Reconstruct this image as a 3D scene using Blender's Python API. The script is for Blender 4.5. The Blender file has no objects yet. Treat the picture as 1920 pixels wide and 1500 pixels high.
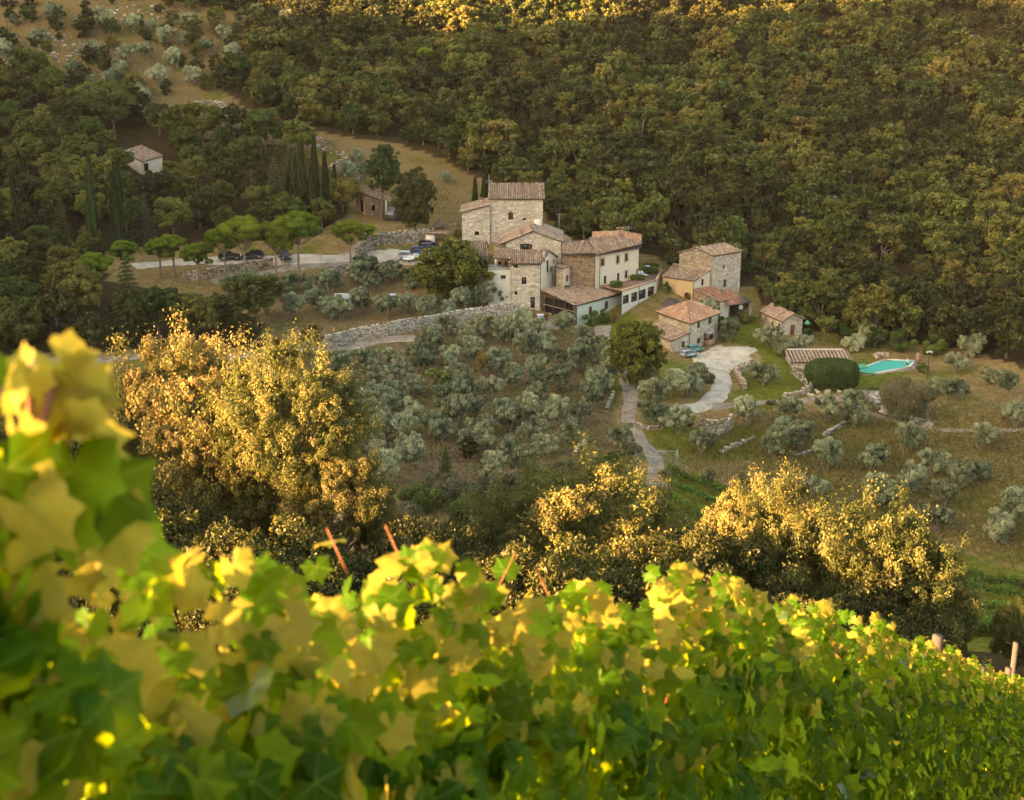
import bpy, math, random
import numpy as np
from mathutils import Vector, Matrix
R = math.radians
C = bpy.context.scene.collection
sc = bpy.context.scene
rng = np.random.default_rng(7)
rnd = random.Random(11)

# ------------------------------------------------------------------ camera, world, sun
PITCH = R(17.5); FPX = 2667.0; CX, CY = 960.0, 750.0
cam = bpy.data.cameras.new('camera'); camo = bpy.data.objects.new('camera', cam); C.objects.link(camo)
cam.sensor_fit = 'HORIZONTAL'; cam.sensor_width = 36.0; cam.lens = 36.0 * FPX / 1920.0
cam.clip_start = 0.05; cam.clip_end = 5000
camo.location = (0, 0, 0); camo.rotation_euler = (math.pi / 2 - PITCH, 0, 0)
cam.dof.use_dof = True; cam.dof.focus_distance = 75.0; cam.dof.aperture_fstop = 7.5
sc.camera = camo
SUN_EL = R(14.0); SUN_AZ = math.atan2(-0.88, -0.47)      # compass angle from +Y towards +X
w = bpy.data.worlds.new('World'); sc.world = w; w.use_nodes = True
nt = w.node_tree; bg = nt.nodes['Background']
sky = nt.nodes.new('ShaderNodeTexSky'); sky.sky_type = 'NISHITA'; sky.sun_disc = False
sky.sun_elevation = SUN_EL; sky.sun_rotation = SUN_AZ
sky.air_density = 1.0; sky.dust_density = 2.5; sky.ozone_density = 0.6
nt.links.new(sky.outputs[0], bg.inputs[0]); bg.inputs[1].default_value = 0.066
sun = bpy.data.lights.new('sun', 'SUN'); suno = bpy.data.objects.new('sun', sun); C.objects.link(suno)
sun.energy = 5.0; sun.angle = R(0.6); sun.color = (1.0, 0.565, 0.31)
sd = Vector((math.sin(SUN_AZ) * math.cos(SUN_EL), math.cos(SUN_AZ) * math.cos(SUN_EL), math.sin(SUN_EL)))
suno.rotation_euler = sd.to_track_quat('Z', 'Y').to_euler()
sc.view_settings.view_transform = 'Standard'; sc.view_settings.look = 'None'
sc.view_settings.exposure = 3.58; sc.view_settings.gamma = 1.0
sc.view_settings.use_white_balance = True
sc.view_settings.white_balance_temperature = 9000; sc.view_settings.white_balance_tint = 8
sc.render.engine = 'CYCLES'
cy = sc.cycles; cy.max_bounces = 5; cy.diffuse_bounces = 3; cy.glossy_bounces = 2
cy.transmission_bounces = 4; cy.transparent_max_bounces = 6; cy.caustics_reflective = False
cy.caustics_refractive = False; cy.use_denoising = True; cy.sample_clamp_indirect = 4.0

# ------------------------------------------------------------------ projection helpers (build-time only)
cp, sp = math.cos(PITCH), math.sin(PITCH)
def ray(px, py):
    a = (px - CX) / FPX; b = (CY - py) / FPX
    return np.array([a, cp + b * sp, -sp + b * cp])
def UY(px, py, Y):
    d = ray(px, py); return Vector(d * (Y / d[1]))
def U(px, py, z):
    d = ray(px, py); return Vector(d * (z / d[2]))
def proj(x, y, z):
    dep = y * cp - z * sp; up = y * sp + z * cp
    return CX + FPX * x / dep, CY - FPX * up / dep

# ------------------------------------------------------------------ terrain height field
ctrl = []
def cp_(px, py, Y): v = UY(px, py, Y); ctrl.append((v.x, v.y, v.z))
def cz_(px, py, z): v = U(px, py, z); ctrl.append((v.x, v.y, v.z))
for p in [(960,0,410),(960,150,360),(960,300,312),(960,400,286),(960,442,272),(890,442,271),(1010,440,272),
          (1250,0,415),(1250,150,366),(1250,300,315),(1230,420,280),(1250,500,262),(1420,520,262),(1420,400,292),(1420,250,335),(1420,100,385),
          (1700,0,415),(1700,200,355),(1700,400,300),(1700,560,262),(1750,640,240),(1900,700,224),(1900,560,258),(1900,400,300),(1900,200,350),(1900,0,405),
          (960,620,232),(800,640,226),(960,700,212),(960,760,195),(800,760,195),(700,820,180),(960,880,168),(1100,880,166),(960,960,150),(760,900,160),(700,960,148),
          (1060,605,240),(1130,640,228),(1180,760,195),(1220,850,178),(1100,800,186),(1300,900,171),(1500,880,181),(1700,850,190),(1750,1000,160),(1850,1100,142),(1500,1000,156),
          (1900,850,192),(1850,760,207),(1450,760,203),(1550,790,199),(1300,800,190),(1700,760,207),
          (1467,632,240),(1389,553,256),(1290,562,250),(1390,630,238),(1310,600,243),(1560,640,240),
          (300,665,212),(100,690,208),(600,650,222),(960,595,238),(700,590,238),(730,560,246),(560,525,253),(480,486,262),(650,482,263),(765,487,262),(350,488,262),
          (720,455,266),(700,430,272),(700,402,282),(800,440,272),(800,350,297),(860,400,284),(650,300,305),(400,200,335),(270,320,300),(100,450,262),(100,300,300),(100,100,355),(100,0,385),(500,0,400),(600,120,365),(500,350,290),
          (300,560,240),(100,560,236),(400,600,232),(250,750,196),(500,800,185)]:
    cp_(*p)
for p in [(1295,660,-63.5),(1420,658,-63.5),(1400,700,-63.6),(1330,700,-63.6),(1350,675,-63.5)]: cz_(*p)
for p in [(1600,672,-66.2),(1730,672,-66.2),(1600,705,-66.2),(1730,705,-66.2),(1540,690,-65.9),(1660,690,-66.25)]: cz_(*p)
for px in (-350, 2270):
    for p in [(px,0,400),(px,200,350),(px,400,300),(px,560,250),(px,700,215),(px,850,190)]: cp_(*p)
for p in [(-200,500,20),(0,500,22),(200,500,20),(0,620,45),(-250,640,45),(250,640,45),(0,1400,90),(900,1400,90),(-900,1400,90),
          (0,0,-1.5),(0,2,-2.75),(-.4,-3,-1.3),(3,0,-1.1),(3,7,-5.6),(5,13,-8.9),(5.6,14.5,-9.8),(-20,14,-13.5),(20,14,-7.6),(-20,0,-4.5),(20,0,0),(0,-8,-0.6),(-30,-10,-4),(30,-10,1),(0,-60,0),(-80,-60,-4),(80,-60,4),
          (0,30,-19.5),(-20,50,-27),(0,50,-28.5),(15,48,-30),(30,48,-29),(-45,50,-27),(0,75,-42),(-30,80,-42),(38,80,-43),(0,110,-54.5),(55,110,-56),(-60,110,-52),(100,60,-25),(-100,60,-28),(120,120,-50),(-120,120,-45),
          (0,-400,10),(-900,-400,30),(900,-400,20),(900,300,20),(900,700,40),(450,300,-40),(450,0,0)]:
    ctrl.append(p)
def ridge_h(yp):      # crest height of the unseen left hill, shaped to cast shade over the valley
    return float(np.interp(yp, [-300,-128,-116,-40,40,100,150,170,182,200,250,268,290,400,800], [47,47,54,60,78,92,98,96,80,46,35,40,70,80,90])) + 17.0 + (4.0 if yp < 180 else 0)
RX = -330.0
for yp in [-300,-200,-150,-138,-128,-116,-100,-60,-20,20,60,100,140,165,185,200,224,250,270,290,330,400,520,700]:
    ctrl.append((RX, yp, 0))      # filled after by ridge_h, y measured on the line itself
ctrl = np.array(ctrl, float)
k_ = ctrl[:, 0] == RX
for i in np.where(k_)[0]:
    y0 = ctrl[i, 1]; ctrl[i, 2] = ridge_h(y0)
ctrl = np.vstack([ctrl, [[-420, y, min(ridge_h(y), 60) - 22] for y in (-200,-100,-40,20,80,140,180,205,230,255,300,400)], [[-650, y, -10] for y in (-300, 0, 200, 400, 700)], [[-230, y, 5] for y in (-100, 0, 100)], [[-215, 200, -20], [-220, 300, 0], [-225, 400, 14]]])
def rbf_fit(P):
    n = len(P); S = 100.0
    xy = P[:, :2] / S
    d = np.sqrt(((xy[:, None] - xy[None]) ** 2).sum(-1) + 0.0004)
    A = np.zeros((n + 3, n + 3)); A[:n, :n] = d + np.eye(n) * -0.002; A[:n, n] = 1; A[:n, n+1:] = xy
    A[n, :n] = 1; A[n+1:, :n] = xy.T
    b = np.zeros(n + 3); b[:n] = P[:, 2]
    return xy, np.linalg.solve(A, b)
RXY, RW = rbf_fit(ctrl)
def rbf(x, y):
    q = np.stack([x, y], -1) / 100.0
    out = np.empty(len(q))
    for i in range(0, len(q), 4000):
        s = q[i:i+4000]
        d = np.sqrt(((s[:, None] - RXY[None]) ** 2).sum(-1) + 0.0004)
        out[i:i+4000] = d @ RW[:-3] + RW[-3] + s @ RW[-2:]
    return out
def axis(lo, hi, step, far_lo, far_hi):
    a = list(np.arange(lo, hi + step / 2, step)); s = step; v = a[-1]
    while v < far_hi: s = min(s * 1.35, 120); v += s; a.append(v)
    s = step; v = a[0]; pre = []
    while v > far_lo: s = min(s * 1.35, 120); v -= s; pre.append(v)
    return np.array(pre[::-1] + a)
GX = np.concatenate([axis(-440, -171, 9, -1800, -172), axis(-170, 190, 1.6, -170, 1800)]); GY = axis(-16, 470, 1.6, -1200, 2600)
mx, my = np.meshgrid(GX, GY)
fx, fy = mx.ravel(), my.ravel()
gz = rbf(fx, fy)
# gentle unevenness away from the camera
amp = np.clip((fy - 30) / 60, 0, 1) * 0.22
gz += amp * (np.sin(fx * .31 + 1.3 * np.sin(fy * .17)) + np.sin(fy * .43 + fx * .12) * .8)
GZ = gz.reshape(my.shape)
def T(x, y):
    x = np.asarray(x, float); y = np.asarray(y, float)
    i = np.clip(np.searchsorted(GX, x) - 1, 0, len(GX) - 2); j = np.clip(np.searchsorted(GY, y) - 1, 0, len(GY) - 2)
    u = np.clip((x - GX[i]) / (GX[i+1] - GX[i]), 0, 1); v = np.clip((y - GY[j]) / (GY[j+1] - GY[j]), 0, 1)
    return (GZ[j, i] * (1-u) * (1-v) + GZ[j, i+1] * u * (1-v) + GZ[j+1, i] * (1-u) * v + GZ[j+1, i+1] * u * v)
def Tz(x, y): return float(T(x, y))
def G(px, py, y0=110.0):
    """where the sight line of a picture point meets the ground beyond y0"""
    d = ray(px, py); ys = np.arange(y0, 620, 0.5); t = ys / d[1]
    h = d[2] * t - T(d[0] * t, ys)
    k = np.where(h < 0)[0]
    k = k[0] if len(k) else len(ys) - 1
    y = ys[k]; t = y / d[1]; x = d[0] * t
    return Vector((x, y, Tz(x, y)))

# ------------------------------------------------------------------ materials
MATS = {}
def nodemat(name):
    m = bpy.data.materials.new(name); m.use_nodes = True; m.node_tree.nodes.clear(); return m, m.node_tree
class N:
    def __init__(s, nt): s.nt = nt
    def __call__(s, typ, ins=None, **kw):
        n = s.nt.nodes.new(typ)
        for k, v in kw.items(): setattr(n, k, v)
        for k, v in (ins or {}).items():
            if isinstance(v, bpy.types.NodeSocket): s.nt.links.new(v, n.inputs[k])
            else:
                n.inputs[k].default_value = v
        return n
    def ramp(s, fac, stops, interp='LINEAR'):
        n = s.nt.nodes.new('ShaderNodeValToRGB'); n.color_ramp.interpolation = interp
        e = n.color_ramp.elements
        while len(e) < len(stops): e.new(0.5)
        for q, (p, c) in zip(e, stops): q.position = p; q.color = (*c, 1)
        s.nt.links.new(fac, n.inputs[0]); return n.outputs[0]
    def mix(s, f, a, b, mode='MIX'):
        n = s.nt.nodes.new('ShaderNodeMix'); n.data_type = 'RGBA'; n.blend_type = mode
        for i, v in ((0, f), (6, a), (7, b)):
            if isinstance(v, bpy.types.NodeSocket): s.nt.links.new(v, n.inputs[i])
            else: n.inputs[i].default_value = v if i == 0 else (*v, 1)
        return n.outputs[2]
    def math(s, op, a, b=0.0):
        n = s.nt.nodes.new('ShaderNodeMath'); n.operation = op
        for i, v in ((0, a), (1, b)):
            if isinstance(v, bpy.types.NodeSocket): s.nt.links.new(v, n.inputs[i])
            else: n.inputs[i].default_value = v
        return n.outputs[0]
def foliage(name, stops, trans=0.35, gloss=0.06, warm=None, osc=0.35, tr_col=None):
    m, t = nodemat(name); n = N(t)
    at = n('ShaderNodeAttribute', attribute_name='rnd').outputs['Fac']
    oi = n('ShaderNodeObjectInfo').outputs['Random']
    f = n.math('ADD', n.math('MULTIPLY', n.math('SUBTRACT', n.math('ADD', n.math('MULTIPLY', at, 1 - osc), n.math('MULTIPLY', oi, osc)), .5), 1.5), .5)
    col = n.ramp(f, stops)
    oi2 = n.math('FRACT', n.math('MULTIPLY', oi, 7.13))
    hs = n('ShaderNodeHueSaturation', {'Hue': n.math('ADD', n.math('MULTIPLY', n.math('FRACT', n.math('MULTIPLY', oi, 13.7)), .05*osc/.5), .5-.025*osc/.5), 'Value': n.math('ADD', n.math('MULTIPLY', oi2, .9*osc), 1-.45*osc), 'Color': col})
    col = hs.outputs[0]
    d = n('ShaderNodeBsdfDiffuse', {'Color': col})
    tc = n.mix(0.5, col, tr_col) if tr_col else n.mix(0.35, col, (.14, .16, .02))
    tr = n('ShaderNodeBsdfTranslucent', {'Color': tc})
    mx = n('ShaderNodeMixShader', {0: trans, 1: d.outputs[0], 2: tr.outputs[0]})
    gl = n('ShaderNodeBsdfGlossy', {'Roughness': .45, 'Color': (.8, .8, .8, 1)})
    m2 = n('ShaderNodeMixShader', {0: gloss, 1: mx.outputs[0], 2: gl.outputs[0]})
    n('ShaderNodeOutputMaterial', {0: m2.outputs[0]})
    MATS[name] = m; return m
foliage('oak_leaf', [(0, (.052,.066,.020)), (.45, (.118,.130,.042)), (.8, (.20,.185,.064)), (1, (.29,.23,.085))], .36, .01, tr_col=(.30,.32,.08))
foliage('holm_leaf', [(0, (.026,.032,.010)), (.6, (.055,.062,.017)), (1, (.11,.11,.028))], .15, .02)
foliage('forest_leaf', [(0, (.034,.050,.010)), (.3, (.070,.095,.018)), (.65, (.115,.132,.026)), (1, (.21,.175,.038))], .22, .03, osc=.55)
foliage('bright_leaf', [(0, (.12,.15,.02)), (1, (.22,.26,.03))], .4)
foliage('autumn_leaf', [(0, (.20,.13,.02)), (.6, (.34,.19,.03)), (1, (.16,.15,.03))], .4)
foliage('olive_leaf', [(0, (.065,.090,.045)), (.45, (.23,.265,.15)), (1, (.47,.50,.31))], .12, .03, tr_col=(.16,.18,.08))
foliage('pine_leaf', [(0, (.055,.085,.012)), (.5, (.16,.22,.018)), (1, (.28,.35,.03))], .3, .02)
foliage('cypress_leaf', [(0, (.030,.048,.016)), (.7, (.06,.09,.025)), (1, (.11,.14,.04))], .1, .02)
foliage('wood_leaf', [(0, (.045,.062,.016)), (.3, (.085,.11,.026)), (.65, (.14,.16,.036)), (1, (.23,.21,.05))], .25, .02, osc=.5)
foliage('cedar_leaf', [(0, (.05,.07,.035)), (1, (.13,.16,.085))], .15)
foliage('conifer_leaf', [(0, (.06,.075,.02)), (1, (.14,.15,.04))], .15)
foliage('hedge_leaf', [(0, (.035,.065,.012)), (.6, (.07,.12,.02)), (1, (.13,.19,.03))], .2, .03)
foliage('ivy_leaf', [(0, (.04,.09,.012)), (.7, (.08,.16,.02)), (1, (.15,.22,.03))], .3)
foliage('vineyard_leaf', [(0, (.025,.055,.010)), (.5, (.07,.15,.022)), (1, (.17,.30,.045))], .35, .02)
foliage('walnut_leaf', [(0, (.055,.075,.012)), (.5, (.12,.145,.022)), (1, (.22,.22,.035))], .28, .02, osc=0.02)
foliage('grass_blade', [(0, (.12,.10,.035)), (.5, (.15,.14,.04)), (1, (.20,.15,.06))], .3, .02)
foliage('scrub_leaf', [(0, (.06,.075,.03)), (.6, (.10,.11,.04)), (1, (.17,.14,.06))], .25)

def simple(name, col, rough=.8, metal=0.0, noise=0.0, scale=4.0, spec=.3, trans=0.0):
    m, t = nodemat(name); n = N(t)
    b = n('ShaderNodeBsdfPrincipled', {'Roughness': rough, 'Metallic': metal, 'Specular IOR Level': spec})
    if noise:
        co = n('ShaderNodeTexCoord').outputs['Object']
        nz = n('ShaderNodeTexNoise', {'Vector': co, 'Scale': scale, 'Detail': 5.0})
        c = n.mix(nz.outputs[0], tuple(x * (1 - noise) for x in col), tuple(min(1, x * (1 + noise)) for x in col))
        t.links.new(c, b.inputs['Base Color'])
    else: b.inputs['Base Color'].default_value = (*col, 1)
    if trans: b.inputs['Transmission Weight'].default_value = trans
    n('ShaderNodeOutputMaterial', {0: b.outputs[0]})
    MATS[name] = m; return m
simple('bark', (.13,.10,.075), .9, noise=.35, scale=6)
simple('pine_bark', (.24,.17,.13), .9, noise=.35, scale=5)
simple('grey_bark', (.20,.18,.15), .9, noise=.4, scale=6)
simple('cane', (.17,.065,.03), .5, noise=.3, scale=30)
simple('green_cane', (.14,.11,.035), .5, noise=.3, scale=30)
simple('old_wood', (.075,.057,.045), .8, noise=.3, scale=5)
simple('post_wood', (.06,.056,.05), .85, noise=.3, scale=14)
simple('glass', (.02,.025,.03), .12, spec=.6)
simple('dark_room', (.012,.010,.009), .9)
simple('shutter', (.085,.045,.03), .7, noise=.2)
simple('red_shutter', (.28,.09,.05), .7, noise=.2)
simple('door_wood', (.22,.09,.05), .7, noise=.2)
simple('frame', (.42,.36,.28), .7)
simple('plaster', (.66,.59,.48), .9, noise=.14, scale=.9)
simple('ochre', (.50,.36,.20), .9, noise=.25, scale=.7)
simple('white_wall', (.70,.65,.56), .9, noise=.12, scale=.8)
simple('mint_wall', (.52,.58,.50), .9, noise=.12, scale=.8)
simple('brick', (.33,.20,.14), .9, noise=.3, scale=3)
simple('coping', (.50,.33,.20), .9, noise=.2)
simple('deck', (.20,.12,.09), .8, noise=.2)
simple('metal', (.30,.31,.30), .45, .6)
simple('dark_metal', (.07,.06,.055), .5, .4)
simple('pale_metal', (.30,.36,.33), .45, .3)
simple('white_plastic', (.75,.75,.74), .4)
simple('clear_pane', (.30,.36,.34), .15, spec=.5)
simple('rubber', (.02,.02,.02), .8)
simple('white_paint', (.70,.72,.75), .25, spec=.6)
simple('dark_paint', (.02,.022,.028), .2, spec=.6)
simple('blue_paint', (.07,.12,.2), .25, spec=.6)
simple('silver_paint', (.40,.47,.52), .25, .3, spec=.6)
simple('teal_paint', (.09,.33,.30), .35, spec=.5)
simple('red_lamp', (.4,.03,.02), .3)
simple('blue_cloth', (.25,.36,.55), .8)
simple('green_cloth', (.12,.42,.22), .8)
simple('terracotta', (.42,.16,.09), .8)
simple('skin', (.45,.27,.18), .6)
simple('shirt', (.55,.55,.56), .8)
simple('trousers', (.12,.13,.17), .8)
simple('hair', (.04,.03,.02), .8)
simple('lamp_glass', (.75,.74,.68), .3)
simple('concrete', (.42,.40,.37), .9, noise=.15, scale=1)

def stone_mat(name, tones, mortar, s=(1.35, 1.35, 3.1), wash=.22):
    m, t = nodemat(name); n = N(t)
    co = n('ShaderNodeTexCoord').outputs['Object']
    dn = n('ShaderNodeTexNoise', {'Vector': co, 'Scale': 1.3, 'Detail': 3.0})
    cd = n.mix(.10, (0, 0, 0), dn.outputs['Color']); ad = n('ShaderNodeVectorMath', {0: co, 1: cd}, operation='ADD')
    mp = n('ShaderNodeMapping', {0: ad.outputs[0], 3: s})
    v1 = n('ShaderNodeTexVoronoi', {'Vector': mp.outputs[0], 'Scale': 1.0, 'Randomness': .85})
    v2 = n('ShaderNodeTexVoronoi', {'Vector': mp.outputs[0], 'Scale': 1.0, 'Randomness': .85}, feature='DISTANCE_TO_EDGE')
    sep = n('ShaderNodeSeparateColor', {0: v1.outputs['Color']})
    col = n.ramp(sep.outputs[0], [(i / (len(tones) - 1), c) for i, c in enumerate(tones)])
    big = n('ShaderNodeTexNoise', {'Vector': co, 'Scale': .35, 'Detail': 6.0, 'Roughness': .65})
    edge = n.ramp(v2.outputs['Distance'], [(.0, (0, 0, 0)), (.11, (1, 1, 1))])
    c1 = n.mix(edge, mortar, col)
    wm = n.ramp(big.outputs[0], [(.42, (0, 0, 0)), (.66, (1, 1, 1))])
    c2 = n.mix(n.math('MULTIPLY', wm, wash), c1, mortar)
    fine = n('ShaderNodeTexNoise', {'Vector': co, 'Scale': 7.0, 'Detail': 3.0})
    c3 = n.mix(.35, c2, n.ramp(fine.outputs[0], [(.3, (.35, .33, .30)), (.7, (1, 1, 1))]), 'MULTIPLY')
    h = n.math('ADD', v2.outputs['Distance'], n.math('MULTIPLY', sep.outputs[1], .35))
    bp = n('ShaderNodeBump', {'Height': h, 'Strength': .8, 'Distance': .09})
    b = n('ShaderNodeBsdfDiffuse', {'Color': c3, 'Normal': bp.outputs[0]})
    n('ShaderNodeOutputMaterial', {0: b.outputs[0]}); MATS[name] = m
stone_mat('stone_warm', [(.27,.22,.17),(.48,.41,.32),(.60,.53,.43),(.36,.30,.23),(.66,.59,.49)], (.29,.23,.17))
stone_mat('stone_pale', [(.38,.34,.28),(.60,.55,.47),(.72,.67,.59),(.48,.42,.35),(.77,.73,.65)], (.38,.31,.24), wash=.30)
stone_mat('stone_dark', [(.21,.17,.12),(.38,.32,.25),(.47,.41,.32),(.28,.23,.18),(.52,.46,.37)], (.22,.17,.12))
stone_mat('stone_brown', [(.18,.12,.08),(.30,.22,.15),(.40,.30,.20),(.24,.17,.12)], (.17,.125,.09))

def tile_mat():
    for nm, k in (('roof_tile', 0), ('roof_tile_orange', 1), ('roof_tile_red', 2)):
        m, t = nodemat(nm); n = N(t)
        at = n('ShaderNodeAttribute', attribute_name='rnd').outputs['Fac']
        st = [[(0, (.09,.058,.045)), (.3, (.21,.14,.105)), (.6, (.30,.21,.16)), (.85, (.38,.29,.225)), (1, (.50,.43,.36))],
              [(0, (.17,.09,.06)), (.4, (.35,.19,.12)), (.75, (.45,.27,.175)), (1, (.56,.41,.29))],
              [(0, (.09,.045,.03)), (.4, (.20,.10,.07)), (.8, (.28,.15,.10)), (1, (.38,.24,.18))]][k]
        c = n.ramp(at, st)
        co = n('ShaderNodeTexCoord').outputs['Object']
        nz = n('ShaderNodeTexNoise', {'Vector': co, 'Scale': .9, 'Detail': 6.0, 'Roughness': .7})
        c2 = n.mix(n.ramp(nz.outputs[0], [(.48, (0, 0, 0)), (.72, (.55, .55, .55))]), c, (.36, .33, .27))
        b = n('ShaderNodeBsdfDiffuse', {'Color': c2})
        n('ShaderNodeOutputMaterial', {0: b.outputs[0]}); MATS[nm] = m
tile_mat()
def rnd_mat(name, stops, gloss=0):
    m, t = nodemat(name); n = N(t)
    at = n('ShaderNodeAttribute', attribute_name='rnd').outputs['Fac']
    co = n('ShaderNodeTexCoord').outputs['Object']
    nz = n('ShaderNodeTexNoise', {'Vector': co, 'Scale': 6.0, 'Detail': 4.0})
    c = n.mix(.4, n.ramp(at, stops), n.ramp(nz.outputs[0], [(.3, (.4, .38, .35)), (.7, (1, 1, 1))]), 'MULTIPLY')
    bp = n('ShaderNodeBump', {'Height': nz.outputs[0], 'Strength': .6, 'Distance': .05})
    b = n('ShaderNodeBsdfDiffuse', {'Color': c, 'Normal': bp.outputs[0]})
    n('ShaderNodeOutputMaterial', {0: b.outputs[0]}); MATS[name] = m
rnd_mat('dry_stone', [(0, (.16,.13,.10)), (.4, (.32,.275,.22)), (.8, (.46,.41,.34)), (1, (.58,.53,.45))])
rnd_mat('dry_stone_pale', [(0, (.26,.235,.20)), (.4, (.46,.42,.36)), (.8, (.60,.56,.49)), (1, (.70,.66,.59))])
rnd_mat('dry_stone_warm', [(0, (.25,.19,.13)), (.4, (.44,.35,.25)), (1, (.62,.53,.41))])

def ground_mat():
    m, t = nodemat('ground'); n = N(t)
    co = n('ShaderNodeTexCoord').outputs['Object']
    z = n('ShaderNodeAttribute', attribute_name='zone').outputs['Color']
    sp_ = n('ShaderNodeSeparateColor', {0: z})
    n1 = n('ShaderNodeTexNoise', {'Vector': co, 'Scale': .07, 'Detail': 8.0, 'Roughness': .68})
    n2 = n('ShaderNodeTexNoise', {'Vector': co, 'Scale': .9, 'Detail': 8.0, 'Roughness': .75})
    n3 = n('ShaderNodeTexNoise', {'Vector': co, 'Scale': 5.0, 'Detail': 4.0})
    dry = n.ramp(n2.outputs[0], [(.3, (.16,.105,.044)), (.5, (.28,.190,.082)), (.7, (.40,.29,.145))])
    grn = n.ramp(n2.outputs[0], [(.3, (.070,.080,.015)), (.5, (.14,.150,.026)), (.7, (.21,.21,.05))])
    soil = n.ramp(n2.outputs[0], [(.3, (.09,.068,.034)), (.5, (.17,.118,.068)), (.72, (.27,.20,.13))])
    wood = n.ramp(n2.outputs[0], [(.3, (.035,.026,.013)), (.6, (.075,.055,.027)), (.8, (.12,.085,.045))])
    g = n.math('ADD', n.math('MULTIPLY', n.math('SUBTRACT', n1.outputs[0], .5), 2.6), sp_.outputs[0])
    gm = n.ramp(g, [(.35, (0,0,0)), (.65, (1,1,1))])
    c = n.mix(gm, dry, grn)
    s2 = n.math('ADD', sp_.outputs[1], n.math('MULTIPLY', n.math('SUBTRACT', n2.outputs[0], .5), .9))
    c = n.mix(n.ramp(s2, [(.3, (0,0,0)), (.7, (1,1,1))]), c, soil)
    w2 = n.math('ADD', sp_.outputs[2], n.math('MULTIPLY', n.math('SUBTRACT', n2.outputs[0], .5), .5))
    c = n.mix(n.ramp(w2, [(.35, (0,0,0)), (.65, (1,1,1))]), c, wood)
    c = n.mix(.5, c, n.ramp(n3.outputs[0], [(.3, (.45,.45,.42)), (.7, (1.0,1.0,1.0))]), 'MULTIPLY')
    h = n.math('ADD', n.math('MULTIPLY', n2.outputs[0], 1.0), n.math('MULTIPLY', n3.outputs[0], .35))
    bp = n('ShaderNodeBump', {'Height': h, 'Strength': .9, 'Distance': .35})
    b = n('ShaderNodeBsdfDiffuse', {'Color': c, 'Normal': bp.outputs[0]})
    n('ShaderNodeOutputMaterial', {0: b.outputs[0]}); MATS['ground'] = m
ground_mat()
def road_mat(name, a, b_, c_):
    m, t = nodemat(name); n = N(t)
    co = n('ShaderNodeTexCoord').outputs['Object']
    n2 = n('ShaderNodeTexNoise', {'Vector': co, 'Scale': .55, 'Detail': 9.0, 'Roughness': .72})
    n3 = n('ShaderNodeTexNoise', {'Vector': co, 'Scale': 6.0, 'Detail': 4.0})
    c = n.ramp(n2.outputs[0], [(.32, a), (.5, b_), (.68, c_)])
    c = n.mix(.45, c, n.ramp(n3.outputs[0], [(.3, (.5,.48,.45)), (.7, (1,1,1))]), 'MULTIPLY')
    bp = n('ShaderNodeBump', {'Height': n2.outputs[0], 'Strength': .7, 'Distance': .2})
    b = n('ShaderNodeBsdfDiffuse', {'Color': c, 'Normal': bp.outputs[0]})
    n('ShaderNodeOutputMaterial', {0: b.outputs[0]}); MATS[name] = m
road_mat('gravel', (.19,.15,.115), (.31,.26,.21), (.43,.375,.31))
road_mat('pale_gravel', (.34,.285,.22), (.52,.46,.37), (.64,.58,.49))
road_mat('earth_track', (.20,.15,.11), (.32,.26,.20), (.42,.36,.28))
def water_mat():
    m, t = nodemat('pool_water'); n = N(t)
    co = n('ShaderNodeTexCoord').outputs['Object']
    nz = n('ShaderNodeTexNoise', {'Vector': co, 'Scale': 1.6, 'Detail': 2.0})
    bp = n('ShaderNodeBump', {'Height': nz.outputs[0], 'Strength': .15, 'Distance': .05})
    b = n('ShaderNodeBsdfPrincipled', {'Base Color': (.06,.50,.42,1), 'Roughness': .08, 'Normal': bp.outputs[0]})
    n('ShaderNodeOutputMaterial', {0: b.outputs[0]}); MATS['pool_water'] = m
water_mat()
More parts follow.
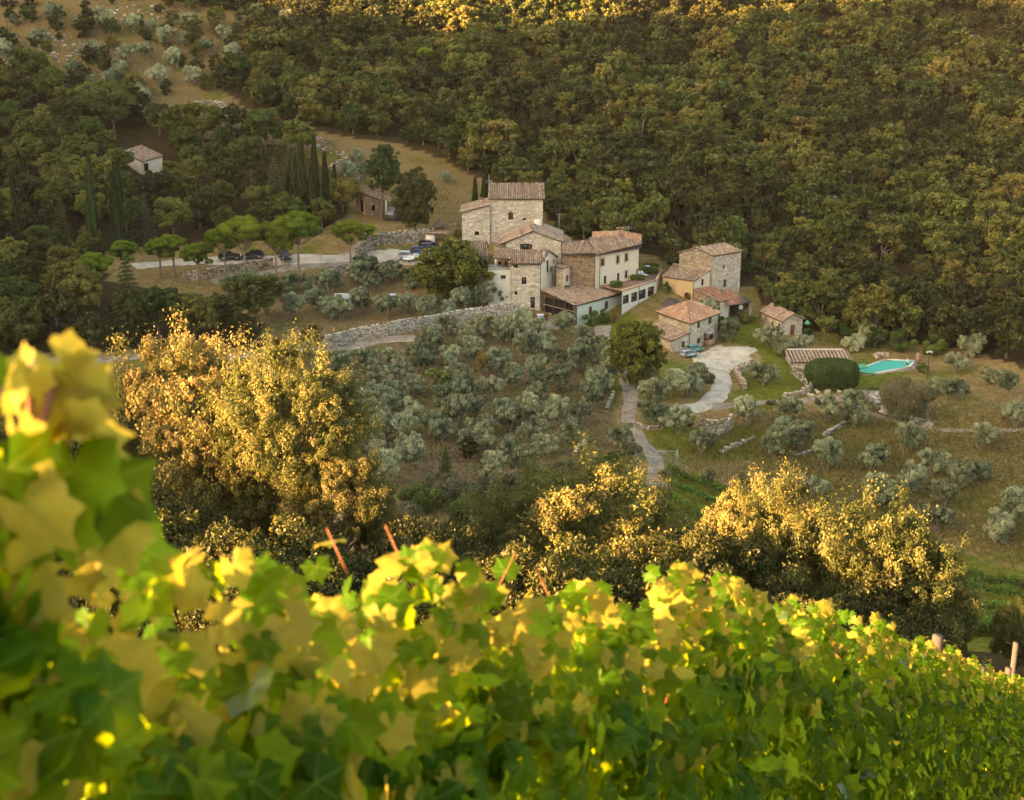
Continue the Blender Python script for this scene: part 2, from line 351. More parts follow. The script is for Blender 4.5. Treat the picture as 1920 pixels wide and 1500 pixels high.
def vine_mat():
    m, t = nodemat('vine_leaf'); n = N(t)
    at = n('ShaderNodeAttribute', attribute_name='rnd').outputs['Fac']
    uv = n('ShaderNodeAttribute', attribute_name='leafuv').outputs['Vector']
    s = n('ShaderNodeSeparateXYZ', {0: uv})
    ang = n.math('ARCTAN2', s.outputs[0], s.outputs[1])
    rad = n('ShaderNodeVectorMath', {0: uv}, operation='LENGTH').outputs['Value']
    k = n.math('ABSOLUTE', n.math('SINE', n.math('MULTIPLY', ang, 3.25)))
    vein = n.math('LESS_THAN', n.math('MULTIPLY', k, rad), .05)
    side = n.math('LESS_THAN', n.math('ABSOLUTE', n.math('SINE', n.math('MULTIPLY', n.math('ADD', n.math('ABSOLUTE', s.outputs[0]), n.math('MULTIPLY', s.outputs[1], -1.0)), 26.0))), .10)
    oi = n('ShaderNodeObjectInfo').outputs['Random']
    f = n.math('ADD', at, n.math('MULTIPLY', oi, .06))
    nz = n('ShaderNodeTexNoise', {'Vector': uv, 'Scale': 3.0, 'Detail': 3.0})
    col = n.ramp(f, [(0, (.009,.044,.005)), (.45, (.018,.088,.007)), (.62, (.036,.125,.011)), (.72, (.19,.20,.035)), (.93, (.31,.27,.07)), (1, (.34,.15,.03))])  # yellow end of the ramp paints sunlit gold into the leaf colour
    col = n.mix(n.math('MULTIPLY', vein, .85), col, (.17, .25, .05))
    col = n.mix(n.math('MULTIPLY', side, .18), col, (.25, .28, .09))
    col = n.mix(.7, col, n.ramp(nz.outputs[0], [(.3, (.45,.5,.4)), (.7, (1.0,1.0,1.0))]), 'MULTIPLY')
    tcol = n.mix(n.ramp(f, [(.62, (.8,.8,.8)), (.72, (.35,.35,.35))]), n.mix(.75, col, (.82,.50,.11)), (.27, .50, .02))
    d = n('ShaderNodeBsdfDiffuse', {'Color': col}); tr = n('ShaderNodeBsdfTranslucent', {'Color': tcol})
    mx = n('ShaderNodeMixShader', {0: .54, 1: d.outputs[0], 2: tr.outputs[0]})
    gl = n('ShaderNodeBsdfGlossy', {'Roughness': .38, 'Color': (.9,.9,.9,1)})
    fr = n('ShaderNodeFresnel', {'IOR': 1.45})
    m2 = n('ShaderNodeMixShader', {0: n.math('ADD', n.math('MULTIPLY', fr.outputs[0], .07), .0), 1: mx.outputs[0], 2: gl.outputs[0]})
    n('ShaderNodeOutputMaterial', {0: m2.outputs[0]}); MATS['vine_leaf'] = m
vine_mat()

# ------------------------------------------------------------------ mesh helpers
def np_mesh(name, V, F, mat, attr=None, uv=None, smooth=False, nper=None):
    """V (n,3); F (m,k) equal-size faces or list of arrays; attr per-face floats"""
    me = bpy.data.meshes.new(name)
    V = np.asarray(V, np.float32)
    if isinstance(F, np.ndarray):
        m, k = F.shape; starts = np.arange(0, m * k, k, dtype=np.int32); loops = F.ravel().astype(np.int32)
    else:
        ln = np.array([len(f) for f in F], np.int32); m = len(F)
        starts = np.concatenate([[0], np.cumsum(ln)[:-1]]).astype(np.int32) if m else np.zeros(0, np.int32)
        loops = np.fromiter((i for f in F for i in f), np.int32)
    me.vertices.add(len(V)); me.vertices.foreach_set('co', V.ravel())
    me.loops.add(len(loops)); me.loops.foreach_set('vertex_index', loops)
    me.polygons.add(m); me.polygons.foreach_set('loop_start', starts)
    if smooth: me.polygons.foreach_set('use_smooth', np.ones(m, bool))
    me.update(calc_edges=True)
    if attr is not None:
        a = me.attributes.new('rnd', 'FLOAT', 'FACE'); a.data.foreach_set('value', np.asarray(attr, np.float32))
    if uv is not None:
        a = me.attributes.new('leafuv', 'FLOAT_VECTOR', 'POINT'); a.data.foreach_set('vector', np.asarray(uv, np.float32).ravel())
    if mat: me.materials.append(MATS[mat] if isinstance(mat, str) else mat)
    return me
class MB:
    """collects boxes, bars, tubes, polygons into one mesh"""
    def __init__(s): s.v = []; s.f = []; s.a = []
    def add(s, vs, fs, a=None):
        o = len(s.v); s.v += [tuple(v) for v in vs]; s.f += [tuple(i + o for i in f) for f in fs]
        a = rnd.random() if a is None else a
        s.a += [a] * len(fs)
    def obox(s, o, ax, ay, az, a=None):
        """box from corner o spanned by three edge vectors"""
        o, ax, ay, az = map(Vector, (o, ax, ay, az))
        vs = [o, o+ax, o+ax+ay, o+ay, o+az, o+ax+az, o+ax+ay+az, o+ay+az]
        fs = [(0,3,2,1),(4,5,6,7),(0,1,5,4),(1,2,6,5),(2,3,7,6),(3,0,4,7)]
        if ax.cross(ay).dot(az) < 0: fs = [f[::-1] for f in fs]
        s.add(vs, fs, a)
    def box(s, c, sz, rz=0, a=None):
        cx_, sx_ = math.cos(rz), math.sin(rz)
        X = Vector((cx_, sx_, 0)) * sz[0]; Y = Vector((-sx_, cx_, 0)) * sz[1]; Z = Vector((0, 0, sz[2]))
        s.obox(Vector(c) - X/2 - Y/2 - Z/2, X, Y, Z, a)
    def tube(s, pts, rad, n=6, a=None, cap=True):
        pts = [Vector(p) for p in pts]; rad = rad if hasattr(rad, '__len__') else [rad] * len(pts)
        vs = []; fs = []
        up = Vector((.13, .21, 1)).normalized()
        for i, p in enumerate(pts):
            t = (pts[min(i+1, len(pts)-1)] - pts[max(i-1, 0)]).normalized()
            e = t.cross(up if abs(t.dot(up)) < .95 else Vector((1, 0, 0))).normalized(); g = t.cross(e)
            for k in range(n):
                q = 2 * math.pi * k / n; vs.append(p + (e * math.cos(q) + g * math.sin(q)) * rad[i])
        for i in range(len(pts) - 1):
            for k in range(n):
                a0 = i*n + k; b0 = i*n + (k+1) % n; fs.append((a0, b0, b0+n, a0+n))
        if cap: fs.append(tuple(range(n))[::-1]); fs.append(tuple(range((len(pts)-1)*n, len(pts)*n)))
        s.add(vs, fs, a)
    def poly(s, pts, a=None): s.add(pts, [tuple(range(len(pts)))], a)
    def slab(s, pts, th, a=None):
        """polygon extruded down by th"""
        pts = [Vector(p) for p in pts]; n = len(pts); lo = [p - Vector((0, 0, th)) for p in pts]
        nz = sum((pts[i].x * pts[(i+1) % n].y - pts[(i+1) % n].x * pts[i].y) for i in range(n))
        if nz < 0: pts = pts[::-1]; lo = lo[::-1]
        s.add(pts + lo, [tuple(range(n)), tuple(range(n, 2*n))[::-1]] + [(i, i+n, (i+1) % n + n, (i+1) % n) for i in range(n)], a)
    def uvsphere(s, c, r, n=8, m=6, sc_=(1,1,1), a=None):
        vs = []; fs = []
        for j in range(1, m):
            ph = math.pi * j / m
            for i in range(n):
                th = 2 * math.pi * i / n
                vs.append((c[0] + r*sc_[0]*math.sin(ph)*math.cos(th), c[1] + r*sc_[1]*math.sin(ph)*math.sin(th), c[2] + r*sc_[2]*math.cos(ph)))
        vs += [(c[0], c[1], c[2] + r*sc_[2]), (c[0], c[1], c[2] - r*sc_[2])]; T_, B_ = len(vs)-2, len(vs)-1
        for j in range(m - 2):
            for i in range(n): fs.append((j*n+i, (j+1)*n+i, (j+1)*n+(i+1) % n, j*n+(i+1) % n))
        for i in range(n): fs.append((T_, i, (i+1) % n)); fs.append((B_, (m-2)*n+(i+1) % n, (m-2)*n+i))
        s.add(vs, fs, a)
    def mesh(s, name, mat, smooth=False): return np_mesh(name, s.v, s.f, mat, s.a, smooth=smooth)
    def build(s, name, mat, parent=None, smooth=False, origin=None):
        if origin is not None:
            o = Vector(origin); s.v = [tuple(Vector(v) - o) for v in s.v]
        return obj(name, s.mesh(name, mat, smooth), parent, loc=origin if origin is not None else None)
def obj(name, me, parent=None, loc=None, rz=0, scale=None):
    o = bpy.data.objects.new(name, me); C.objects.link(o)
    if parent is not None: o.parent = parent
    if loc is not None: o.location = loc
    if rz: o.rotation_euler = (0, 0, rz)
    if scale is not None: o.scale = (scale,) * 3 if not hasattr(scale, '__len__') else scale
    return o
def tag(o, label=None, cat=None, group=None, kind=None):
    if label: o['label'] = label
    if cat: o['category'] = cat
    if group: o['group'] = group
    if kind: o['kind'] = kind
    return o
def thing(name, label, cat, loc=(0,0,0), rz=0, group=None):
    o = bpy.data.objects.new(name, None); C.objects.link(o); o.location = loc; o.rotation_euler = (0, 0, rz)
    o.empty_display_size = .2
    return tag(o, label, cat, group)
def in_poly(px, py, poly):
    px = np.asarray(px); py = np.asarray(py); r = np.zeros(px.shape, bool); n = len(poly)
    for i in range(n):
        x1, y1 = poly[i]; x2, y2 = poly[(i+1) % n]
        c = ((y1 > py) != (y2 > py)) & (px < (x2 - x1) * (py - y1) / (y2 - y1 + 1e-9) + x1)
        r ^= c
    return r
# ------------------------------------------------------------------ ground sheet and its zones
FOREST = [(-400,-700),(2400,-700),(2400,720),(1920,690),(1800,655),(1640,640),(1520,622),(1440,592),(1425,545),(1260,500),(1215,478),(1060,445),(1020,400),
          (940,352),(880,322),(820,292),(760,272),(640,252),(560,238),(470,205),(420,170),(400,120),(520,62),(480,30),(300,-5),(-400,-20)]
WOODL = [(-400,150),(0,150),(110,175),(230,215),(330,250),(430,270),(520,270),(580,300),(640,330),(650,400),(600,440),(520,450),(300,462),(190,470),(210,530),(420,560),(490,600),(500,655),(300,655),(100,665),(-400,680)]
SOIL = [(560,640),(960,590),(1110,640),(1150,720),(1160,830),(1120,900),(900,940),(620,960),(560,800)]
MEADOW = [(1230,800),(1500,700),(1620,690),(1750,700),(2400,760),(2400,1160),(1250,880)]
LAWN1 = [(1365,598),(1420,600),(1440,650),(1500,690),(1545,730),(1440,770),(1380,770),(1385,720),(1425,690),(1420,655),(1350,640)]
LAWN2 = [(1600,700),(1660,700),(1680,735),(1600,740)]
dep = fy * cp - gz * sp
PXg = CX + FPX * fx / np.maximum(dep, 1); PYg = CY - FPX * (fy * sp + gz * cp) / np.maximum(dep, 1)
far = fy > 100
zone = np.zeros((len(fx), 4), np.float32); zone[:, 3] = 1
zone[:, 0] = .38
def setz(poly, g=None, s=None, w_=None):
    k = in_poly(PXg, PYg, poly) & far
    if g is not None: zone[k, 0] = g
    if s is not None: zone[k, 1] = s
    if w_ is not None: zone[k, 2] = w_
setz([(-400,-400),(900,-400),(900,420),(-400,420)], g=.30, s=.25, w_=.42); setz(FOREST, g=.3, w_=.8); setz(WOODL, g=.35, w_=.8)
setz(SOIL, g=.55, s=.58)
setz([(430,520),(640,505),(800,500),(960,560),(960,600),(600,650),(480,640)], g=.3, s=.45)
setz(MEADOW, g=.36, s=0); setz([(1240,880),(2100,1130),(2100,1500),(1240,1300)], g=1.1); setz(LAWN1, g=.95, s=0); setz(LAWN2, g=1.0, s=0)
setz([(1180,700),(1300,700),(1260,760),(1190,740)], g=.5, s=.4)
setz([(1200,800),(1420,800),(1420,860),(1280,870)], g=.75)
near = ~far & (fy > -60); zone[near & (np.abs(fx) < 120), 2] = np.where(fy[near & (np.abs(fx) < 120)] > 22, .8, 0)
zone[(fy < 22) & (fy > -60), 0] = .5
nx, ny = len(GX), len(GY)
V = np.stack([fx, fy, gz], 1)
jj, ii = np.meshgrid(np.arange(ny - 1), np.arange(nx - 1), indexing='ij')
F = np.stack([jj*nx+ii, jj*nx+ii+1, (jj+1)*nx+ii+1, (jj+1)*nx+ii], -1).reshape(-1, 4)
me = np_mesh('ground', V, F, 'ground', smooth=True)
ca = me.color_attributes.new('zone', 'FLOAT_COLOR', 'POINT'); ca.data.foreach_set('color', zone.ravel())
gr = obj('ground', me); tag(gr, 'dry grass and bare earth covering the whole valley and hillside', kind='structure')

def smooth_line(P, step=1.0):
    P = [np.array(p[:2], float) for p in P]; out = []
    P = [2*P[0]-P[1]] + P + [2*P[-1]-P[-2]]
    for i in range(1, len(P) - 2):
        n = max(2, int(np.linalg.norm(P[i+1]-P[i]) / step))
        for k in range(n):
            t = k / n
            out.append(.5*((2*P[i]) + (-P[i-1]+P[i+1])*t + (2*P[i-1]-5*P[i]+4*P[i+1]-P[i+2])*t*t + (-P[i-1]+3*P[i]-3*P[i+1]+P[i+2])*t**3))
    out.append(P[-2]); return np.array(out)
def ribbon(name, pxs, width, mat, label, lift=.10, nw=6, step=1.0):
    L = smooth_line([G(*p[:2]) for p in pxs], step)
    wd = np.interp(np.linspace(0, 1, len(L)), np.linspace(0, 1, len(width)), width) if hasattr(width, '__len__') else np.full(len(L), width)
    wd = wd * (1 + .10 * np.sin(np.arange(len(L)) * .9) + .07 * np.sin(np.arange(len(L)) * 2.3))
    t = np.gradient(L, axis=0); t /= np.linalg.norm(t, axis=1)[:, None] + 1e-9; nrm = np.stack([-t[:, 1], t[:, 0]], 1)
    V = []; F = []
    for i in range(len(L)):
        for k in range(nw + 1):
            s = (k / nw - .5); p = L[i] + nrm[i] * s * wd[i]
            V.append((p[0], p[1], Tz(*p) + (lift if 0 < k < nw else -.15)))
    for i in range(len(L) - 1):
        for k in range(nw):
            a = i*(nw+1)+k; F.append((a, a+1, a+nw+2, a+nw+1))
    o = obj(name, np_mesh(name, V, F, mat, smooth=True)); tag(o, label, kind='structure'); return o
def area(name, poly, mat, label, lift=.12, step=.9, z=None):
    W = [U(px, py, z) if z is not None else G(px, py) for px, py in poly]
    xs = [p.x for p in W]; ys = [p.y for p in W]
    pl = [(p.x, p.y) for p in W]
    ax = np.arange(min(xs), max(xs) + step, step); ay = np.arange(min(ys), max(ys) + step, step)
    mx, my = np.meshgrid(ax, ay); ins = in_poly(mx, my, pl)
    Z = T(mx, my) + np.where(ins, lift, -.35) if z is None else np.where(ins, z, z - .4)
    n = len(ax); V = np.stack([mx, my, Z], -1).reshape(-1, 3); F = []
    for j in range(len(ay) - 1):
        for i in range(n - 1):
            if ins[j, i] or ins[j, i+1] or ins[j+1, i] or ins[j+1, i+1]: F.append((j*n+i, j*n+i+1, (j+1)*n+i+1, (j+1)*n+i))
    o = obj(name, np_mesh(name, V, F, mat, smooth=False)); tag(o, label, kind='structure'); return o

ribbon('gravel_road', [(1131,612),(1130,635),(1150,665),(1170,700),(1182,738),(1180,768),(1176,795)], [3.4,3.2,2.8,2.8,2.6], 'gravel', 'narrow gravel road running down beside the olive grove')
ribbon('gravel_track', [(1186,800),(1200,825),(1222,850),(1232,880),(1236,915)], [2.4,2.8,3.4], 'gravel', 'gravel track passing through the wire gate')
ribbon('driveway', [(1345,688),(1352,712),(1348,738),(1322,760),(1290,768),(1248,772)], [4.6,3.8,3.8,3.4,2.6], 'pale_gravel', 'curving gravel driveway below the pale courtyard')
ribbon('driveway_branch', [(1330,764),(1390,760),(1440,756),(1500,752),(1560,748),(1600,742),(1630,735)], [2.6,2.0,1.8,2.6,2.2], 'earth_track', 'stony drive continuing right towards the pool')
ribbon('meadow_path', [(1590,758),(1640,780),(1700,797),(1760,806),(1840,808),(1920,806)], [1.8,1.4,1.0], 'earth_track', 'faint earth path along the heap of boulders')
ribbon('valley_road', [(-120,690),(0,688),(120,680),(240,672),(360,668),(480,668),(600,657),(690,645),(780,636)], 3.2, 'gravel', 'gravel road below the long dry stone wall')
ribbon('parking_road', [(250,500),(330,494),(420,490),(520,490),(600,488),(680,484),(760,490)], [3,3.6,4.4,4.4,4.6,5,4.5], 'pale_gravel', 'pale gravel parking road behind the umbrella pines')
ribbon('lower_road', [(395,531),(440,519),(520,508),(600,500),(680,494)], 2.6, 'gravel', 'gravel lane dropping below the umbrella pines')
ribbon('ramp_road', [(655,486),(672,468),(684,450),(686,432)], [5,3.6,2.6], 'gravel', 'steep gravel ramp above the parking road')
ribbon('hill_path', [(1546,372),(1560,382)], 2.0, 'earth_track', 'bare rocky patch in the forest')
ribbon('vineyard_track', [(672,880),(676,915),(680,950)], 2.0, 'earth_track', 'pale track behind the golden oaks')
area('courtyard', [(1296,668),(1300,690),(1312,702),(1332,694),(1378,694),(1384,688),(1400,682),(1408,670),(1426,656),(1400,651),(1362,650),(1347,646),(1335,652)], 'pale_gravel', 'pale gravel courtyard in front of the orange roofed house')
area('barn_yard', [(985,600),(1022,596),(1070,606),(1050,620),(1000,618)], 'gravel', 'gravel yard in front of the open barn')
area('parking_yard', [(690,492),(700,474),(760,468),(800,470),(820,490),(780,500)], 'pale_gravel', 'pale parking yard with the white car', lift=.16)

# ------------------------------------------------------------------ dry stone walls and rocks
def stone_row(mb, L, h, bw=.42, bh=.26, th=.45, base=None, lean=0.0, rag=.5):
    t = np.gradient(L, axis=0); t /= np.linalg.norm(t, axis=1)[:, None] + 1e-9
    s = np.concatenate([[0], np.cumsum(np.linalg.norm(np.diff(L, axis=0), axis=1))])
    rows = int(h / bh) + 1
    for r in range(rows):
        u = rnd.random() * bw
        while u < s[-1] - .1:
            w_ = bw * rnd.uniform(.55, 1.5)
            x = np.interp(u, s, L[:, 0]); y = np.interp(u, s, L[:, 1]); tx = np.interp(u, s, t[:, 0]); ty = np.interp(u, s, t[:, 1])
            hh = bh * rnd.uniform(.8, 1.05)
            if not (r == rows - 1 and rnd.random() < rag):
                z = (Tz(x, y) if base is None else base) - .15 + r * bh
                rz = math.atan2(ty, tx) + rnd.uniform(-.12, .12)
                mb.box((x + rnd.uniform(-.05, .05), y + rnd.uniform(-.06, .06) + r * lean, z + hh / 2), (w_ * .93, th * rnd.uniform(.8, 1.2), hh * .93), rz)
            u += w_
def dry_wall(pxs, h, label, mat='dry_stone', **k):
    L = smooth_line([G(*p) for p in pxs], 1.5)
    c = L[len(L)//2]; t = thing('dry_stone_wall', label, 'wall', (c[0], c[1], Tz(*c)))
    mb = MB(); stone_row(mb, L, h, **k)
    o = part(mb, 'stones', mat, t); o['kind'] = 'stuff'
    b = MB()
    for i in range(len(L) - 1):      # earth core so that no light shows through the joints
        a, q = L[i], L[i+1]; za, zq = Tz(*a), Tz(*q)
        d = np.array([q[0]-a[0], q[1]-a[1]]); n = np.array([-d[1], d[0]]) / (np.linalg.norm(d) + 1e-9) * .12
        b.add([(a[0]-n[0], a[1]-n[1], za-.5), (q[0]-n[0], q[1]-n[1], zq-.5), (q[0]+n[0], q[1]+n[1], zq-.5), (a[0]+n[0], a[1]+n[1], za-.5),
               (a[0]-n[0], a[1]-n[1], za+h-.35), (q[0]-n[0], q[1]-n[1], zq+h-.35), (q[0]+n[0], q[1]+n[1], zq+h-.35), (a[0]+n[0], a[1]+n[1], za+h-.35)],
              [(0,1,5,4),(2,3,7,6),(4,5,6,7)], .1)
    part(b, 'core', 'dry_stone', t); return t
def part(mb, name, mat, th, parent=None, smooth=False):
    o = Vector(th.location); mb.v = [tuple(Vector(v) - o) for v in mb.v]
    return obj(name, mb.mesh(name, mat, smooth), parent or th)
dry_wall([(606,655),(660,643),(730,630),(800,618),(860,607),(920,597),(972,592)], 2.4, 'long pale dry stone terrace wall above the olive grove', 'dry_stone_pale', bw=.38, bh=.22, rag=.12)
dry_wall([(505,672),(550,668),(600,662)], 1.2, 'low end of the terrace wall behind the golden oak')
dry_wall([(345,528),(400,520),(460,510),(512,500)], 1.9, 'rough stone retaining wall between the trunks of the umbrella pines', 'dry_stone_warm', bw=.6, bh=.4)
dry_wall([(608,520),(640,516),(664,520)], 1.7, 'white stone retaining wall right of the umbrella pines', bw=.5, bh=.32)
dry_wall([(668,492),(684,478),(708,464),(760,456),(815,453)], 2.6, 'grey stone wall behind the parked white car', bw=.5, bh=.3)
dry_wall([(1312,812),(1326,816),(1345,816),(1360,812),(1372,804)], 2.1, 'curved dry stone wall below the driveway', 'dry_stone_warm', bw=.55, bh=.34)
dry_wall([(1378,700),(1386,716),(1398,735)], 1.3, 'stone wall along the right edge of the driveway', 'dry_stone_warm')
dry_wall([(1385,700),(1402,690),(1412,684)], 1.1, 'short stone wall under the courtyard corner', 'dry_stone_warm')
dry_wall([(1468,752),(1490,745),(1512,738),(1530,722)], 1.2, 'collapsing dry stone wall below the tiled shed', 'dry_stone_warm', rag=.8)
dry_wall([(1150,742),(1144,758),(1138,772)], .9, 'short pale wall beside the gravel road')
dry_wall([(1075,855),(1090,842),(1100,828)], .8, 'broken white wall at the foot of the olive grove', rag=.9)
dry_wall([(1350,852),(1385,835),(1415,822)], .7, 'ragged terrace wall in the meadow left of the small olive', 'dry_stone_warm', rag=.9)
dry_wall([(1545,820),(1565,808),(1585,796)], .8, 'ragged terrace wall in the meadow right of the small olive', rag=.9)
dry_wall([(1488,858),(1505,855),(1522,848)], .6, 'small heap of wall stones in the meadow', rag=.9)
dry_wall([(1195,800),(1215,806),(1245,806)], 1.0, 'overgrown stone wall beside the bend of the track', rag=.7)
dry_wall([(560,250),(590,262),(620,272)], 1.0, 'tumbled terrace wall high on the left hillside')
dry_wall([(622,318),(640,308),(660,300),(676,298)], 1.2, 'curved terrace wall above the ruined farmhouse')
dry_wall([(655,352),(668,340),(680,330)], .9, 'short white wall on the slope above the ruin')
dry_wall([(360,205),(390,200),(425,205)], 1.6, 'pale rocky wall around the bare knoll on the left hillside', rag=.8)
dry_wall([(235,185),(250,176),(268,170)], 1.2, 'broken wall at the edge of the bare knoll', rag=.8)
dry_wall([(430,225),(470,232),(520,240)], .9, 'line of wall stones below the bare knoll', rag=.9)

def rock_mesh(k):
    r = np.random.default_rng(k); mb = MB(); mb.uvsphere((0,0,0), 1, 7, 5)
    v = np.array(mb.v); v *= (1 + r.uniform(-.25, .25, (len(v), 1))); v *= np.array([1, .8, .62]); return v, mb.f
ROCKS = [rock_mesh(k) for k in range(6)]
def rocks(name, pxpoly, n, size, label, mat='dry_stone', single=False):
    W = [G(*p) for p in pxpoly]; xs = [p.x for p in W]; ys = [p.y for p in W]; pl = [(p.x, p.y) for p in W]
    pts = []
    while len(pts) < n:
        x = rnd.uniform(min(xs), max(xs)); y = rnd.uniform(min(ys), max(ys))
        if in_poly(np.array([x]), np.array([y]), pl)[0]: pts.append((x, y))
    c = pts[0]; t = thing(name, label, 'rocks', (c[0], c[1], Tz(*c)))
    lst = []
    for x, y in pts:
        v, f = rnd.choice(ROCKS); s = rnd.uniform(*size) * .5; a = rnd.random() * 6.28
        q = v * s; ca_, sa_ = math.cos(a), math.sin(a)
        q = np.stack([q[:, 0]*ca_ - q[:, 1]*sa_ + x, q[:, 0]*sa_ + q[:, 1]*ca_ + y, q[:, 2] + Tz(x, y) + s * .25], 1)
        lst.append((q, f))
    mb = MB()
    for q, f in lst: mb.add(q, f)
    o = part(mb, 'rock_pieces', mat, t); o['kind'] = 'stuff'; return t
rocks('boulder_heap', [(1605,735),(1640,735),(1680,770),(1760,795),(1745,805),(1690,790),(1650,775)], 190, (.4, 1.1), 'heap of pale boulders spilling down below the big round bush')
rocks('rubble', [(1500,735),(1590,725),(1610,745),(1540,760)], 60, (.3, .9), 'scattered rubble between the clipped bush and the drive', 'dry_stone_warm')
rocks('rubble', [(345,190),(420,190),(450,225),(400,235),(350,215)], 110, (.4, 1.3), 'pale rocks strewn on the bare knoll', 'dry_stone')
RK = 1
rocks('rubble', [(20,70),(120,60),(190,100),(90,130),(0,115)], 120, (.4, 1.3), 'rocks among the scattered olives at the upper left', 'dry_stone')
rocks('rubble', [(120,30),(300,10),(420,60),(200,60)], 90, (.4, 1.2), 'rock outcrop line at the very top left', 'dry_stone')
rocks('rubble', [(1520,360),(1575,372),(1582,392),(1530,380)], 50, (.4, 1.3), 'bare rocks in a gap of the forest right of the tower', 'dry_stone')
rocks('rubble', [(1125,92),(1165,96),(1160,106),(1120,104)], 26, (.4, 1.2), 'pale ledge of rocks high in the forest', 'dry_stone')
rocks('rubble', [(980,115),(1010,122),(1005,135),(985,130)], 20, (.4, 1.0), 'small rocks in the forest above the upper tower', 'dry_stone')
rocks('rubble', [(0,85),(60,110),(30,125),(0,120)], 40, (.4, 1.2), 'rocks at the left picture edge on the hillside', 'dry_stone')
rocks('rubble', [(530,245),(640,285),(700,320),(640,300)], 60, (.3, .9), 'stones scattered on the slope above the cypresses', 'dry_stone')
rocks('rubble', [(730,470),(640,500),(690,512)], 24, (.3, .6), 'loose stones under the parking road', 'dry_stone')
rocks('rubble', [(1640,668),(1665,664),(1668,672),(1645,676)], 14, (.6, 1.4), 'boulders behind the far corner of the pool', 'dry_stone_warm')

# ------------------------------------------------------------------ buildings
def tiles(mb, poly, cw=.34, rl=.55, lift=.05, stripe=False):
    """pantile slope: half-round columns running down the slope inside a planar polygon"""
    P = [Vector(p) for p in poly]; n = Vector((0,0,0))
    for i in range(len(P)):
        a, b = P[i], P[(i+1) % len(P)]; n += Vector(((a.y-b.y)*(a.z+b.z), (a.z-b.z)*(a.x+b.x), (a.x-b.x)*(a.y+b.y)))
    n.normalize()
    if n.z < 0: n = -n
    down = Vector((n.x*n.z, n.y*n.z, -(n.x**2+n.y**2)))
    down = down.normalized() if down.length > 1e-4 else Vector((0,-1,0))
    ac = n.cross(down).normalized(); o = P[0]
    uv = [((p-o).dot(ac), (p-o).dot(down)) for p in P]
    us = [q[0] for q in uv]; u = min(us); k = 0
    while u < max(us) - .02:
        w_ = min(cw, max(us) - u); uc = u + w_/2; vs = []
        for i in range(len(uv)):
            (u1, v1), (u2, v2) = uv[i], uv[(i+1) % len(uv)]
            if (u1 <= uc < u2) or (u2 <= uc < u1): vs.append(v1 + (v2-v1)*(uc-u1)/(u2-u1))
        if len(vs) >= 2:
            ca_ = rnd.random(); va, vb = min(vs), max(vs); v = va
            side = rnd.uniform(-.01, .01)
            while v < vb - .03:
                v2 = min(v + rl * rnd.uniform(.9, 1.1), vb); a = .25 + .3*ca_ + .45*rnd.random()**1.3
                if stripe: a = (.06 + .2*rnd.random()) if k % 2 else (.75 + .3*rnd.random())
                h0, h1 = lift + .02, lift + .065 + rnd.uniform(0, .02)
                pts = []
                for vv, hh in ((v, h0), (v2, h1)):
                    for du, dz in ((0, -.0), (.26*w_, .0), (.36*w_, hh), (.63*w_, hh + .055), (.9*w_, hh), (w_, -.0)):
                        pts.append(o + ac*(u+du+side) + down*vv + n*dz)
                mb.add(pts, [(i, i+1, i+7, i+6) for i in range(1, 5)] + [(8,9,10,11)], a)
                mb.add([pts[0], pts[1], pts[7], pts[6]], [(0,1,2,3)], a*.25)
                v = v2
        u += w_; k += 1
def wall_panel(mb, p, q, z0, zp, zq, ops=(), apex=None, out=None, th=.3, rev=None):
    """vertical wall p->q with rectangular holes (u0,u1,z0,z1 in metres along / absolute z); apex=(fraction, z)"""
    p = Vector((p[0], p[1], 0)); q = Vector((q[0], q[1], 0)); L = (q-p).length; d = (q-p)/L
    n = Vector((d.y, -d.x, 0))
    if out is not None and n.dot(Vector((out[0], out[1], 0)) - (p+q)/2) > 0: n = -n      # out = a point inside the building
    us = {0.0, L}
    if apex: us.add(apex[0]*L)
    zs = {z0}
    for o in ops: us |= {o[0], o[1]}; zs |= {o[2], o[3]}
    us = sorted(us); zs = sorted(zs)
    def top(u):
        if apex:
            ua = apex[0]*L
            return zp + (apex[1]-zp)*u/ua if u <= ua else apex[1] + (zq-apex[1])*(u-ua)/(L-ua)
        return zp + (zq-zp)*u/L
    V3 = lambda u, z: p + d*u + Vector((0,0,z))
    for i in range(len(us)-1):
        a, b = us[i], us[i+1]; m = (a+b)/2
        for j in range(len(zs)):
            lo = zs[j]; hi = zs[j+1] if j+1 < len(zs) else None
            if hi is not None:
                zm = (lo+hi)/2
                if any(o[0] < m < o[1] and o[2] < zm < o[3] for o in ops): continue
                mb.add([V3(a,lo), V3(b,lo), V3(b,hi), V3(a,hi)], [(0,1,2,3)], .5)
            else: mb.add([V3(a,lo), V3(b,lo), V3(b,top(b)), V3(a,top(a))], [(0,1,2,3)], .5)
    for u0, u1, a, b in [o[:4] for o in ops]:
        I = -n*.28
        for s, e in (((u0,a),(u1,a)), ((u1,a),(u1,b)), ((u1,b),(u0,b)), ((u0,b),(u0,a))):
            A, B = V3(*s), V3(*e); mb.add([A, B, B+I, A+I], [(0,1,2,3)], .4)
    return d, n
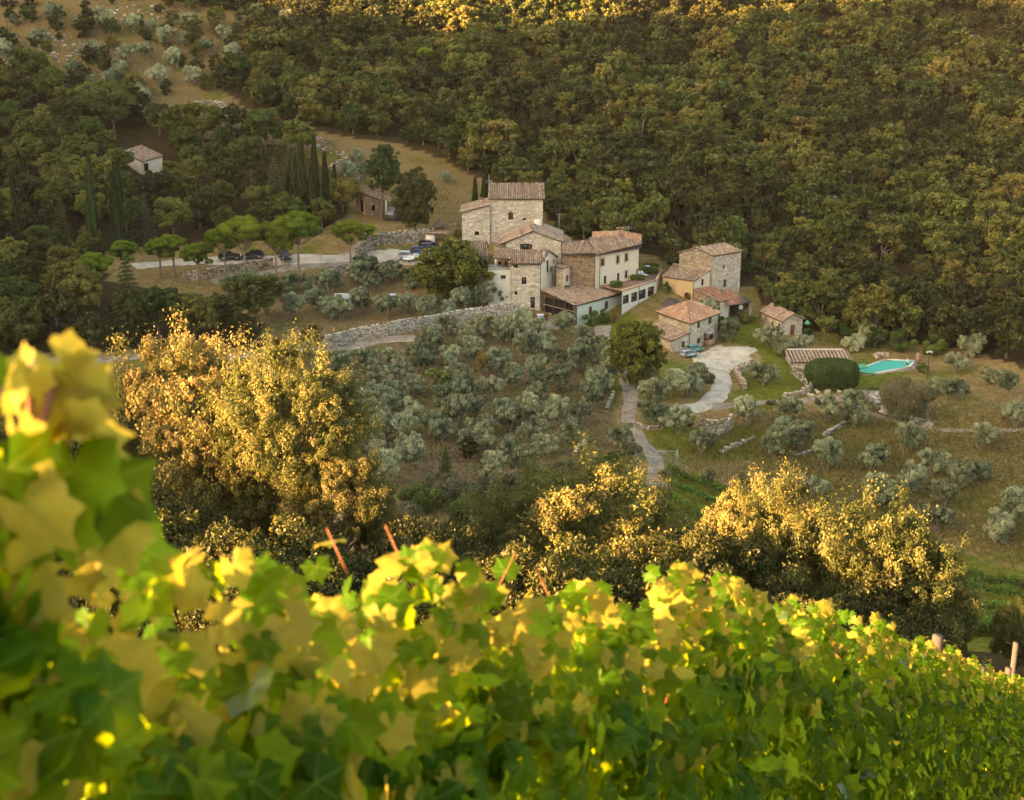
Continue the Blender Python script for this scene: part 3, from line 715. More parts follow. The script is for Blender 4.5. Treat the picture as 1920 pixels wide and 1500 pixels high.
def fit_window(th_, p, d, n, o, kind, parent=None):
    """fills a hole with frame, panes or shutters; the window is a part, its pane a sub-part"""
    u0, u1, a, b = o[:4]; B = Vector((p[0], p[1], 0)); w_ = u1-u0; h = b-a
    def bx(u, z, du, dz, dep, t):
        mb_ = MB(); mb_.obox(B + d*u - n*dep + Vector((0,0,z)), d*du, -n*t, Vector((0,0,dz))); return mb_
    if kind in ('window', 'small_window'):
        f = MB(); e = .07
        for q in ((u0,a,w_,e),(u0,b-e,w_,e),(u0,a+e,e,h-2*e),(u1-e,a+e,e,h-2*e),(u0+w_/2-.03,a+e,.06,h-2*e)):
            f.obox(B + d*q[0] - n*.14 + Vector((0,0,q[1])), d*q[2], -n*.06, Vector((0,0,q[3])))
        fo = part(f, 'window', 'old_wood', th_)
        g = bx(u0, a, w_, h, .19, .02); part(g, 'pane', 'glass', th_, fo)
        s = MB(); s.obox(B + d*(u0-.08) + n*.05 + Vector((0,0,a-.1)), d*(w_+.16), -n*.2, Vector((0,0,.1))); part(s, 'sill', 'plaster', th_, fo)
    elif kind in ('shutter', 'red_shutter', 'open_shutter'):
        m = 'red_shutter' if kind == 'red_shutter' else 'shutter'
        for k in range(2):
            if kind == 'open_shutter':
                uu = u0 - w_*.42 if k == 0 else u1 + .02; f = MB(); f.obox(B + d*uu + n*.03 + Vector((0,0,a)), d*(w_*.4), n*.05, Vector((0,0,h)))
            else: f = bx(u0 + k*(w_/2+.01), a, w_/2-.02, h, .04, .05)
            so = part(f, 'shutter', m, th_)
            sl = MB(); k2 = int(h/.16)
            uu = (u0 - w_*.42 if k == 0 else u1+.02) if kind == 'open_shutter' else u0 + k*(w_/2+.01)
            dd = n*.08 if kind == 'open_shutter' else -n*.035
            for z in range(k2): sl.obox(B + d*(uu+.04) + dd + Vector((0,0,a+.06+z*.16)), d*(w_/2-.12), n*.03, Vector((0,0,.07)))
            part(sl, 'louvre', m, th_, so)
        if kind == 'open_shutter': part(bx(u0, a, w_, h, .19, .02), 'pane', 'glass', th_)
    elif kind == 'door':
        f = bx(u0, a, w_, h, .12, .06); fo = part(f, 'door', 'door_wood', th_)
        s = MB()
        for k in range(1, 4): s.obox(B + d*(u0 + w_*k/4 - .012) - n*.115 + Vector((0,0,a)), d*.024, n*.01, Vector((0,0,h-.02)))
        part(s, 'plank_joint', 'old_wood', th_, fo)
        hb = MB(); hb.obox(B + d*(u1-.14) - n*.12 + Vector((0,0,a+1.0)), d*.04, n*.07, Vector((0,0,.12))); part(hb, 'handle', 'dark_metal', th_, fo)
    elif kind == 'glass_door':
        f = MB(); e = .08
        for q in ((u0,a,e,h),(u1-e,a,e,h),(u0+e,b-e,w_-2*e,e),(u0+e,a+h*.35,w_-2*e,e),(u0+w_/2-.03,a,.06,h-e)):
            f.obox(B + d*q[0] - n*.12 + Vector((0,0,q[1])), d*q[2], -n*.06, Vector((0,0,q[3])))
        fo = part(f, 'door', 'old_wood', th_); part(bx(u0, a, w_, h, .2, .02), 'pane', 'glass', th_, fo)
    elif kind == 'big_window':
        f = MB(); e = .06
        for q in ((u0,a,w_,e),(u0,b-e,w_,e),(u0,a+e,e,h-2*e),(u1-e,a+e,e,h-2*e)):
            f.obox(B + d*q[0] - n*.16 + Vector((0,0,q[1])), d*q[2], -n*.06, Vector((0,0,q[3])))
        fo = part(f, 'window', 'frame', th_); part(bx(u0, a, w_, h, .22, .02), 'pane', 'glass', th_, fo)
    elif kind == 'arch':
        f = bx(u0, a, w_, h, .2, .03); fo = part(f, 'window', 'shutter', th_)
        r = w_/2 + .1; A = MB(); N_ = 9      # voussoirs standing proud round the arched head
        for k in range(N_):
            t0, t1 = math.pi*k/N_, math.pi*(k+.86)/N_
            def Q(t, rr): return B + d*((u0+u1)/2 + rr*math.cos(t)) + Vector((0,0,b - w_/2 + rr*math.sin(t)))
            A.add([Q(t0,w_/2-.02)+n*.05, Q(t1,w_/2-.02)+n*.05, Q(t1,r+.1)+n*.05, Q(t0,r+.1)+n*.05, Q(t0,w_/2-.02)-n*.1, Q(t1,w_/2-.02)-n*.1, Q(t1,r+.1)-n*.1, Q(t0,r+.1)-n*.1],
                  [(0,1,2,3),(0,4,5,1),(2,6,7,3),(1,5,6,2),(3,7,4,0)])
            for sg in (0,):
                pass
        # solid spandrels close the corners beside the curve
        for sgn in (-1, 1):
            S = MB(); pts = [B + d*((u0+u1)/2 + sgn*w_/2) + Vector((0,0,b))]
            for k in range(5):
                t = math.pi/2*k/4; pts.append(B + d*((u0+u1)/2 + sgn*w_/2*math.cos(t)) + Vector((0,0,b-w_/2+w_/2*math.sin(t))))
            S.add([x + n*.004 for x in pts], [(0,1,2),(0,2,3),(0,3,4),(0,4,5)]); part(S, 'arch_stone', 'brick', th_, fo)
        part(A, 'arch_bricks', 'brick', th_, fo)
    elif kind == 'hole':
        part(bx(u0, a, w_, h, .26, .02), 'dark_opening', 'dark_room', th_)
def wx(p, q, px0, px1, top_py, bot_py):
    """hole on wall p->q from picture columns and rows (measured on the photograph)"""
    p = Vector(p[:2]); q = Vector(q[:2]); L = (q-p).length; d = (q-p)/L
    def hit(px, py):
        r = ray(px, py); # solve r.xy*t = p + d*u
        A = np.array([[r[0], -d.x],[r[1], -d.y]]); t, u = np.linalg.solve(A, np.array([p.x, p.y])); return u, r[2]*t
    m = (top_py+bot_py)/2
    u0 = hit(px0, m)[0]; u1 = hit(px1, m)[0]; c = (px0+px1)/2
    za = hit(c, bot_py)[1]; zb = hit(c, top_py)[1]
    return (max(.05, min(u0, u1)), min(L-.05, max(u0, u1)), za, zb)
class House:
    def __init__(s, name, label, cat, at_): s.t = thing(name, label, cat, at_); s.loc = Vector(at_)
    def wall(s, p, q, z0, zp, zq, mat, ops=(), apex=None, inside=None, name='wall'):
        mb = MB(); oo = [wx(p, q, *o[:4]) for o in ops]
        d, n = wall_panel(mb, p, q, z0, zp, zq, oo, apex, inside)
        w_ = part(mb, name, mat, s.t)
        for o, k in zip(oo, ops): fit_window(s.t, p, d, n, o, k[4])
        return w_
    def roof(s, polys, mat='roof_tile', th=.14, slab='old_wood', name='roof'):
        m = MB()
        for P in polys: m.slab(P, th)
        r = part(m, name, slab, s.t)
        m2 = MB()
        for P in polys: tiles(m2, P)
        o = part(m2, 'roof_tiles', mat, s.t, r); o['kind'] = 'stuff'; return r
    def ridge(s, a, b, r, mat='roof_tile'):
        m = MB(); a = Vector(a); b = Vector(b); L = (b-a).length; n = max(1, int(L/.42)); d = (b-a)/L
        for k in range(n):
            p = a + (b-a)*k/n; q = a + (b-a)*(k+.97)/n
            m.tube([p + Vector((0,0,.10)), q + Vector((0,0,.125))], [.115, .14], 6)
        o = part(m, 'ridge_tiles', mat, s.t, r); o['kind'] = 'stuff'
    def chimney(s, p, w_, h, r, mat='stone_warm'):
        m = MB(); p = Vector(p); m.box(p + Vector((0,0,h/2-.4)), (w_, w_, h+.8)); c = part(m, 'chimney', mat, s.t, r)
        m = MB()
        for sx in (-1, 1): m.box(p + Vector((sx*w_*.38, 0, h+.12)), (.1, w_*.8, .24))
        P = p + Vector((0,0,h+.24)); a = w_*.75
        m.slab([P+Vector((-a,-a,0)), P+Vector((0,-a,.25)), P+Vector((0,a,.25)), P+Vector((-a,a,0))], .06); m.slab([P+Vector((0,-a,.25)), P+Vector((a,-a,0)), P+Vector((a,a,0)), P+Vector((0,a,.25))], .06)
        part(m, 'chimney_cap', 'brick', s.t, r)
    def pipe(s, p, z0, z1, mat='dark_metal', off=(0,-.1)):
        m = MB(); x, y = p[0]+off[0], p[1]+off[1]; m.tube([(x,y,z0),(x,y,z1)], .055, 6); part(m, 'drainpipe', mat, s.t)
    def gutter(s, a, b):
        m = MB(); a = Vector(a); b = Vector(b); m.tube([a+Vector((0,-.12,-.1)), b+Vector((0,-.12,-.1))], .07, 6); part(m, 'gutter', 'dark_metal', s.t)
def ext(a, b, k):      # point beyond b away from a
    a = Vector(a); b = Vector(b); return b + (b-a).normalized()*k
def grow(P, k):
    c = sum((Vector(p) for p in P), Vector())/len(P); return [Vector(p) + (Vector(p)-c).normalized()*k for p in P]

# --- upper tower house
h = House('tower_house', 'tall stone tower house at the top of the hamlet with one arched window', 'house', UY(968,441,268))
FL, FR = UY(919,372,268), UY(1018,372,268); ze = FL.z; BL = FL + Vector((0,7,0)); BR = FR + Vector((0,7,0)); cc = (FL+BR)/2
h.wall(FL, FR, -54, ze, ze, 'stone_pale', [(953,962,398,412,'arch'),(980,986,409,413,'hole')], inside=cc)
h.wall(FR, BR, -54, ze, ze+1.5, 'stone_warm', inside=cc); h.wall(BR, BL, -54, ze+1.5, ze+1.5, 'stone_warm', inside=cc); h.wall(BL, FL, -54, ze+1.5, ze, 'stone_warm', inside=cc)
e = .35; r = h.roof([[FL+Vector((-e,-e,-.06)), FR+Vector((e,-e,-.06)), BR+Vector((e,e,1.62)), BL+Vector((-e,e,1.62))]])
h.ridge(BL+Vector((-e,e,1.6)), BR+Vector((e,e,1.6)), r)
for X in (FL.x-e+.1, FR.x+e-.1):
    m = MB(); 
    for k in range(14): m.tube([(X, FL.y-e+k*.5, ze+.05+k*.12), (X, FL.y-e+k*.5+.47, ze+.05+k*.12+.12)], [.13,.11], 6)
    o = part(m, 'verge_tiles', 'roof_tile_orange', h.t, r); o['kind'] = 'stuff'
m = MB()
for k in range(48): m.box((FL.x+.1+k*.205, FL.y-.06, ze-.12), (.10,.2,.09))
o = part(m, 'eaves_bricks', 'brick', h.t, r); o['kind'] = 'stuff'
# lower wing of the tower house
h = House('stone_wing', 'lower stone wing leaning on the left of the upper tower', 'house', UY(892,441,267.6))
a, b = UY(866,398,267.6), UY(919,384,267.6); A, B = a+Vector((0,8,0)), b+Vector((0,8,0)); cc = (a+B)/2
h.wall(a, b-Vector((.05,0,0)), -54, a.z, b.z, 'stone_pale', [(890,898,434,441,'hole')], inside=cc); h.wall(A, a, -54, a.z, a.z, 'stone_warm', inside=cc); h.wall(A, B, -54, a.z, b.z, 'stone_warm', inside=cc)
v = Vector((-.4,-.3,.0)); r = h.roof([[a+v+Vector((0,0,-.05)), b+Vector((-.02,-.3,.08)), B+Vector((-.02,.3,.08)), A+Vector((-.4,.3,-.05))]])
h.chimney((a+b)/2 + Vector((1.0,4,.1)), .6, .9, r)

# --- gable house
h = House('gable_house', 'stone house with a broad gable and a shuttered window below the upper tower', 'house', UY(1000,505,250))
a, ap, b = UY(949,453,250), UY(999,433,250), UY(1052,452,250); D = Vector((.3,10,0)); cc = (a+b)/2 + D/2
fr = (ap.x-a.x)/(b.x-a.x)
h.wall(a, b, -61, a.z, b.z, 'stone_pale', [(980,992,457,470,'open_shutter')], apex=(fr, ap.z), inside=cc)
h.wall(b, b+D, -61, b.z, b.z, 'stone_warm', inside=cc); h.wall(a+D, a, -61, a.z, a.z, 'stone_warm', inside=cc); h.wall(b+D, a+D, -61, b.z, a.z, 'stone_warm', apex=(1-fr, ap.z), inside=cc)
f_ = Vector((0,-.3,0)); oL = (a-ap).normalized()*.9; oR = (b-ap).normalized()*.4
up = Vector((0,0,.06))
r = h.roof([[ap+f_+up, a+oL*2.2+f_+up, a+oL*2.2+D+up, ap+D+up], [ap+f_+up, ap+D+up, b+oR+D+up, b+oR+f_+up]]); h.ridge(ap+f_+up, ap+D+up, r)
h.chimney(ap*.55+a*.45+Vector((0,.8,.1)), .5, .7, r, 'brick'); h.chimney(ap*.93+a*.07+Vector((0,1.5,-.1)), .45, .8, r, 'brick')
m = MB(); c = UY(1008,432,257); m.box(c+Vector((0,0,.4)), (1.4,1.2,3.0)); part(m, 'parapet_block', 'plaster', h.t, r)
# small side roof left of the gable
h = House('side_shed', 'small tiled side roof tucked left of the gable house', 'outbuilding', UY(938,470,250.5))
P = [UY(926,456,250.2), UY(948,459,250.0), UY(955,446,254), UY(928,440,254.5)]
r = h.roof([P]); m = MB(); c = UY(938,460,252); m.box(c+Vector((0,0,-3.5)), (2.0,3.0,6.0)); part(m, 'wall', 'stone_warm', h.t)

# --- front house
h = House('front_house', 'tall narrow stone house with a gable side and a wooden door at its foot', 'house', UY(986,578,243))
zf = -51.65; a = U(958,492,zf); b = U(1013.5,492.5,zf); D = Vector((2.8,5.2,0)); cc = (a+b)/2+D/2; zr = zf+1.55
h.wall(a, b, -61.3, zf, zf, 'stone_pale', [(963,971,492,502,'shutter'),(978,987,520,533,'window'),(965,970,546,553,'hole'),(995,1003,557,577.5,'glass_door')], inside=cc)
h.wall(b, b+D, -61.3, zf, zf, 'plaster', [(1025,1029,488,510,'window'),(1036,1039,513,526,'window'),(1036.5,1039.5,486,494,'red_shutter')], apex=(.5, zr), inside=cc)
h.wall(a+D, a, -61.3, zf, zf, 'stone_warm', apex=(.5, zr), inside=cc); h.wall(b+D, a+D, -61.3, zf, zf, 'stone_warm', inside=cc)
m_ = D/2; Z = Vector((0,0,zr-zf)); e1 = D.normalized()*-.4+Vector((0,0,-.1)); L_ = Vector((-.3,0,0)); R_ = Vector((.3,0,0))
r = h.roof([[a+e1+L_, b+e1+R_, b+m_+Z+R_, a+m_+Z+L_], [a+m_+Z+L_, b+m_+Z+R_, b+D-e1+R_+Vector((0,0,-.2)), a+D-e1+L_+Vector((0,0,-.2))]], th=.12)
h.ridge(a+m_+Z+L_, b+m_+Z+R_, r); h.chimney(b+m_*.55+Z*.4+Vector((-.15,0,0)), .55, 1.2, r, 'stone_pale'); h.gutter(a+e1, b+e1); h.pipe(b, -60, zf)
m = MB(); c = U(1029,511,-53.4)
q0 = b + D*.42; nn = Vector((D.y,-D.x,0)).normalized()
zb_ = wx(b, b+D, 1025,1029,488,510)[2]
m.obox(Vector((q0.x,q0.y,zb_-.12)), D.normalized()*1.1, nn*.6, Vector((0,0,.12))); part(m, 'balcony_floor', 'concrete', h.t)
m = MB()
for k in range(8): p0 = Vector((q0.x,q0.y,zb_)) + D.normalized()*(k*.15) + nn*.57; m.tube([p0, p0+Vector((0,0,.95))], .02, 4)
m.tube([Vector((q0.x,q0.y,zb_+.95))+nn*.57, Vector((q0.x,q0.y,zb_+.95))+nn*.57+D.normalized()*1.08], .03, 4); part(m, 'railing', 'dark_metal', h.t)
# lean-to closet beside the front house
h = House('stair_block', 'small plastered stair block with a red shutter on the barn roof', 'outbuilding', UY(1055,535,246))
a = UY(1043,532,246); b = UY(1056,533,245); c2 = UY(1068,531,247.5); zt = UY(1055,503,245).z
inn = Vector((b.x, b.y+2, 0))
h.wall(a, b, -59, zt+.1, zt, 'stone_warm', inside=inn); h.wall(b, c2, -59, zt, zt-.25, 'plaster', [(1061,1066,516,528,'red_shutter')], inside=inn)
d4 = a+(c2-b); h.wall(c2, Vector((d4.x,d4.y,0)), -59, zt-.25, zt-.1, 'stone_warm', inside=inn); h.wall(d4, a, -59, zt-.1, zt+.1, 'stone_warm', inside=inn)
w3 = lambda p, z: Vector((p[0], p[1], z))
h.roof([grow([w3(a,zt+.2), w3(b,zt+.1), w3(c2,zt-.15), w3(d4,zt)], .3)])

# --- loggia wing left of the front house
h = House('loggia_wing', 'open loggia with a tiled roof joined to the left of the front house', 'house', UY(937,578,244.3))
a, b = UY(915,504,244.2), UY(957.5,504,244.2); cc = (a+b)/2+Vector((0,3,0))
h.wall(a, b, -61, a.z, b.z, 'white_wall', [(939,948,516,523,'shutter')], inside=cc); h.wall(a+Vector((0,6,0)), a, -61, a.z, a.z, 'white_wall', inside=cc)
P = [UY(927,483,244.2), UY(958,485,244.0), UY(970,469,247.4), UY(939,464.5,248)]; r = h.roof([grow(P, .2)])
bk = [UY(928,505,247), UY(957,505,247)]; h.wall(bk[0], bk[1], a.z, P[0].z+.9, P[0].z+.9, 'brick', [(934,940,490,504,'hole'),(946,951,490,502,'hole')], inside=cc+Vector((0,5,0)), name='back_wall')
m = MB(); m.slab([a+Vector((0,-.1,.1)), b+Vector((0,-.1,.1)), b+Vector((0,3.2,.1)), a+Vector((0,3.2,.1))], .2); part(m, 'terrace_floor', 'concrete', h.t)
for px in (929.5, 956):
    m = MB(); p = UY(px,504,244.4); m.box((p.x,p.y,(p.z+P[0].z)/2), (.35,.35,P[0].z-p.z)); part(m, 'post', 'white_wall', h.t)
m = MB(); z_ = a.z
for k in range(20): x = a.x+.15+k*.2; m.tube([(x,a.y-.02,z_+.1),(x,a.y-.02,z_+.95)], .018, 4)
m.tube([(a.x,a.y-.02,z_+.95),(b.x-.1,a.y-.02,z_+.95)], .03, 4); part(m, 'railing', 'old_wood', h.t)

# --- long low house at the left
h = House('low_house', 'long low tiled house half hidden behind the big walnut tree', 'house', UY(880,520,249))
a, b = UY(843,479,249), UY(913,480,249); c1, c2 = UY(845,452,253), UY(909,454.5,253); D = Vector((0,8,0)); cc = (a+b)/2+Vector((0,4,0))
h.wall(a, b, -60.5, a.z, b.z, 'white_wall', [(870,877,492,503,'shutter'),(890,897,492,503,'shutter')], inside=cc); h.wall(b, b+D, -60.5, b.z, b.z, 'plaster', [(916.5,918.5,472,481,'hole')], apex=(.5,c2.z), inside=cc); h.wall(a+D, a, -60.5, a.z, a.z, 'plaster', apex=(.5,c1.z), inside=cc); h.wall(a+D, b+D, -60.5, a.z, b.z, 'plaster', inside=cc)
r = h.roof([[a+Vector((-.3,-.35,-.1)), b+Vector((.2,-.35,-.1)), c2+Vector((.2,0,.06)), c1+Vector((-.3,0,.06))], [c1+Vector((-.3,0,.06)), c2+Vector((.2,0,.06)), b+D+Vector((.2,.3,0)), a+D+Vector((-.3,.3,0))]]); h.ridge(c1+Vector((-.3,0,.06)), c2+Vector((.2,0,.06)), r)

# --- barn with open front
h = House('open_barn', 'wide tiled barn with a dark open front and ivy on its pale wall', 'barn', U(1060,600,-61.3))
F_ = U(1081,573,-58.2); R_ = U(1166,551,-58.2); L_ = U(1018,547,-56.8); B_ = U(1107,526,-56.6); cc = (F_+B_)/2
h.wall(F_, R_, -62.5, -58.3, -58.3, 'mint_wall', [(1104,1110,575,590,'shutter'),(1134,1140,565,580,'shutter')], inside=cc)
h.wall(L_, F_, -62.5, -56.9, -58.3, 'old_wood', [(1021.5,1074,562,601,'hole')], inside=cc)
h.wall(R_, B_, -62.5, -58.3, -56.7, 'brick', inside=cc); h.wall(B_, L_, -62.5, -56.7, -56.9, 'stone_brown', inside=cc)
P = [F_, R_, B_, L_]; P = [p + Vector((0,0,.12)) for p in grow(P, .45)]; r = h.roof([P])
m = MB(); d_ = (F_-L_); d_.z = 0; Ld = d_.length; d_.normalize(); n_ = Vector((d_.y,-d_.x,0))
for k in range(4):
    p = L_ + d_*(Ld*k/3); zt = -57.0 + (-58.4+57.0)*k/3; m.box((p.x,p.y,(zt-62)/2), (.14,.14,zt+62), math.atan2(d_.y,d_.x))
part(m, 'posts', 'old_wood', h.t)['kind'] = 'stuff'
m = MB(); m.tube([Vector((L_.x,L_.y,-59.0)), Vector((F_.x,F_.y,-59.4))], .06, 4); part(m, 'beam', 'frame', h.t)
m = MB()
for k in range(5): c = (F_+L_)/2 + Vector((-1.5+k*.8, 1.6+.3*(k%2), 0)); m.box((c.x,c.y,-60.9), (.5,.5,.9)); m.box((c.x,c.y+.22,-60.2), (.5,.06,.7))
part(m, 'stored_chairs', 'pale_metal', h.t)['kind'] = 'stuff'
m = MB(); c = U(1052,533,-55.9); 
for k in range(4): m.box(UY(1050+k*5,538+k*.2,246.2-k*.4)+Vector((0,0,.2)), (.42,1.0,.12), .5)
part(m, 'dark_slates', 'dark_metal', h.t)['kind'] = 'stuff'

# --- big plastered house
h = House('big_house', 'large plastered farmhouse with two rows of brown shutters above the terrace', 'house', U(1150,534,-57))
ze = -50.8; F_ = U(1116,476,ze); R_ = U(1198,462,ze); L_ = U(1053,474,ze); R1 = U(1100,452.5,-49.2); R2 = U(1166,440.5,-48.6); L1 = UY(1053,459,250.5)
Bk = R_ + Vector((-4.5,7.5,0)); BL = L_ + Vector((1.5,10,0)); cc = (F_+Bk)/2
h.wall(F_, R_, -58, ze, ze, 'plaster', [(1127,1133,485,498,'shutter'),(1156,1161,480,494,'window'),(1172,1177,476,489,'shutter'),(1132,1137,517,532,'shutter'),(1157,1162,512,527,'glass_door'),(1172,1177,508,521,'window'),(1193,1196,504,517,'shutter')], inside=cc)
h.wall(L_, F_, -61, ze, ze, 'stone_brown', inside=cc); h.wall(R_, Bk, -58, ze, ze, 'plaster', inside=cc); h.wall(Bk, BL, -58, ze, ze, 'stone_warm', inside=cc); h.wall(BL, L_, -58, ze, ze, 'stone_warm', inside=cc)
o_ = .4
fo = F_+Vector((.05,-.45,-.1)); ro = R_+Vector((.45,-.2,-.1)); lo = L_+Vector((0,-.45,-.1))
Bk_ = Bk+Vector((.2,.4,-.1)); BL_ = BL+Vector((-.2,.4,-.1))
r = h.roof([[fo, ro, R2, R1], [lo, fo, R1, L1], [ro, Bk_, R2], [R1, R2, Bk_, BL_, L1]]); h.ridge(fo, R1, r); h.ridge(R1, R2, r); h.ridge(ro, R2, r); h.ridge(R1, L1, r); h.gutter(lo, fo); h.gutter(fo, ro); h.pipe(F_, -58, ze); h.pipe(F_+Vector((.9,.6,0)), -57, ze)
h.chimney(UY(1160,440,255.5)+Vector((0,0,-.6)), .6, 1.5, r, 'brick'); h.chimney(UY(1167,440,255.5)+Vector((0,0,-.6)), .6, 1.5, r, 'brick')
m = MB()
for px0, px1, py0, py1 in ((1127,1133,485,498),(1156,1161,480,494),(1172,1177,476,489),(1172,1177,508,521)):   # pale window surrounds
    u0,u1,za,zb = wx(F_, R_, px0,px1,py0,py1); d_ = (R_-F_).normalized(); n_ = Vector((d_.y,-d_.x,0)); B0 = Vector((F_.x,F_.y,0))
    for q in ((u0-.2,za-.2,u1-u0+.4,.2),(u0-.2,zb,u1-u0+.4,.2),(u0-.2,za,.2,zb-za),(u1,za,.2,zb-za)): m.obox(B0+d_*q[0]-n_*.01+Vector((0,0,q[1])), d_*q[2], n_*.035, Vector((0,0,q[3])))
part(m, 'window_surrounds', 'frame', h.t)['kind'] = 'stuff'
h = House('rear_house', 'higher rear house with a terracotta roof behind the plastered farmhouse', 'house', UY(1160,470,260))
P = [UY(1112,450,256.5), UY(1200,461,256), UY(1201,444,260.5), UY(1164,433,262), UY(1112,443,261)]
r = h.roof([grow(P,.2)], 'roof_tile_orange'); c = sum((p for p in P), Vector())/5; m = MB(); m.box(c+Vector((-.1,.5,-4.3)), (7.6,4,7.2), .1); part(m, 'wall', 'stone_warm', h.t)
h = House('flat_annex', 'low annex with a red brick roof between the gable house and the farmhouse', 'outbuilding', UY(1070,470,256))
P = [UY(1052,468,252), UY(1092,462,253), UY(1092,455,256), UY(1052,454.5,256)]; r = h.roof([P], 'roof_tile_orange'); c = sum((p for p in P), Vector())/4; m = MB(); m.box(c+Vector((0,.6,-3.3)), (3.8,3,6)); part(m, 'wall', 'stone_warm', h.t)
h = House('round_roof_shed', 'small rounded tiled roof behind the gable house', 'outbuilding', UY(1062,450,266))
P = [UY(1052,455,262), UY(1076,456,262), UY(1062,441,266), UY(1050,440,266)]; r = h.roof([P]); c = sum((p for p in P), Vector())/4; m = MB(); m.box(c+Vector((0,1,-3.3)), (2,2.6,6)); part(m, 'wall', 'stone_warm', h.t)

# --- terrace building with four big openings
h = House('terrace_building', 'pale building with four large windows under a roof terrace', 'building', U(1198,592,-62.2))
zt = -56.7; P0 = U(1166,546,zt); P1 = U(1231,525.5,zt); P2 = U(1240,509,zt); P3 = U(1236,496,zt); P4 = Vector((R_.x, R_.y, zt))
P4 = U(1199,500,zt); P5 = U(1120,534,zt); cc = (P0+P3)/2+Vector((-2,3,0))
h.wall(P0, P1, -64, zt-.1, zt-.1, 'white_wall', [(1168,1180,553,570,'big_window'),(1183.5,1196,548,566,'big_window'),(1198.5,1211.5,543,561,'big_window'),(1214.5,1227.5,537.5,556,'big_window'),(1218,1223,570,588,'shutter'),(1204,1208,576,584,'window')], inside=cc)
h.wall(P1, P2, -64, zt-.1, zt-.1, 'white_wall', inside=cc); h.wall(P2, P3, -64, zt-.1, zt-.1, 'white_wall', inside=cc)
m = MB(); m.slab([P0, P1, P2, P3, P4, P5], .15); part(m, 'terrace_floor', 'deck', h.t)
m = MB()
for a, b in ((P0,P1),(P1,P2),(P2,P3)):
    d_ = (b-a); L_2 = d_.length; d_.normalize(); n_ = Vector((d_.y,-d_.x,0)); m.obox(a - d_*.05 + n_*.18, d_*(L_2+.1), -n_*.4, Vector((0,0,.22)))
part(m, 'coping', 'coping', h.t)
m = MB(); m.tube([P3+Vector((0,0,.2)), P3+Vector((0,0,1.3))], .03, 4); m.tube([P2+Vector((0,0,.2)), P2+Vector((0,0,1.3))], .03, 4); m.tube([P3+Vector((0,0,1.3)), P2+Vector((0,0,1.3)), P2*.4+P1*.6+Vector((0,0,1.3))], .03, 4); m.tube([P3+Vector((0,0,1.3)), P4+Vector((0,0,1.6))], .02, 4); part(m, 'railing', 'pale_metal', h.t)
h.pipe(P0+(P1-P0)*.49, -63, zt); h.pipe(P0, -63, zt)
# loungers, table on the terrace
def lounger(p, rz, label):
    t = thing('sun_lounger', label, 'lounger', p, rz, 'loungers on the roof terrace')
    m = MB(); m.box((0,0,.3), (.6,1.3,.06)); obj('seat', m.mesh('seat','white_plastic'), t)
    m = MB(); m.obox((-.3,.65,.33), (.6,0,0), (0,.45,.4), (0,-.04,.05)); obj('backrest', m.mesh('backrest','white_plastic'), t)
    for sx in (-.27,.27):
        for sy in (-.55,.55): m = MB(); m.box((sx,sy,.14), (.04,.04,.28)); obj('leg', m.mesh('leg','white_plastic'), t)
lounger(U(1203,518,-56.6), .6, 'white sun lounger nearest the farmhouse wall on the roof terrace'); lounger(U(1209,517.5,-56.6), .6, 'white sun lounger nearer the parapet on the roof terrace')
t = thing('round_table', 'small white table between the hedges of the roof terrace', 'table', U(1213,505.5,-56.6))
m = MB(); m.tube([(0,0,.7),(0,0,.75)], .6, 12); obj('tabletop', m.mesh('tabletop','white_plastic'), t); m = MB(); m.tube([(0,0,0),(0,0,.7)], .05, 6); obj('leg', m.mesh('leg','white_plastic'), t)

# --- right tower group
h = House('square_tower', 'tall square stone tower with a low tiled gable at the right of the hamlet', 'tower', UY(1345,575,253.5))
ze = -52.2; F_ = U(1337,479.5,ze); L_ = U(1274,474,ze); R_ = U(1390,471,ze); B_ = L_+(R_-F_); A1 = UY(1303,465.5,(F_.y+L_.y)/2-.05); A1 = Vector((*((F_+L_)/2).xy, A1.z)); A2 = A1+(R_-F_); cc = (F_+B_)/2
h.wall(L_, F_, -62, ze, ze, 'stone_dark', apex=(.5, A1.z), inside=cc); h.wall(F_, R_, -62, ze, ze, 'stone_pale', [(1356,1360,497,504,'hole'),(1356.5,1361.5,525,539,'arch')], inside=cc)  # left face in darker stone: its shade is put into the colour
h.wall(R_, B_, -62, ze, ze, 'stone_warm', apex=(.5, A1.z), inside=cc); h.wall(B_, L_, -62, ze, ze, 'stone_warm', inside=cc)
g = (R_-F_).normalized()*.15; s1 = (F_-A1).normalized()*.25; s2 = (L_-A1).normalized()*.25; Z = Vector((0,0,.08))
r = h.roof([[F_+s1-g+Z, R_+s1+g+Z, A2+g+Z, A1-g+Z], [A1-g+Z, A2+g+Z, B_+s2+g+Z, L_+s2-g+Z]]); h.ridge(A1-g+Z, A2+g+Z, r)
h = House('ochre_house', 'ochre walled house with a steep tiled roof left of the square tower', 'house', UY(1290,562,250))
F_ = UY(1300,525.5,249.5); L_ = UY(1243,517,254); RR = UY(1334,505,252.3); RL = UY(1262,496.5,257); D = (RR-F_); D.z = 0; G_ = F_+D*1.02; cc = (F_+L_)/2+D*.5
h.wall(L_, F_, -61.5, L_.z, F_.z, 'ochre', [(1283,1295,549,563,'arch'),(1247,1253,530,537,'hole')], inside=cc); h.wall(F_, Vector((G_.x,G_.y,0)), -61.5, F_.z, RR.z, 'plaster', [(1315,1320,523,535,'window')], inside=cc); h.wall(L_, Vector((RL.x,RL.y,0)), -61.5, L_.z, RL.z, 'ochre', inside=cc)
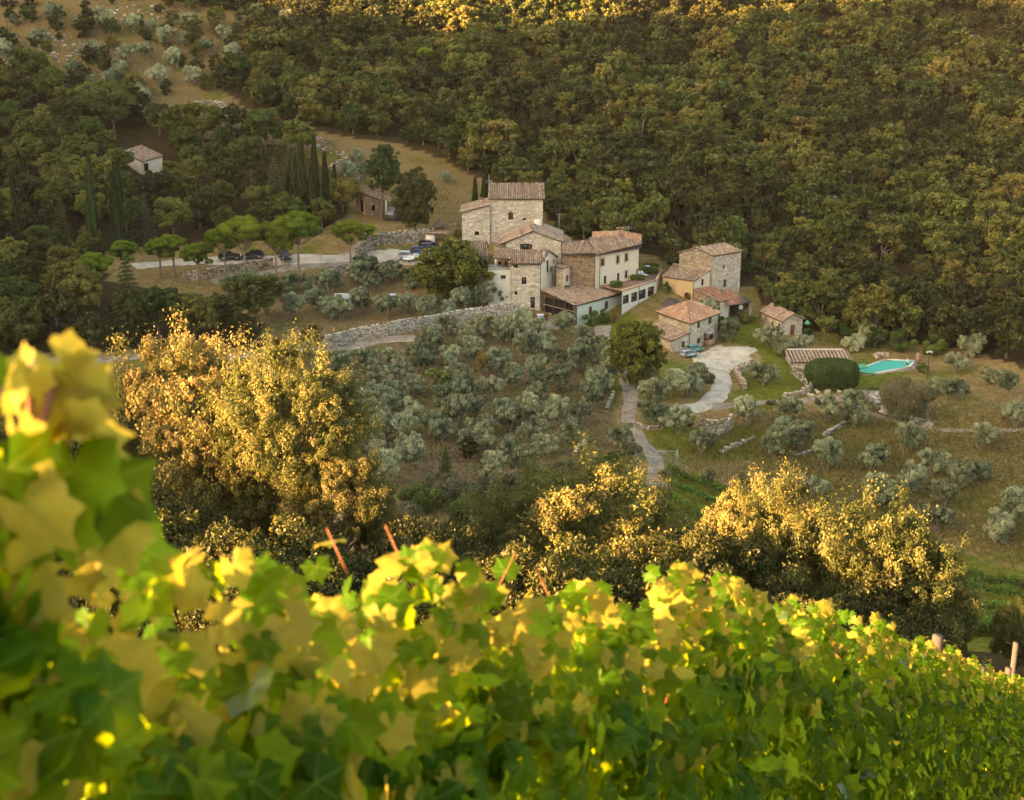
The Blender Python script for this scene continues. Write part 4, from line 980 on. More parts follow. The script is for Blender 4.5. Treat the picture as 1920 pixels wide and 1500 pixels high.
r = h.roof([[L_+Vector((-.2,-.35,-.05)), F_+Vector((.2,-.35,-.05)), RR+Vector((.1,0,.08)), RL+Vector((0,0,.08))], [RL+Vector((0,0,.08)), RR+Vector((.1,0,.08)), RR+Vector((.1,3,-1.0)), RL+Vector((0,3,-1.0))]]); h.pipe(F_, -60.5, F_.z); h.ridge(RL+Vector((0,0,.1)), RR+Vector((0,0,.1)), r)
h = House('dark_roof_annex', 'lower stone annex with a dark red roof at the foot of the square tower', 'outbuilding', UY(1335,590,245))
P = [UY(1301,542,247.5), UY(1351,565.5,243.2), UY(1367,562,245), UY(1338,536.5,250.5)]; r = h.roof([grow(P,.15)], 'roof_tile_red'); cc = sum(P, Vector())/4
h.wall(P[0], P[1], -62.5, P[0].z-.1, P[1].z-.1, 'stone_brown', inside=cc); h.wall(P[1], P[2], -62.5, P[1].z-.1, P[2].z-.1, 'white_wall', inside=cc); h.wall(P[2], P[3], -62.5, P[2].z-.1, P[3].z-.1, 'stone_brown', inside=cc); h.wall(P[3], P[0], -62.5, P[3].z-.1, P[0].z-.1, 'stone_brown', inside=cc)
h = House('carport', 'dark open carport under a dark red roof right of the annex', 'shed', UY(1390,592,245))
P = [UY(1367,572.5,242.6), UY(1410,565,245.5), UY(1363,541.5,251.5), UY(1345,545.5,249)]; r = h.roof([grow(P,.1)], 'roof_tile_red'); cc = sum(P, Vector())/4
h.wall(P[1], P[2], -62.5, P[1].z-.1, P[2].z-.1, 'stone_dark', inside=cc); h.wall(P[3], P[2], -62.5, P[3].z-.1, P[2].z-.1, 'stone_dark', inside=cc)
q = P[0]*.12+P[1]*.88; h.wall(q, P[1], -62.5, q.z-.1, P[1].z-.1, 'stone_dark', inside=cc, name='pier')
m = MB(); p = P[0]; m.box((p.x+.1,p.y+.1,(p.z-62)/2), (.2,.2,p.z+61.8)); part(m, 'post', 'old_wood', h.t)
m = MB(); c = UY(1389,576,245.2); m.uvsphere(c, .42, 10, 7, (1,.15,1.1)); part(m, 'white_dish', 'white_plastic', h.t)
h = House('brown_roof_shed', 'low shed roof between the terrace building and the orange roofed house', 'shed', UY(1255,590,243))
P = [UY(1243,581,240.5), UY(1271,571,242.5), UY(1278,563,246.5), UY(1254,557.5,247), UY(1238,568,243.5)]; r = h.roof([P]); cc = sum(P, Vector())/5
h.wall(P[0], P[1], -63, P[0].z-.1, P[1].z-.1, 'stone_brown', inside=cc); h.wall(P[4], P[0], -63, P[4].z-.1, P[0].z-.1, 'stone_brown', inside=cc)

# --- orange roofed house
h = House('orange_roof_house', 'stone house with a bright orange hipped roof on the courtyard', 'house', U(1300,655,-63.5))
ze = -58.6; F_ = U(1294,605,ze); L_ = U(1236,583.5,ze); R_ = U(1347,585,ze); B_ = L_+R_-F_; cc = (F_+B_)/2; apx = Vector((cc.x, cc.y, ze+1.85))
h.wall(F_, R_, -64.5, ze, ze, 'stone_pale', [(1307.5,1312.5,600,615,'shutter'),(1328.5,1334,592,607,'shutter'),(1307.5,1313,634,644,'window'),(1328,1336,626,634,'arch')], inside=cc)
h.wall(L_, F_, -64.5, ze, ze, 'stone_warm', inside=cc); h.wall(R_, B_, -64.5, ze, ze, 'stone_warm', inside=cc); h.wall(B_, L_, -64.5, ze, ze, 'stone_warm', inside=cc)
E = [p+(p-cc).normalized()*.5+Vector((0,0,-.12)) for p in (F_,R_,B_,L_)]
ax1 = apx+(R_-F_)*.08; ax2 = apx-(R_-F_)*.08
r = h.roof([[E[0],E[1],ax1,ax2],[E[1],E[2],ax1],[E[2],E[3],ax2,ax1],[E[3],E[0],ax2]], 'roof_tile_orange'); h.ridge(E[0], ax2, r, 'roof_tile_orange'); h.ridge(E[1], ax1, r, 'roof_tile_orange'); h.ridge(E[3], ax2, r, 'roof_tile_orange'); h.pipe(F_, -63.5, ze)
dF = (F_-L_).normalized(); nO = Vector((dF.y,-dF.x,0)); 
if nO.dot(F_-B_) < 0: nO = -nO
# lean-to on its left face
h2 = House('lean_to', 'stone lean-to with a sloping tile roof against the orange roofed house', 'outbuilding', U(1270,655,-63.8))
hi0 = F_+Vector((0,0,-1.55)); hi1 = L_+Vector((0,0,-1.55)); lo0 = hi0+nO*3.6+Vector((0,0,-1.0)); lo1 = hi1+nO*3.6+Vector((0,0,-1.0)); c2 = (hi0+lo1)/2
h2.wall(lo0, hi0, -64.8, lo0.z-.1, hi0.z-.1, 'stone_pale', [(1278,1284,640,651,'shutter')], inside=c2); h2.wall(lo1, lo0, -64.8, lo1.z-.1, lo0.z-.1, 'stone_warm', inside=c2); h2.wall(hi1, lo1, -64.8, hi1.z-.1, lo1.z-.1, 'stone_warm', inside=c2)
h2.roof([[hi0+dF*.25+nO*.02, lo0+dF*.25+nO*.3, lo1-dF*.25+nO*.3, hi1-dF*.25+nO*.02]])
# brick oven / porch by the front wall
t = thing('brick_oven', 'brick and stone outdoor oven standing against the courtyard wall', 'oven', U(1328,655,-63.5))
d_ = (R_-F_).normalized(); n_ = Vector((d_.y,-d_.x,0)); p = F_+d_*(.50*(R_-F_).length); p.z = -63.6
m = MB(); m.obox(p+n_*.05, d_*1.6, n_*1.3, Vector((0,0,1.1))); part(m, 'base', 'brick', t)
m = MB(); m.obox(p+n_*.05+Vector((0,0,1.1)), d_*1.6, n_*.9, Vector((0,0,1.2))); part(m, 'hood', 'stone_brown', t)
m = MB(); m.obox(p+n_*.0+Vector((0,0,2.3))-d_*.1, d_*1.8, n_*1.2, Vector((0,0,.1))); part(m, 'slab_top', 'concrete', t)
m = MB(); m.obox(p+d_*1.7+n_*.05, d_*.4, n_*.5, Vector((0,0,2.6))); part(m, 'flue', 'stone_pale', t)
m = MB(); m.obox(p+d_*.3+n_*.96+Vector((0,0,1.3)), d_*1.0, n_*.03, Vector((0,0,.7))); part(m, 'oven_mouth', 'dark_room', t)

# --- hut at the right
h = House('stone_hut', 'small stone hut with a wooden door and gabled roof by the forest edge', 'hut', UY(1480,632,240))
ze = -61.2; F_ = U(1467,601,ze); L_ = U(1428,583,ze); R_ = U(1505,597,ze); D = L_-F_; B_ = R_+D; af = (F_+R_)/2+Vector((0,0,1.0)); ab = af+D; cc = (F_+B_)/2
h.wall(F_, R_, -65.5, ze, ze, 'stone_pale', [(1481.5,1490,609,631,'door')], apex=(.5, af.z), inside=cc); h.wall(L_, F_, -65.5, ze, ze, 'stone_warm', [(1446,1450,604,613,'window'),(1459,1463,607,616,'shutter')], inside=cc); h.wall(R_, B_, -65.5, ze, ze, 'stone_warm', inside=cc); h.wall(B_, L_, -65.5, ze, ze, 'stone_warm', apex=(.5, ab.z), inside=cc)
g = -D.normalized()*.35; s1 = (F_-af).normalized()*.4; s2 = (R_-af).normalized()*.4; Z = Vector((0,0,.07))
r = h.roof([[F_+s1+g+Z, af+g+Z, ab-g+Z, L_+s1-g+Z],[af+g+Z, R_+s2+g+Z, B_+s2-g+Z, ab-g+Z]]); h.ridge(af+g+Z, ab-g+Z, r); h.pipe(F_, -64.5, ze)

# --- tiled shed by the clipped bush
h = House('tiled_shed', 'low white stone shed with a steep striped tile roof beside the clipped bush', 'shed', UY(1540,700,222.3))
a, b = UY(1483,678,222), UY(1596,678,222); D = Vector((0,4.6,0)); zb_ = UY(1483,657,226.8).z; cc = (a+b)/2+D/2
for p, q, za, zc in ((a,b,a.z,b.z),(b,b+D,b.z,zb_),(b+D,a+D,zb_,zb_),(a+D,a,zb_,a.z)): h.wall(p, q, -67.5, za-.05, zc-.05, 'stone_pale', inside=cc)
e = .25; A_ = a+Vector((-e,-e,-.05)); B2 = b+Vector((e,-e,-.05)); C2 = Vector((b.x+e,b.y+4.6+e,zb_+.06)); D2 = Vector((a.x-e,a.y+4.6+e,zb_+.06))
m = MB(); m.slab([A_,B2,C2,D2], .12); r = part(m, 'roof', 'old_wood', h.t); m = MB(); tiles(m, [A_,B2,C2,D2], cw=.30, rl=.7, stripe=True); part(m, 'roof_tiles', 'roof_tile', h.t, r)['kind'] = 'stuff'
m = MB()
for k in range(28): m.tube([(A_.x+k*.345, D2.y, zb_+.16), (A_.x+k*.345+.33, D2.y, zb_+.17)], [.12,.14], 6)
part(m, 'ridge_tiles', 'white_wall', h.t, r)['kind'] = 'stuff'
dry_wall([(1484,700),(1500,712),(1516,726)], 1.4, 'sloping white stone wall running down from the tiled shed', 'dry_stone', bw=.5, bh=.3)

# --- hut in the left woods
h = House('woodland_hut', 'white hut with a pink tiled roof standing in the woods at the upper left', 'hut', UY(268,322,297))
F_ = UY(267,302,297); L_ = UY(227,284.5,303); R_ = UY(304,291,299.5); B_ = UY(264,273,306); cc = (F_+B_)/2
z0 = -47; h.wall(F_, R_, z0, F_.z-.1, R_.z-.1, 'plaster', [(270,279,306,322,'hole')], inside=cc); h.wall(L_, F_, z0, L_.z-.1, F_.z-.1, 'plaster', inside=cc); h.wall(R_, B_, z0, R_.z-.1, B_.z-.1, 'white_wall', inside=cc); h.wall(B_, L_, z0, B_.z-.1, L_.z-.1, 'white_wall', inside=cc)
r = h.roof([grow([F_,R_,B_,L_], .35)]); h.pipe(F_, -45.5, F_.z)
# --- ruined farmhouse
h = House('ruined_farmhouse', 'ruined brick and stone farmhouse behind the dark round tree', 'ruin', UY(695,402,283))
A_ = UY(667,353,284); B_ = UY(684,364,281); C_ = UY(728,380,283); z0 = -51.5; cc = B_+Vector((0,6,0))
h.wall(A_, B_, z0, A_.z, B_.z, 'brick', [(674,681,375,398,'hole')], inside=cc); h.wall(B_, C_, z0, B_.z, C_.z, 'stone_brown', [(697,704,385,395,'hole')], inside=cc); h.wall(C_, C_+Vector((0,6,0)), z0, C_.z, C_.z+.5, 'stone_brown', inside=cc); h.wall(C_+Vector((0,6,0)), A_+Vector((1,4,0)), z0, C_.z+.8, A_.z+.4, 'stone_brown', inside=cc)
h.roof([[B_+Vector((-.3,-.3,.1)), C_+Vector((.4,-.3,.1)), C_+Vector((.4,2.4,.7)), B_+Vector((-.3,2.6,1.0))]]); m = MB(); m.box(UY(724,392,281.5), (.3,.3,3.4)); part(m, 'pillar', 'white_wall', h.t)
h = House('black_carport', 'black carport with a pale sheet roof beside the dark round tree', 'shed', UY(738,430,279))
a, b = UY(723,402,279), UY(757,405,279); D = Vector((0,5,0)); z0 = UY(738,431,279).z - .6
m = MB(); m.slab([a+Vector((0,-.2,.1)), b+Vector((0,-.2,.1)), b+D+Vector((0,0,.7)), a+D+Vector((0,0,.7))], .12); part(m, 'roof', 'metal', h.t)
for p, q in ((a,a+D),(b+D,b),(a+D,b+D)): h.wall(p, q, z0, p.z, q.z, 'dark_room', inside=(a+b)/2+D/2)
for p in (a,b,(a+b)/2): m = MB(); m.box((p.x,p.y,(p.z+z0)/2), (.14,.14,p.z-z0)); part(m, 'post', 'dark_metal', h.t)
m = MB(); m.obox((a.x,a.y,a.z-1.1), b-a, (0,.08,0), (0,0,1.0)); part(m, 'front_panel', 'dark_metal', h.t)
h = House('pump_shed', 'tiny white shed with a tiled roof behind the parked cars', 'shed', UY(818,452,269))
P = [UY(797,438,267.5), UY(842,440,267.5), UY(842,433.5,269.5), UY(799,431.5,269.5)]; h.roof([P]); m = MB(); c = UY(807,448,268.5); m.box((c.x,c.y,P[0].z-1.3), (1.7,1.6,2.4)); part(m, 'wall', 'white_wall', h.t)
m = MB(); c = UY(836,448,267.8); m.box((c.x,c.y,P[0].z-1.3), (.15,.15,2.5)); part(m, 'post', 'old_wood', h.t)
h = House('roofed_store', 'small orange roof showing above the pump shed', 'shed', UY(820,432,275))
P = [UY(806,428,273), UY(832,426,273), UY(832,413,277), UY(822,411,277)]; h.roof([P], 'roof_tile_orange'); m = MB(); m.box(sum(P,Vector())/4+Vector((0,0,-1.8)), (2.2,2.4,3)); part(m, 'wall', 'brick', h.t)

# --- pool
zP = -66.05
tag(area('pool_deck', [(1600,697),(1657,671),(1720,674),(1712,690),(1645,703),(1604,699)], 'gravel', 'pale stone deck round the swimming pool', z=zP), kind='structure')
m = MB(); W = [U(1606,694,zP+.02), U(1661,674.5,zP+.02), U(1715,677,zP+.02), U(1702,688,zP+.02), U(1642,699,zP+.02)]; m.poly(W)
wo = m.build('pool_water', 'pool_water'); tag(wo, 'turquoise water filling the swimming pool', kind='structure')
m = MB()
for i in range(len(W)):
    a, b = W[i], W[(i+1)%len(W)]; d_ = (b-a); n_ = Vector((d_.y,-d_.x,0)).normalized()*.35
    if n_.dot((a+b)/2-sum(W,Vector())/len(W)) < 0: n_ = -n_
    m.obox(a, d_, n_, Vector((0,0,.08)))
tag(m.build('pool_kerb', 'white_wall'), 'white kerb stones round the turquoise pool', 'pool edge')
t = thing('pool_cover', 'folded green pool cover lying on the left edge of the pool', 'cover', U(1612,690,zP+.05))
m = MB(); m.slab([U(1604,684,zP+.25), U(1622,680,zP+.25), U(1626,687,zP+.25), U(1604,692,zP+.25)], .2); part(m, 'sheet', 'green_cloth', t)
m = MB(); m.tube([U(1606,696,zP+.2), U(1640,700,zP+.2)], .22, 8); part(m, 'roll', 'green_cloth', t)
m = MB(); p = U(1721,680,zP); m.box(p+Vector((0,0,.75)), (.7,.5,1.5)); m.box(p+Vector((0,0,1.55)), (.5,.4,.25)); tag(m.build('brick_pillar','brick'), 'small red brick pillar at the right corner of the pool', 'pillar')
# ------------------------------------------------------------------ foliage meshes
def unit(v): return v / (np.linalg.norm(v, axis=-1, keepdims=True) + 1e-9)
def leaves(C_, out, L, W, r, up=0.0, jit=1.0, att=None):
    """diamond leaves: C_ centres (n,3), out outward dirs; L length, W width arrays"""
    n = len(C_)
    nrm = unit(out * .9 + r.normal(0, 1, (n, 3)) * .75 * jit)
    a = unit(np.cross(nrm, r.normal(0, 1, (n, 3)))) ; a[:, 2] += up; a = unit(a)
    b = unit(np.cross(nrm, a)); L = np.broadcast_to(L, n)[:, None]; W = np.broadcast_to(W, n)[:, None]
    cv = nrm * L * .12
    V = np.stack([C_ - a*L*.5, C_ + b*W*.5 + cv, C_ + a*L*.5, C_ - b*W*.5 + cv], 1).reshape(-1, 3)
    F = np.arange(n*4).reshape(n, 4)
    return V, F, (r.random(n) if att is None else np.clip(att + r.normal(0, .12, n), 0, 1))
def ell(r, n, rad, shell=(.6, 1.0)):
    d = unit(r.normal(0, 1, (n, 3))); k = r.uniform(shell[0]**3, shell[1]**3, n) ** (1/3)
    return d * k[:, None] * np.array(rad), d
def crown(name, mat, seed, rx, rz, zc, lobes, lobe_r, n_leaf, L, W, flat=.8, low=-.5, up=0, sub=0, shell=(.55,.95), spread=.8, jit=1.0, sprigs=0):
    r = np.random.default_rng(seed); LC = []
    while len(LC) < lobes:
        p, d = ell(r, 1, (rx, rx, rz), (.45, spread)); p = p[0]
        if p[2] < low * rz: continue
        LC.append((p, lobe_r * r.uniform(.65, 1.25), r.random()))
    C_ = []; O_ = []; A_ = []
    per = n_leaf // lobes
    for p, s, a in LC:
        if sub:
            q, d = ell(r, sub, (s, s, s*flat), (.5, 1.0)); k = per // sub
            for j in range(sub):
                if d[j][2] < -.55 and r.random() < .6: continue
                e, dd = ell(r, k, (s*.36, s*.36, s*.28), (.2, 1.0)); C_.append(p + q[j] + e); O_.append(unit(dd + d[j]*.8)); A_.append(np.full(k, a*.5 + r.random()*.5))
        else:
            q, d = ell(r, per, (s, s, s*flat), shell); C_.append(p + q); O_.append(d); A_.append(np.full(per, a))
    for j in range(sprigs):
        d = unit(r.normal(0, 1, 3)); d[2] = abs(d[2])*.9 - .15; d = unit(d); b = d*np.array([rx, rx, rz])*.92; ax = unit(d + r.normal(0, .35, 3) + [0,0,.35]); ln = r.uniform(.7, 1.9)
        k = int(170*ln); u = r.random(k); tw = r.normal(0, 1, (k, 3)) * (.16 + .16*np.sin(u*9+j)[:, None]**2)
        C_.append(b + ax*(u*ln)[:, None] + tw); O_.append(unit(tw + ax*.4)); A_.append(np.full(k, r.random()))
    C_ = np.concatenate(C_); O_ = np.concatenate(O_); A_ = np.concatenate(A_)
    C_[:, 2] += zc
    n = len(C_)
    V, F, at = leaves(C_, O_, L * r.uniform(.7, 1.3, n), W * r.uniform(.7, 1.3, n), r, up, jit, A_)
    return np_mesh(name, V, F, mat, at), [(p + np.array([0,0,zc]), s) for p, s, a in LC]
def limbs(name, mat, seed, h0, r0, targets, n=7, base_r=1.3, lean=(0,0), forks=1):
    r = random.Random(seed); m = MB(); top = Vector((lean[0]*h0, lean[1]*h0, h0))
    m.tube([(0,0,-1.2), (0,0,.0), top*.5 + Vector((r.uniform(-.1,.1),r.uniform(-.1,.1),0)), top], [r0*base_r*1.2, r0*base_r, r0*.9, r0*.75], 8)
    for p, s in targets[:n]:
        p = Vector(p); mid = top.lerp(p, .5) + Vector((r.uniform(-.3,.3), r.uniform(-.3,.3), r.uniform(-.1,.4)))
        m.tube([top - Vector((0,0,.15)), mid, p], [r0*.6, r0*.36, r0*.12], 6, cap=False)
        q = mid.lerp(p, .4) + Vector((r.uniform(-.6,.6), r.uniform(-.6,.6), r.uniform(0,.6))) * s
        m.tube([mid, q], [r0*.28, r0*.08], 5, cap=False)
    return m.mesh(name, mat, True)

KIND = {}
def reg(k, crown_me, trunk_me): KIND.setdefault(k, []).append((crown_me, trunk_me))
# big foreground oaks: ~10 m
for k in range(3):
    r_ = (5.0, 4.4, 4.7)[k]
    cm, lc = crown('crown', 'oak_leaf', 50+k, r_, 4.2, 6.5, 150, .82, 140000, .145, .09, sub=18, spread=1.0, low=-.85, sprigs=46, jit=.65)
    # twiggy sprigs standing above the crown
    reg('big_oak', cm, limbs('trunk', 'grey_bark', 50+k, 3.2, .26, lc, 22))
for k in range(2):
    cm, lc = crown('crown', 'holm_leaf', 60+k, 3.6, 3.2, 4.2, 36, 1.15, 60000, .16, .10, sub=22, spread=.92, low=-.85)
    reg('dark_shrub', cm, limbs('trunk', 'bark', 60+k, 2.0, .2, lc, 12))
for k in range(6):
    rr_ = (2.9, 2.4, 3.3, 2.6, 3.0, 2.2)[k]
    cm, lc = crown('crown', 'forest_leaf', 70+k, rr_, rr_*.95, rr_*.9+.7, 22, rr_*.34, 8000, .46, .30, sub=9, spread=.95, low=-.8)
    reg('forest_oak', cm, limbs('trunk', 'grey_bark', 70+k, 1.8, .14, lc, 6))
for k in range(3):
    rr_ = (2.6, 2.1, 2.9)[k]
    cm, lc = crown('crown', 'holm_leaf', 80+k, rr_, rr_*1.1, rr_*1.0+.7, 20, rr_*.37, 8000, .38, .25, sub=9, spread=.88, low=-.8)
    reg('holm_oak', cm, limbs('trunk', 'bark', 80+k, 1.8, .16, lc, 5))
for k in range(2):
    cm, lc = crown('crown', 'bright_leaf', 90+k, 2.2, 1.9, 3.2, 12, .85, 4200, .3, .2, sub=8, low=-.4)
    reg('bright_tree', cm, limbs('trunk', 'bark', 90+k, 1.6, .12, lc, 5))
cm, lc = crown('crown', 'autumn_leaf', 95, 2.0, 1.5, 2.8, 11, .75, 3600, .28, .18, sub=8, low=-.4); reg('autumn_tree', cm, limbs('trunk', 'bark', 95, 1.4, .1, lc, 5))
# woodland oaks of the left wood (larger)
for k in range(4):
    rr_ = (4.2, 3.6, 4.6, 3.2)[k]
    cm, lc = crown('crown', 'wood_leaf', 100+k, rr_, rr_*.8, rr_*.85+2.4, 38, rr_*.28, 26000, .40, .25, sub=14, spread=.93, low=-.75)
    reg('wood_oak', cm, limbs('trunk', 'bark', 100+k, 2.8, .24, lc, 10))
cm, lc = crown('crown', 'holm_leaf', 111, 4.0, 5.3, 6.0, 70, 1.25, 40000, .30, .19, sub=12, spread=.9, low=-.95); reg('round_oak', cm, limbs('trunk', 'bark', 111, 2.2, .3, lc, 10))
cm, lc = crown('crown', 'cypress_leaf', 112, 3.3, 5.0, 10.0, 55, 1.2, 34000, .32, .18, sub=10, spread=.9, low=-.95); reg('tall_cedar', cm, limbs('trunk', 'bark', 112, 5.5, .3, lc, 10))
for k in range(2):
    cm, lc = crown('crown', 'walnut_leaf', 115+k, 4.2, 3.6, 4.6, 70, 1.15, 34000, .34, .22, sub=12, spread=.92, low=-.9); reg('walnut', cm, limbs('trunk', 'bark', 115+k, 2.0, .25, lc, 10))
# olives
def olive(seed, s):
    r = np.random.default_rng(seed)
    cm, lc = crown('crown', 'olive_leaf', seed, 1.65*s, 1.4*s, 1.95*s, 11, .95*s, 10500, .36, .095, up=1.2, sub=9, spread=.72, low=-.8, jit=.8)
    m = MB(); q = random.Random(seed)
    for a in range(q.choice((2, 3, 4))):
        an = a*2.1 + q.random(); d = Vector((math.cos(an), math.sin(an), 0)); 
        p1 = d*.12; p2 = d*(.3+.25*q.random())*s + Vector((0,0,.8*s)); p3 = d*(.7+.3*q.random())*s + Vector((0,0,1.7*s))
        m.tube([p1-Vector((0,0,.7)), p1, p2, p3], [.14, .12, .09, .04], 6)
        m.tube([p2, p2 + Vector((q.uniform(-.5,.5), q.uniform(-.5,.5), .8))*s], [.06,.02], 5, cap=False)
    return cm, m.mesh('trunk', 'grey_bark', True)
for k in range(5): cm, tm = olive(120+k, (1, 1.1, .9, 1.05, .95)[k]); reg('olive', cm, tm)
# umbrella pines
def umbrella(seed, R_, h, mat='pine_leaf', lean=0):
    r = np.random.default_rng(seed); C_ = []; O_ = []; A_ = []; LC = []
    for j in range(46):
        a = r.uniform(0, 6.28); q = math.sqrt(r.random()) * R_ * .82; x, y = q*math.cos(a), q*math.sin(a); z = h - R_*.24 - (q/R_)**2*R_*.50 - (.12 if j % 2 else .85) * r.random() * R_
        s = R_*.25*r.uniform(.75, 1.2); LC.append((np.array([x, y, z-.2]), s))
        e, d = ell(r, 420, (s, s, s*.72), (.5, 1.0)); k = d[:, 2] > -.5; e, d = e[k], d[k]
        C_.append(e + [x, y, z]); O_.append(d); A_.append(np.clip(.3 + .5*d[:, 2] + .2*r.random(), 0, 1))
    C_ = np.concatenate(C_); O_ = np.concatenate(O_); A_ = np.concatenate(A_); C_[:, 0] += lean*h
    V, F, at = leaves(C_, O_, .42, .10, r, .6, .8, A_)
    m = MB(); q = random.Random(seed); z1 = h*.52; L_ = lambda z: lean*z
    m.tube([(0,0,-1),(0,0,0),(L_(z1*.5)+.15,.1,z1*.5),(L_(z1),0,z1)], [.30,.27,.22,.2], 8)
    for p, s in LC[:13]:
        e = Vector(p) + Vector((lean*h,0,0)); mid = Vector((L_(z1),0,z1)).lerp(e, .55) + Vector((0,0,-.1*R_)); m.tube([(L_(z1),0,z1-.2), mid, e], [.13,.09,.03], 6, cap=False)
    return np_mesh('crown', V, F, mat, at), m.mesh('trunk', 'pine_bark', True)
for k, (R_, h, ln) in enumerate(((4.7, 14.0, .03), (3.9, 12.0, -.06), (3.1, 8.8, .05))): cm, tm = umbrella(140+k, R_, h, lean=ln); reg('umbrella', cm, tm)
def cypress(seed, R_, h):
    r = np.random.default_rng(seed); n = 9000; z = r.random(n)**.85; a = r.uniform(0, 6.28, n)
    prof = R_ * np.minimum(1, (z*7+.35)) * np.clip(1.12 - z, 0, 1)**.55 * (1 + .13*np.sin(a*5 + z*9) + .1*np.sin(a*3+z*23))
    q = prof * r.uniform(.8, 1.05, n); C_ = np.stack([q*np.cos(a), q*np.sin(a), z*h+.4], 1); O_ = np.stack([np.cos(a), np.sin(a), .25*np.ones(n)], 1)
    V, F, at = leaves(C_, O_, .42, .12, r, 2.2, .7, np.clip(.3 + .3*np.sin(a*5 + z*9), 0, 1))
    m = MB(); m.tube([(0,0,-1),(0,0,1.2),(0,0,h*.8)], [.2,.17,.05], 7); return np_mesh('crown', V, F, 'cypress_leaf', at), m.mesh('trunk', 'bark', True)
for k, (R_, h) in enumerate(((.85, 11), (1.45, 13.5), (.75, 8.5))): cm, tm = cypress(150+k, R_, h); reg('cypress', cm, tm)
def conifer(seed, R_, h, mat, tiers=17):
    r = np.random.default_rng(seed); C_ = []; O_ = []; A_ = []; m = MB(); m.tube([(0,0,-1),(0,0,0),(0,0,h)], [.28,.25,.03], 7)
    for t in range(tiers):
        f = t/tiers; z = .8 + f*(h-1.0); rr_ = R_*(1-f)**.8 + .15; nb = max(4, int(11*(1-f)+3))
        for b in range(nb):
            a = 6.28*b/nb + r.random(); ln = rr_*r.uniform(.75, 1.1); n = int(70*ln/R_+14); u = r.random(n)**.7
            w_ = (.1+.28*ln*(1-u)) * r.uniform(-1, 1, n); x = u*ln*math.cos(a) - w_*math.sin(a); y = u*ln*math.sin(a) + w_*math.cos(a)
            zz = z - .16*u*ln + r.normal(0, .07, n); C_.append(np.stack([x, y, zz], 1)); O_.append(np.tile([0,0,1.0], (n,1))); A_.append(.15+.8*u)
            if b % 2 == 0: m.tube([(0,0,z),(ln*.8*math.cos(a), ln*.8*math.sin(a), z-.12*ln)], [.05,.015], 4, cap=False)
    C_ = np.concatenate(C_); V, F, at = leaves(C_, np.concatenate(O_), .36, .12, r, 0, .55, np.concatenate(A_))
    return np_mesh('crown', V, F, mat, at), m.mesh('trunk', 'bark', True)
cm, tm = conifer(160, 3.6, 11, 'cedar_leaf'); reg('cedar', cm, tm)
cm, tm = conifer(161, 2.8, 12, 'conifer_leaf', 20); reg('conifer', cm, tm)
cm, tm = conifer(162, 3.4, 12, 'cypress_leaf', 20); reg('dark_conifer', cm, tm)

def tree(name, kind, x, y, s, label, group=None, cat='tree', var=None, rz=None, sz=None, z=None):
    v = KIND[kind]; cm, tm = v[(rnd.randrange(len(v)) if var is None else var) % len(v)]
    t = bpy.data.objects.new(name, None); C.objects.link(t); t.location = (x, y, (Tz(x, y) if z is None else z) - .05)
    t.rotation_euler = (rnd.uniform(-.04,.04), rnd.uniform(-.04,.04), rnd.random()*6.28 if rz is None else rz)
    t.scale = (s, s, s*(sz or rnd.uniform(.9, 1.12))); t['label'] = label; t['category'] = cat
    if group: t['group'] = group
    a = bpy.data.objects.new('trunk', tm); b = bpy.data.objects.new('crown', cm)
    for q in (a, b): q.parent = t; C.objects.link(q)
    return t
def tree_px(name, kind, px, py, s, label, **k):
    g = G(px, py); return tree(name, kind, g.x, g.y, s, label, **k)

# ---------------- forest on the far hill
CLEAR = [[(1115,85),(1170,92),(1168,112),(1110,110)], [(1515,355),(1590,368),(1592,398),(1520,385)], [(1672,505),(1712,505),(1720,570),(1680,600)], [(965,108),(1020,112),(1012,140),(975,140)],
         [(1480,410),(1560,405),(1570,425),(1490,430)]]
def scatter(polys, spacing, yr, xr, excl=()):
    pts = []; cell = {}
    n = int((yr[1]-yr[0])*(xr[1]-xr[0])/spacing**2*9)
    X = rng.uniform(*xr, n); Y = rng.uniform(*yr, n); Z = T(X, Y); dp = Y*cp - Z*sp; PX = CX + FPX*X/dp; PY = CY - FPX*(Y*sp+Z*cp)/dp
    ok = np.zeros(n, bool)
    for p in polys: ok |= in_poly(PX, PY, p)
    for p in excl: ok &= ~in_poly(PX, PY, p)
    ok &= (PX > -130) & (PX < 2050) & (PY > -120)
    for i in np.where(ok)[0]:
        k = (int(X[i]//spacing), int(Y[i]//spacing))
        if any((X[i]-a)**2+(Y[i]-b)**2 < spacing**2 for u in (-1,0,1) for v in (-1,0,1) for a, b in cell.get((k[0]+u, k[1]+v), ())): continue
        cell.setdefault(k, []).append((X[i], Y[i])); pts.append((X[i], Y[i], PX[i], PY[i]))
    return pts
WOODX = [[(190,455),(700,455),(700,560),(500,572),(480,618),(180,618),(150,560)], [(205,265),(330,265),(335,340),(320,385),(262,385),(225,340)], [(480,300),(640,300),(640,400),(520,400)]]
fp = scatter([FOREST], 3.6, (220, 500), (-230, 260), CLEAR)
fp.sort(key=lambda p: p[1])
rest = []
def where(px, py):
    c = 'left of the bare slope' if px < 420 else 'above the ruined farmhouse' if px < 760 else 'behind the upper tower house' if px < 1050 else 'behind the plastered farmhouse' if px < 1240 else 'behind the square tower' if px < 1420 else 'behind the stone hut' if px < 1560 else 'above the swimming pool' if px < 1730 else 'by the right picture edge'
    return c + (', nearest edge' if py > 520 or (px < 1240 and py > 360) else ', lower belt' if py > 300 else ', upper belt')
nF = nH = 0
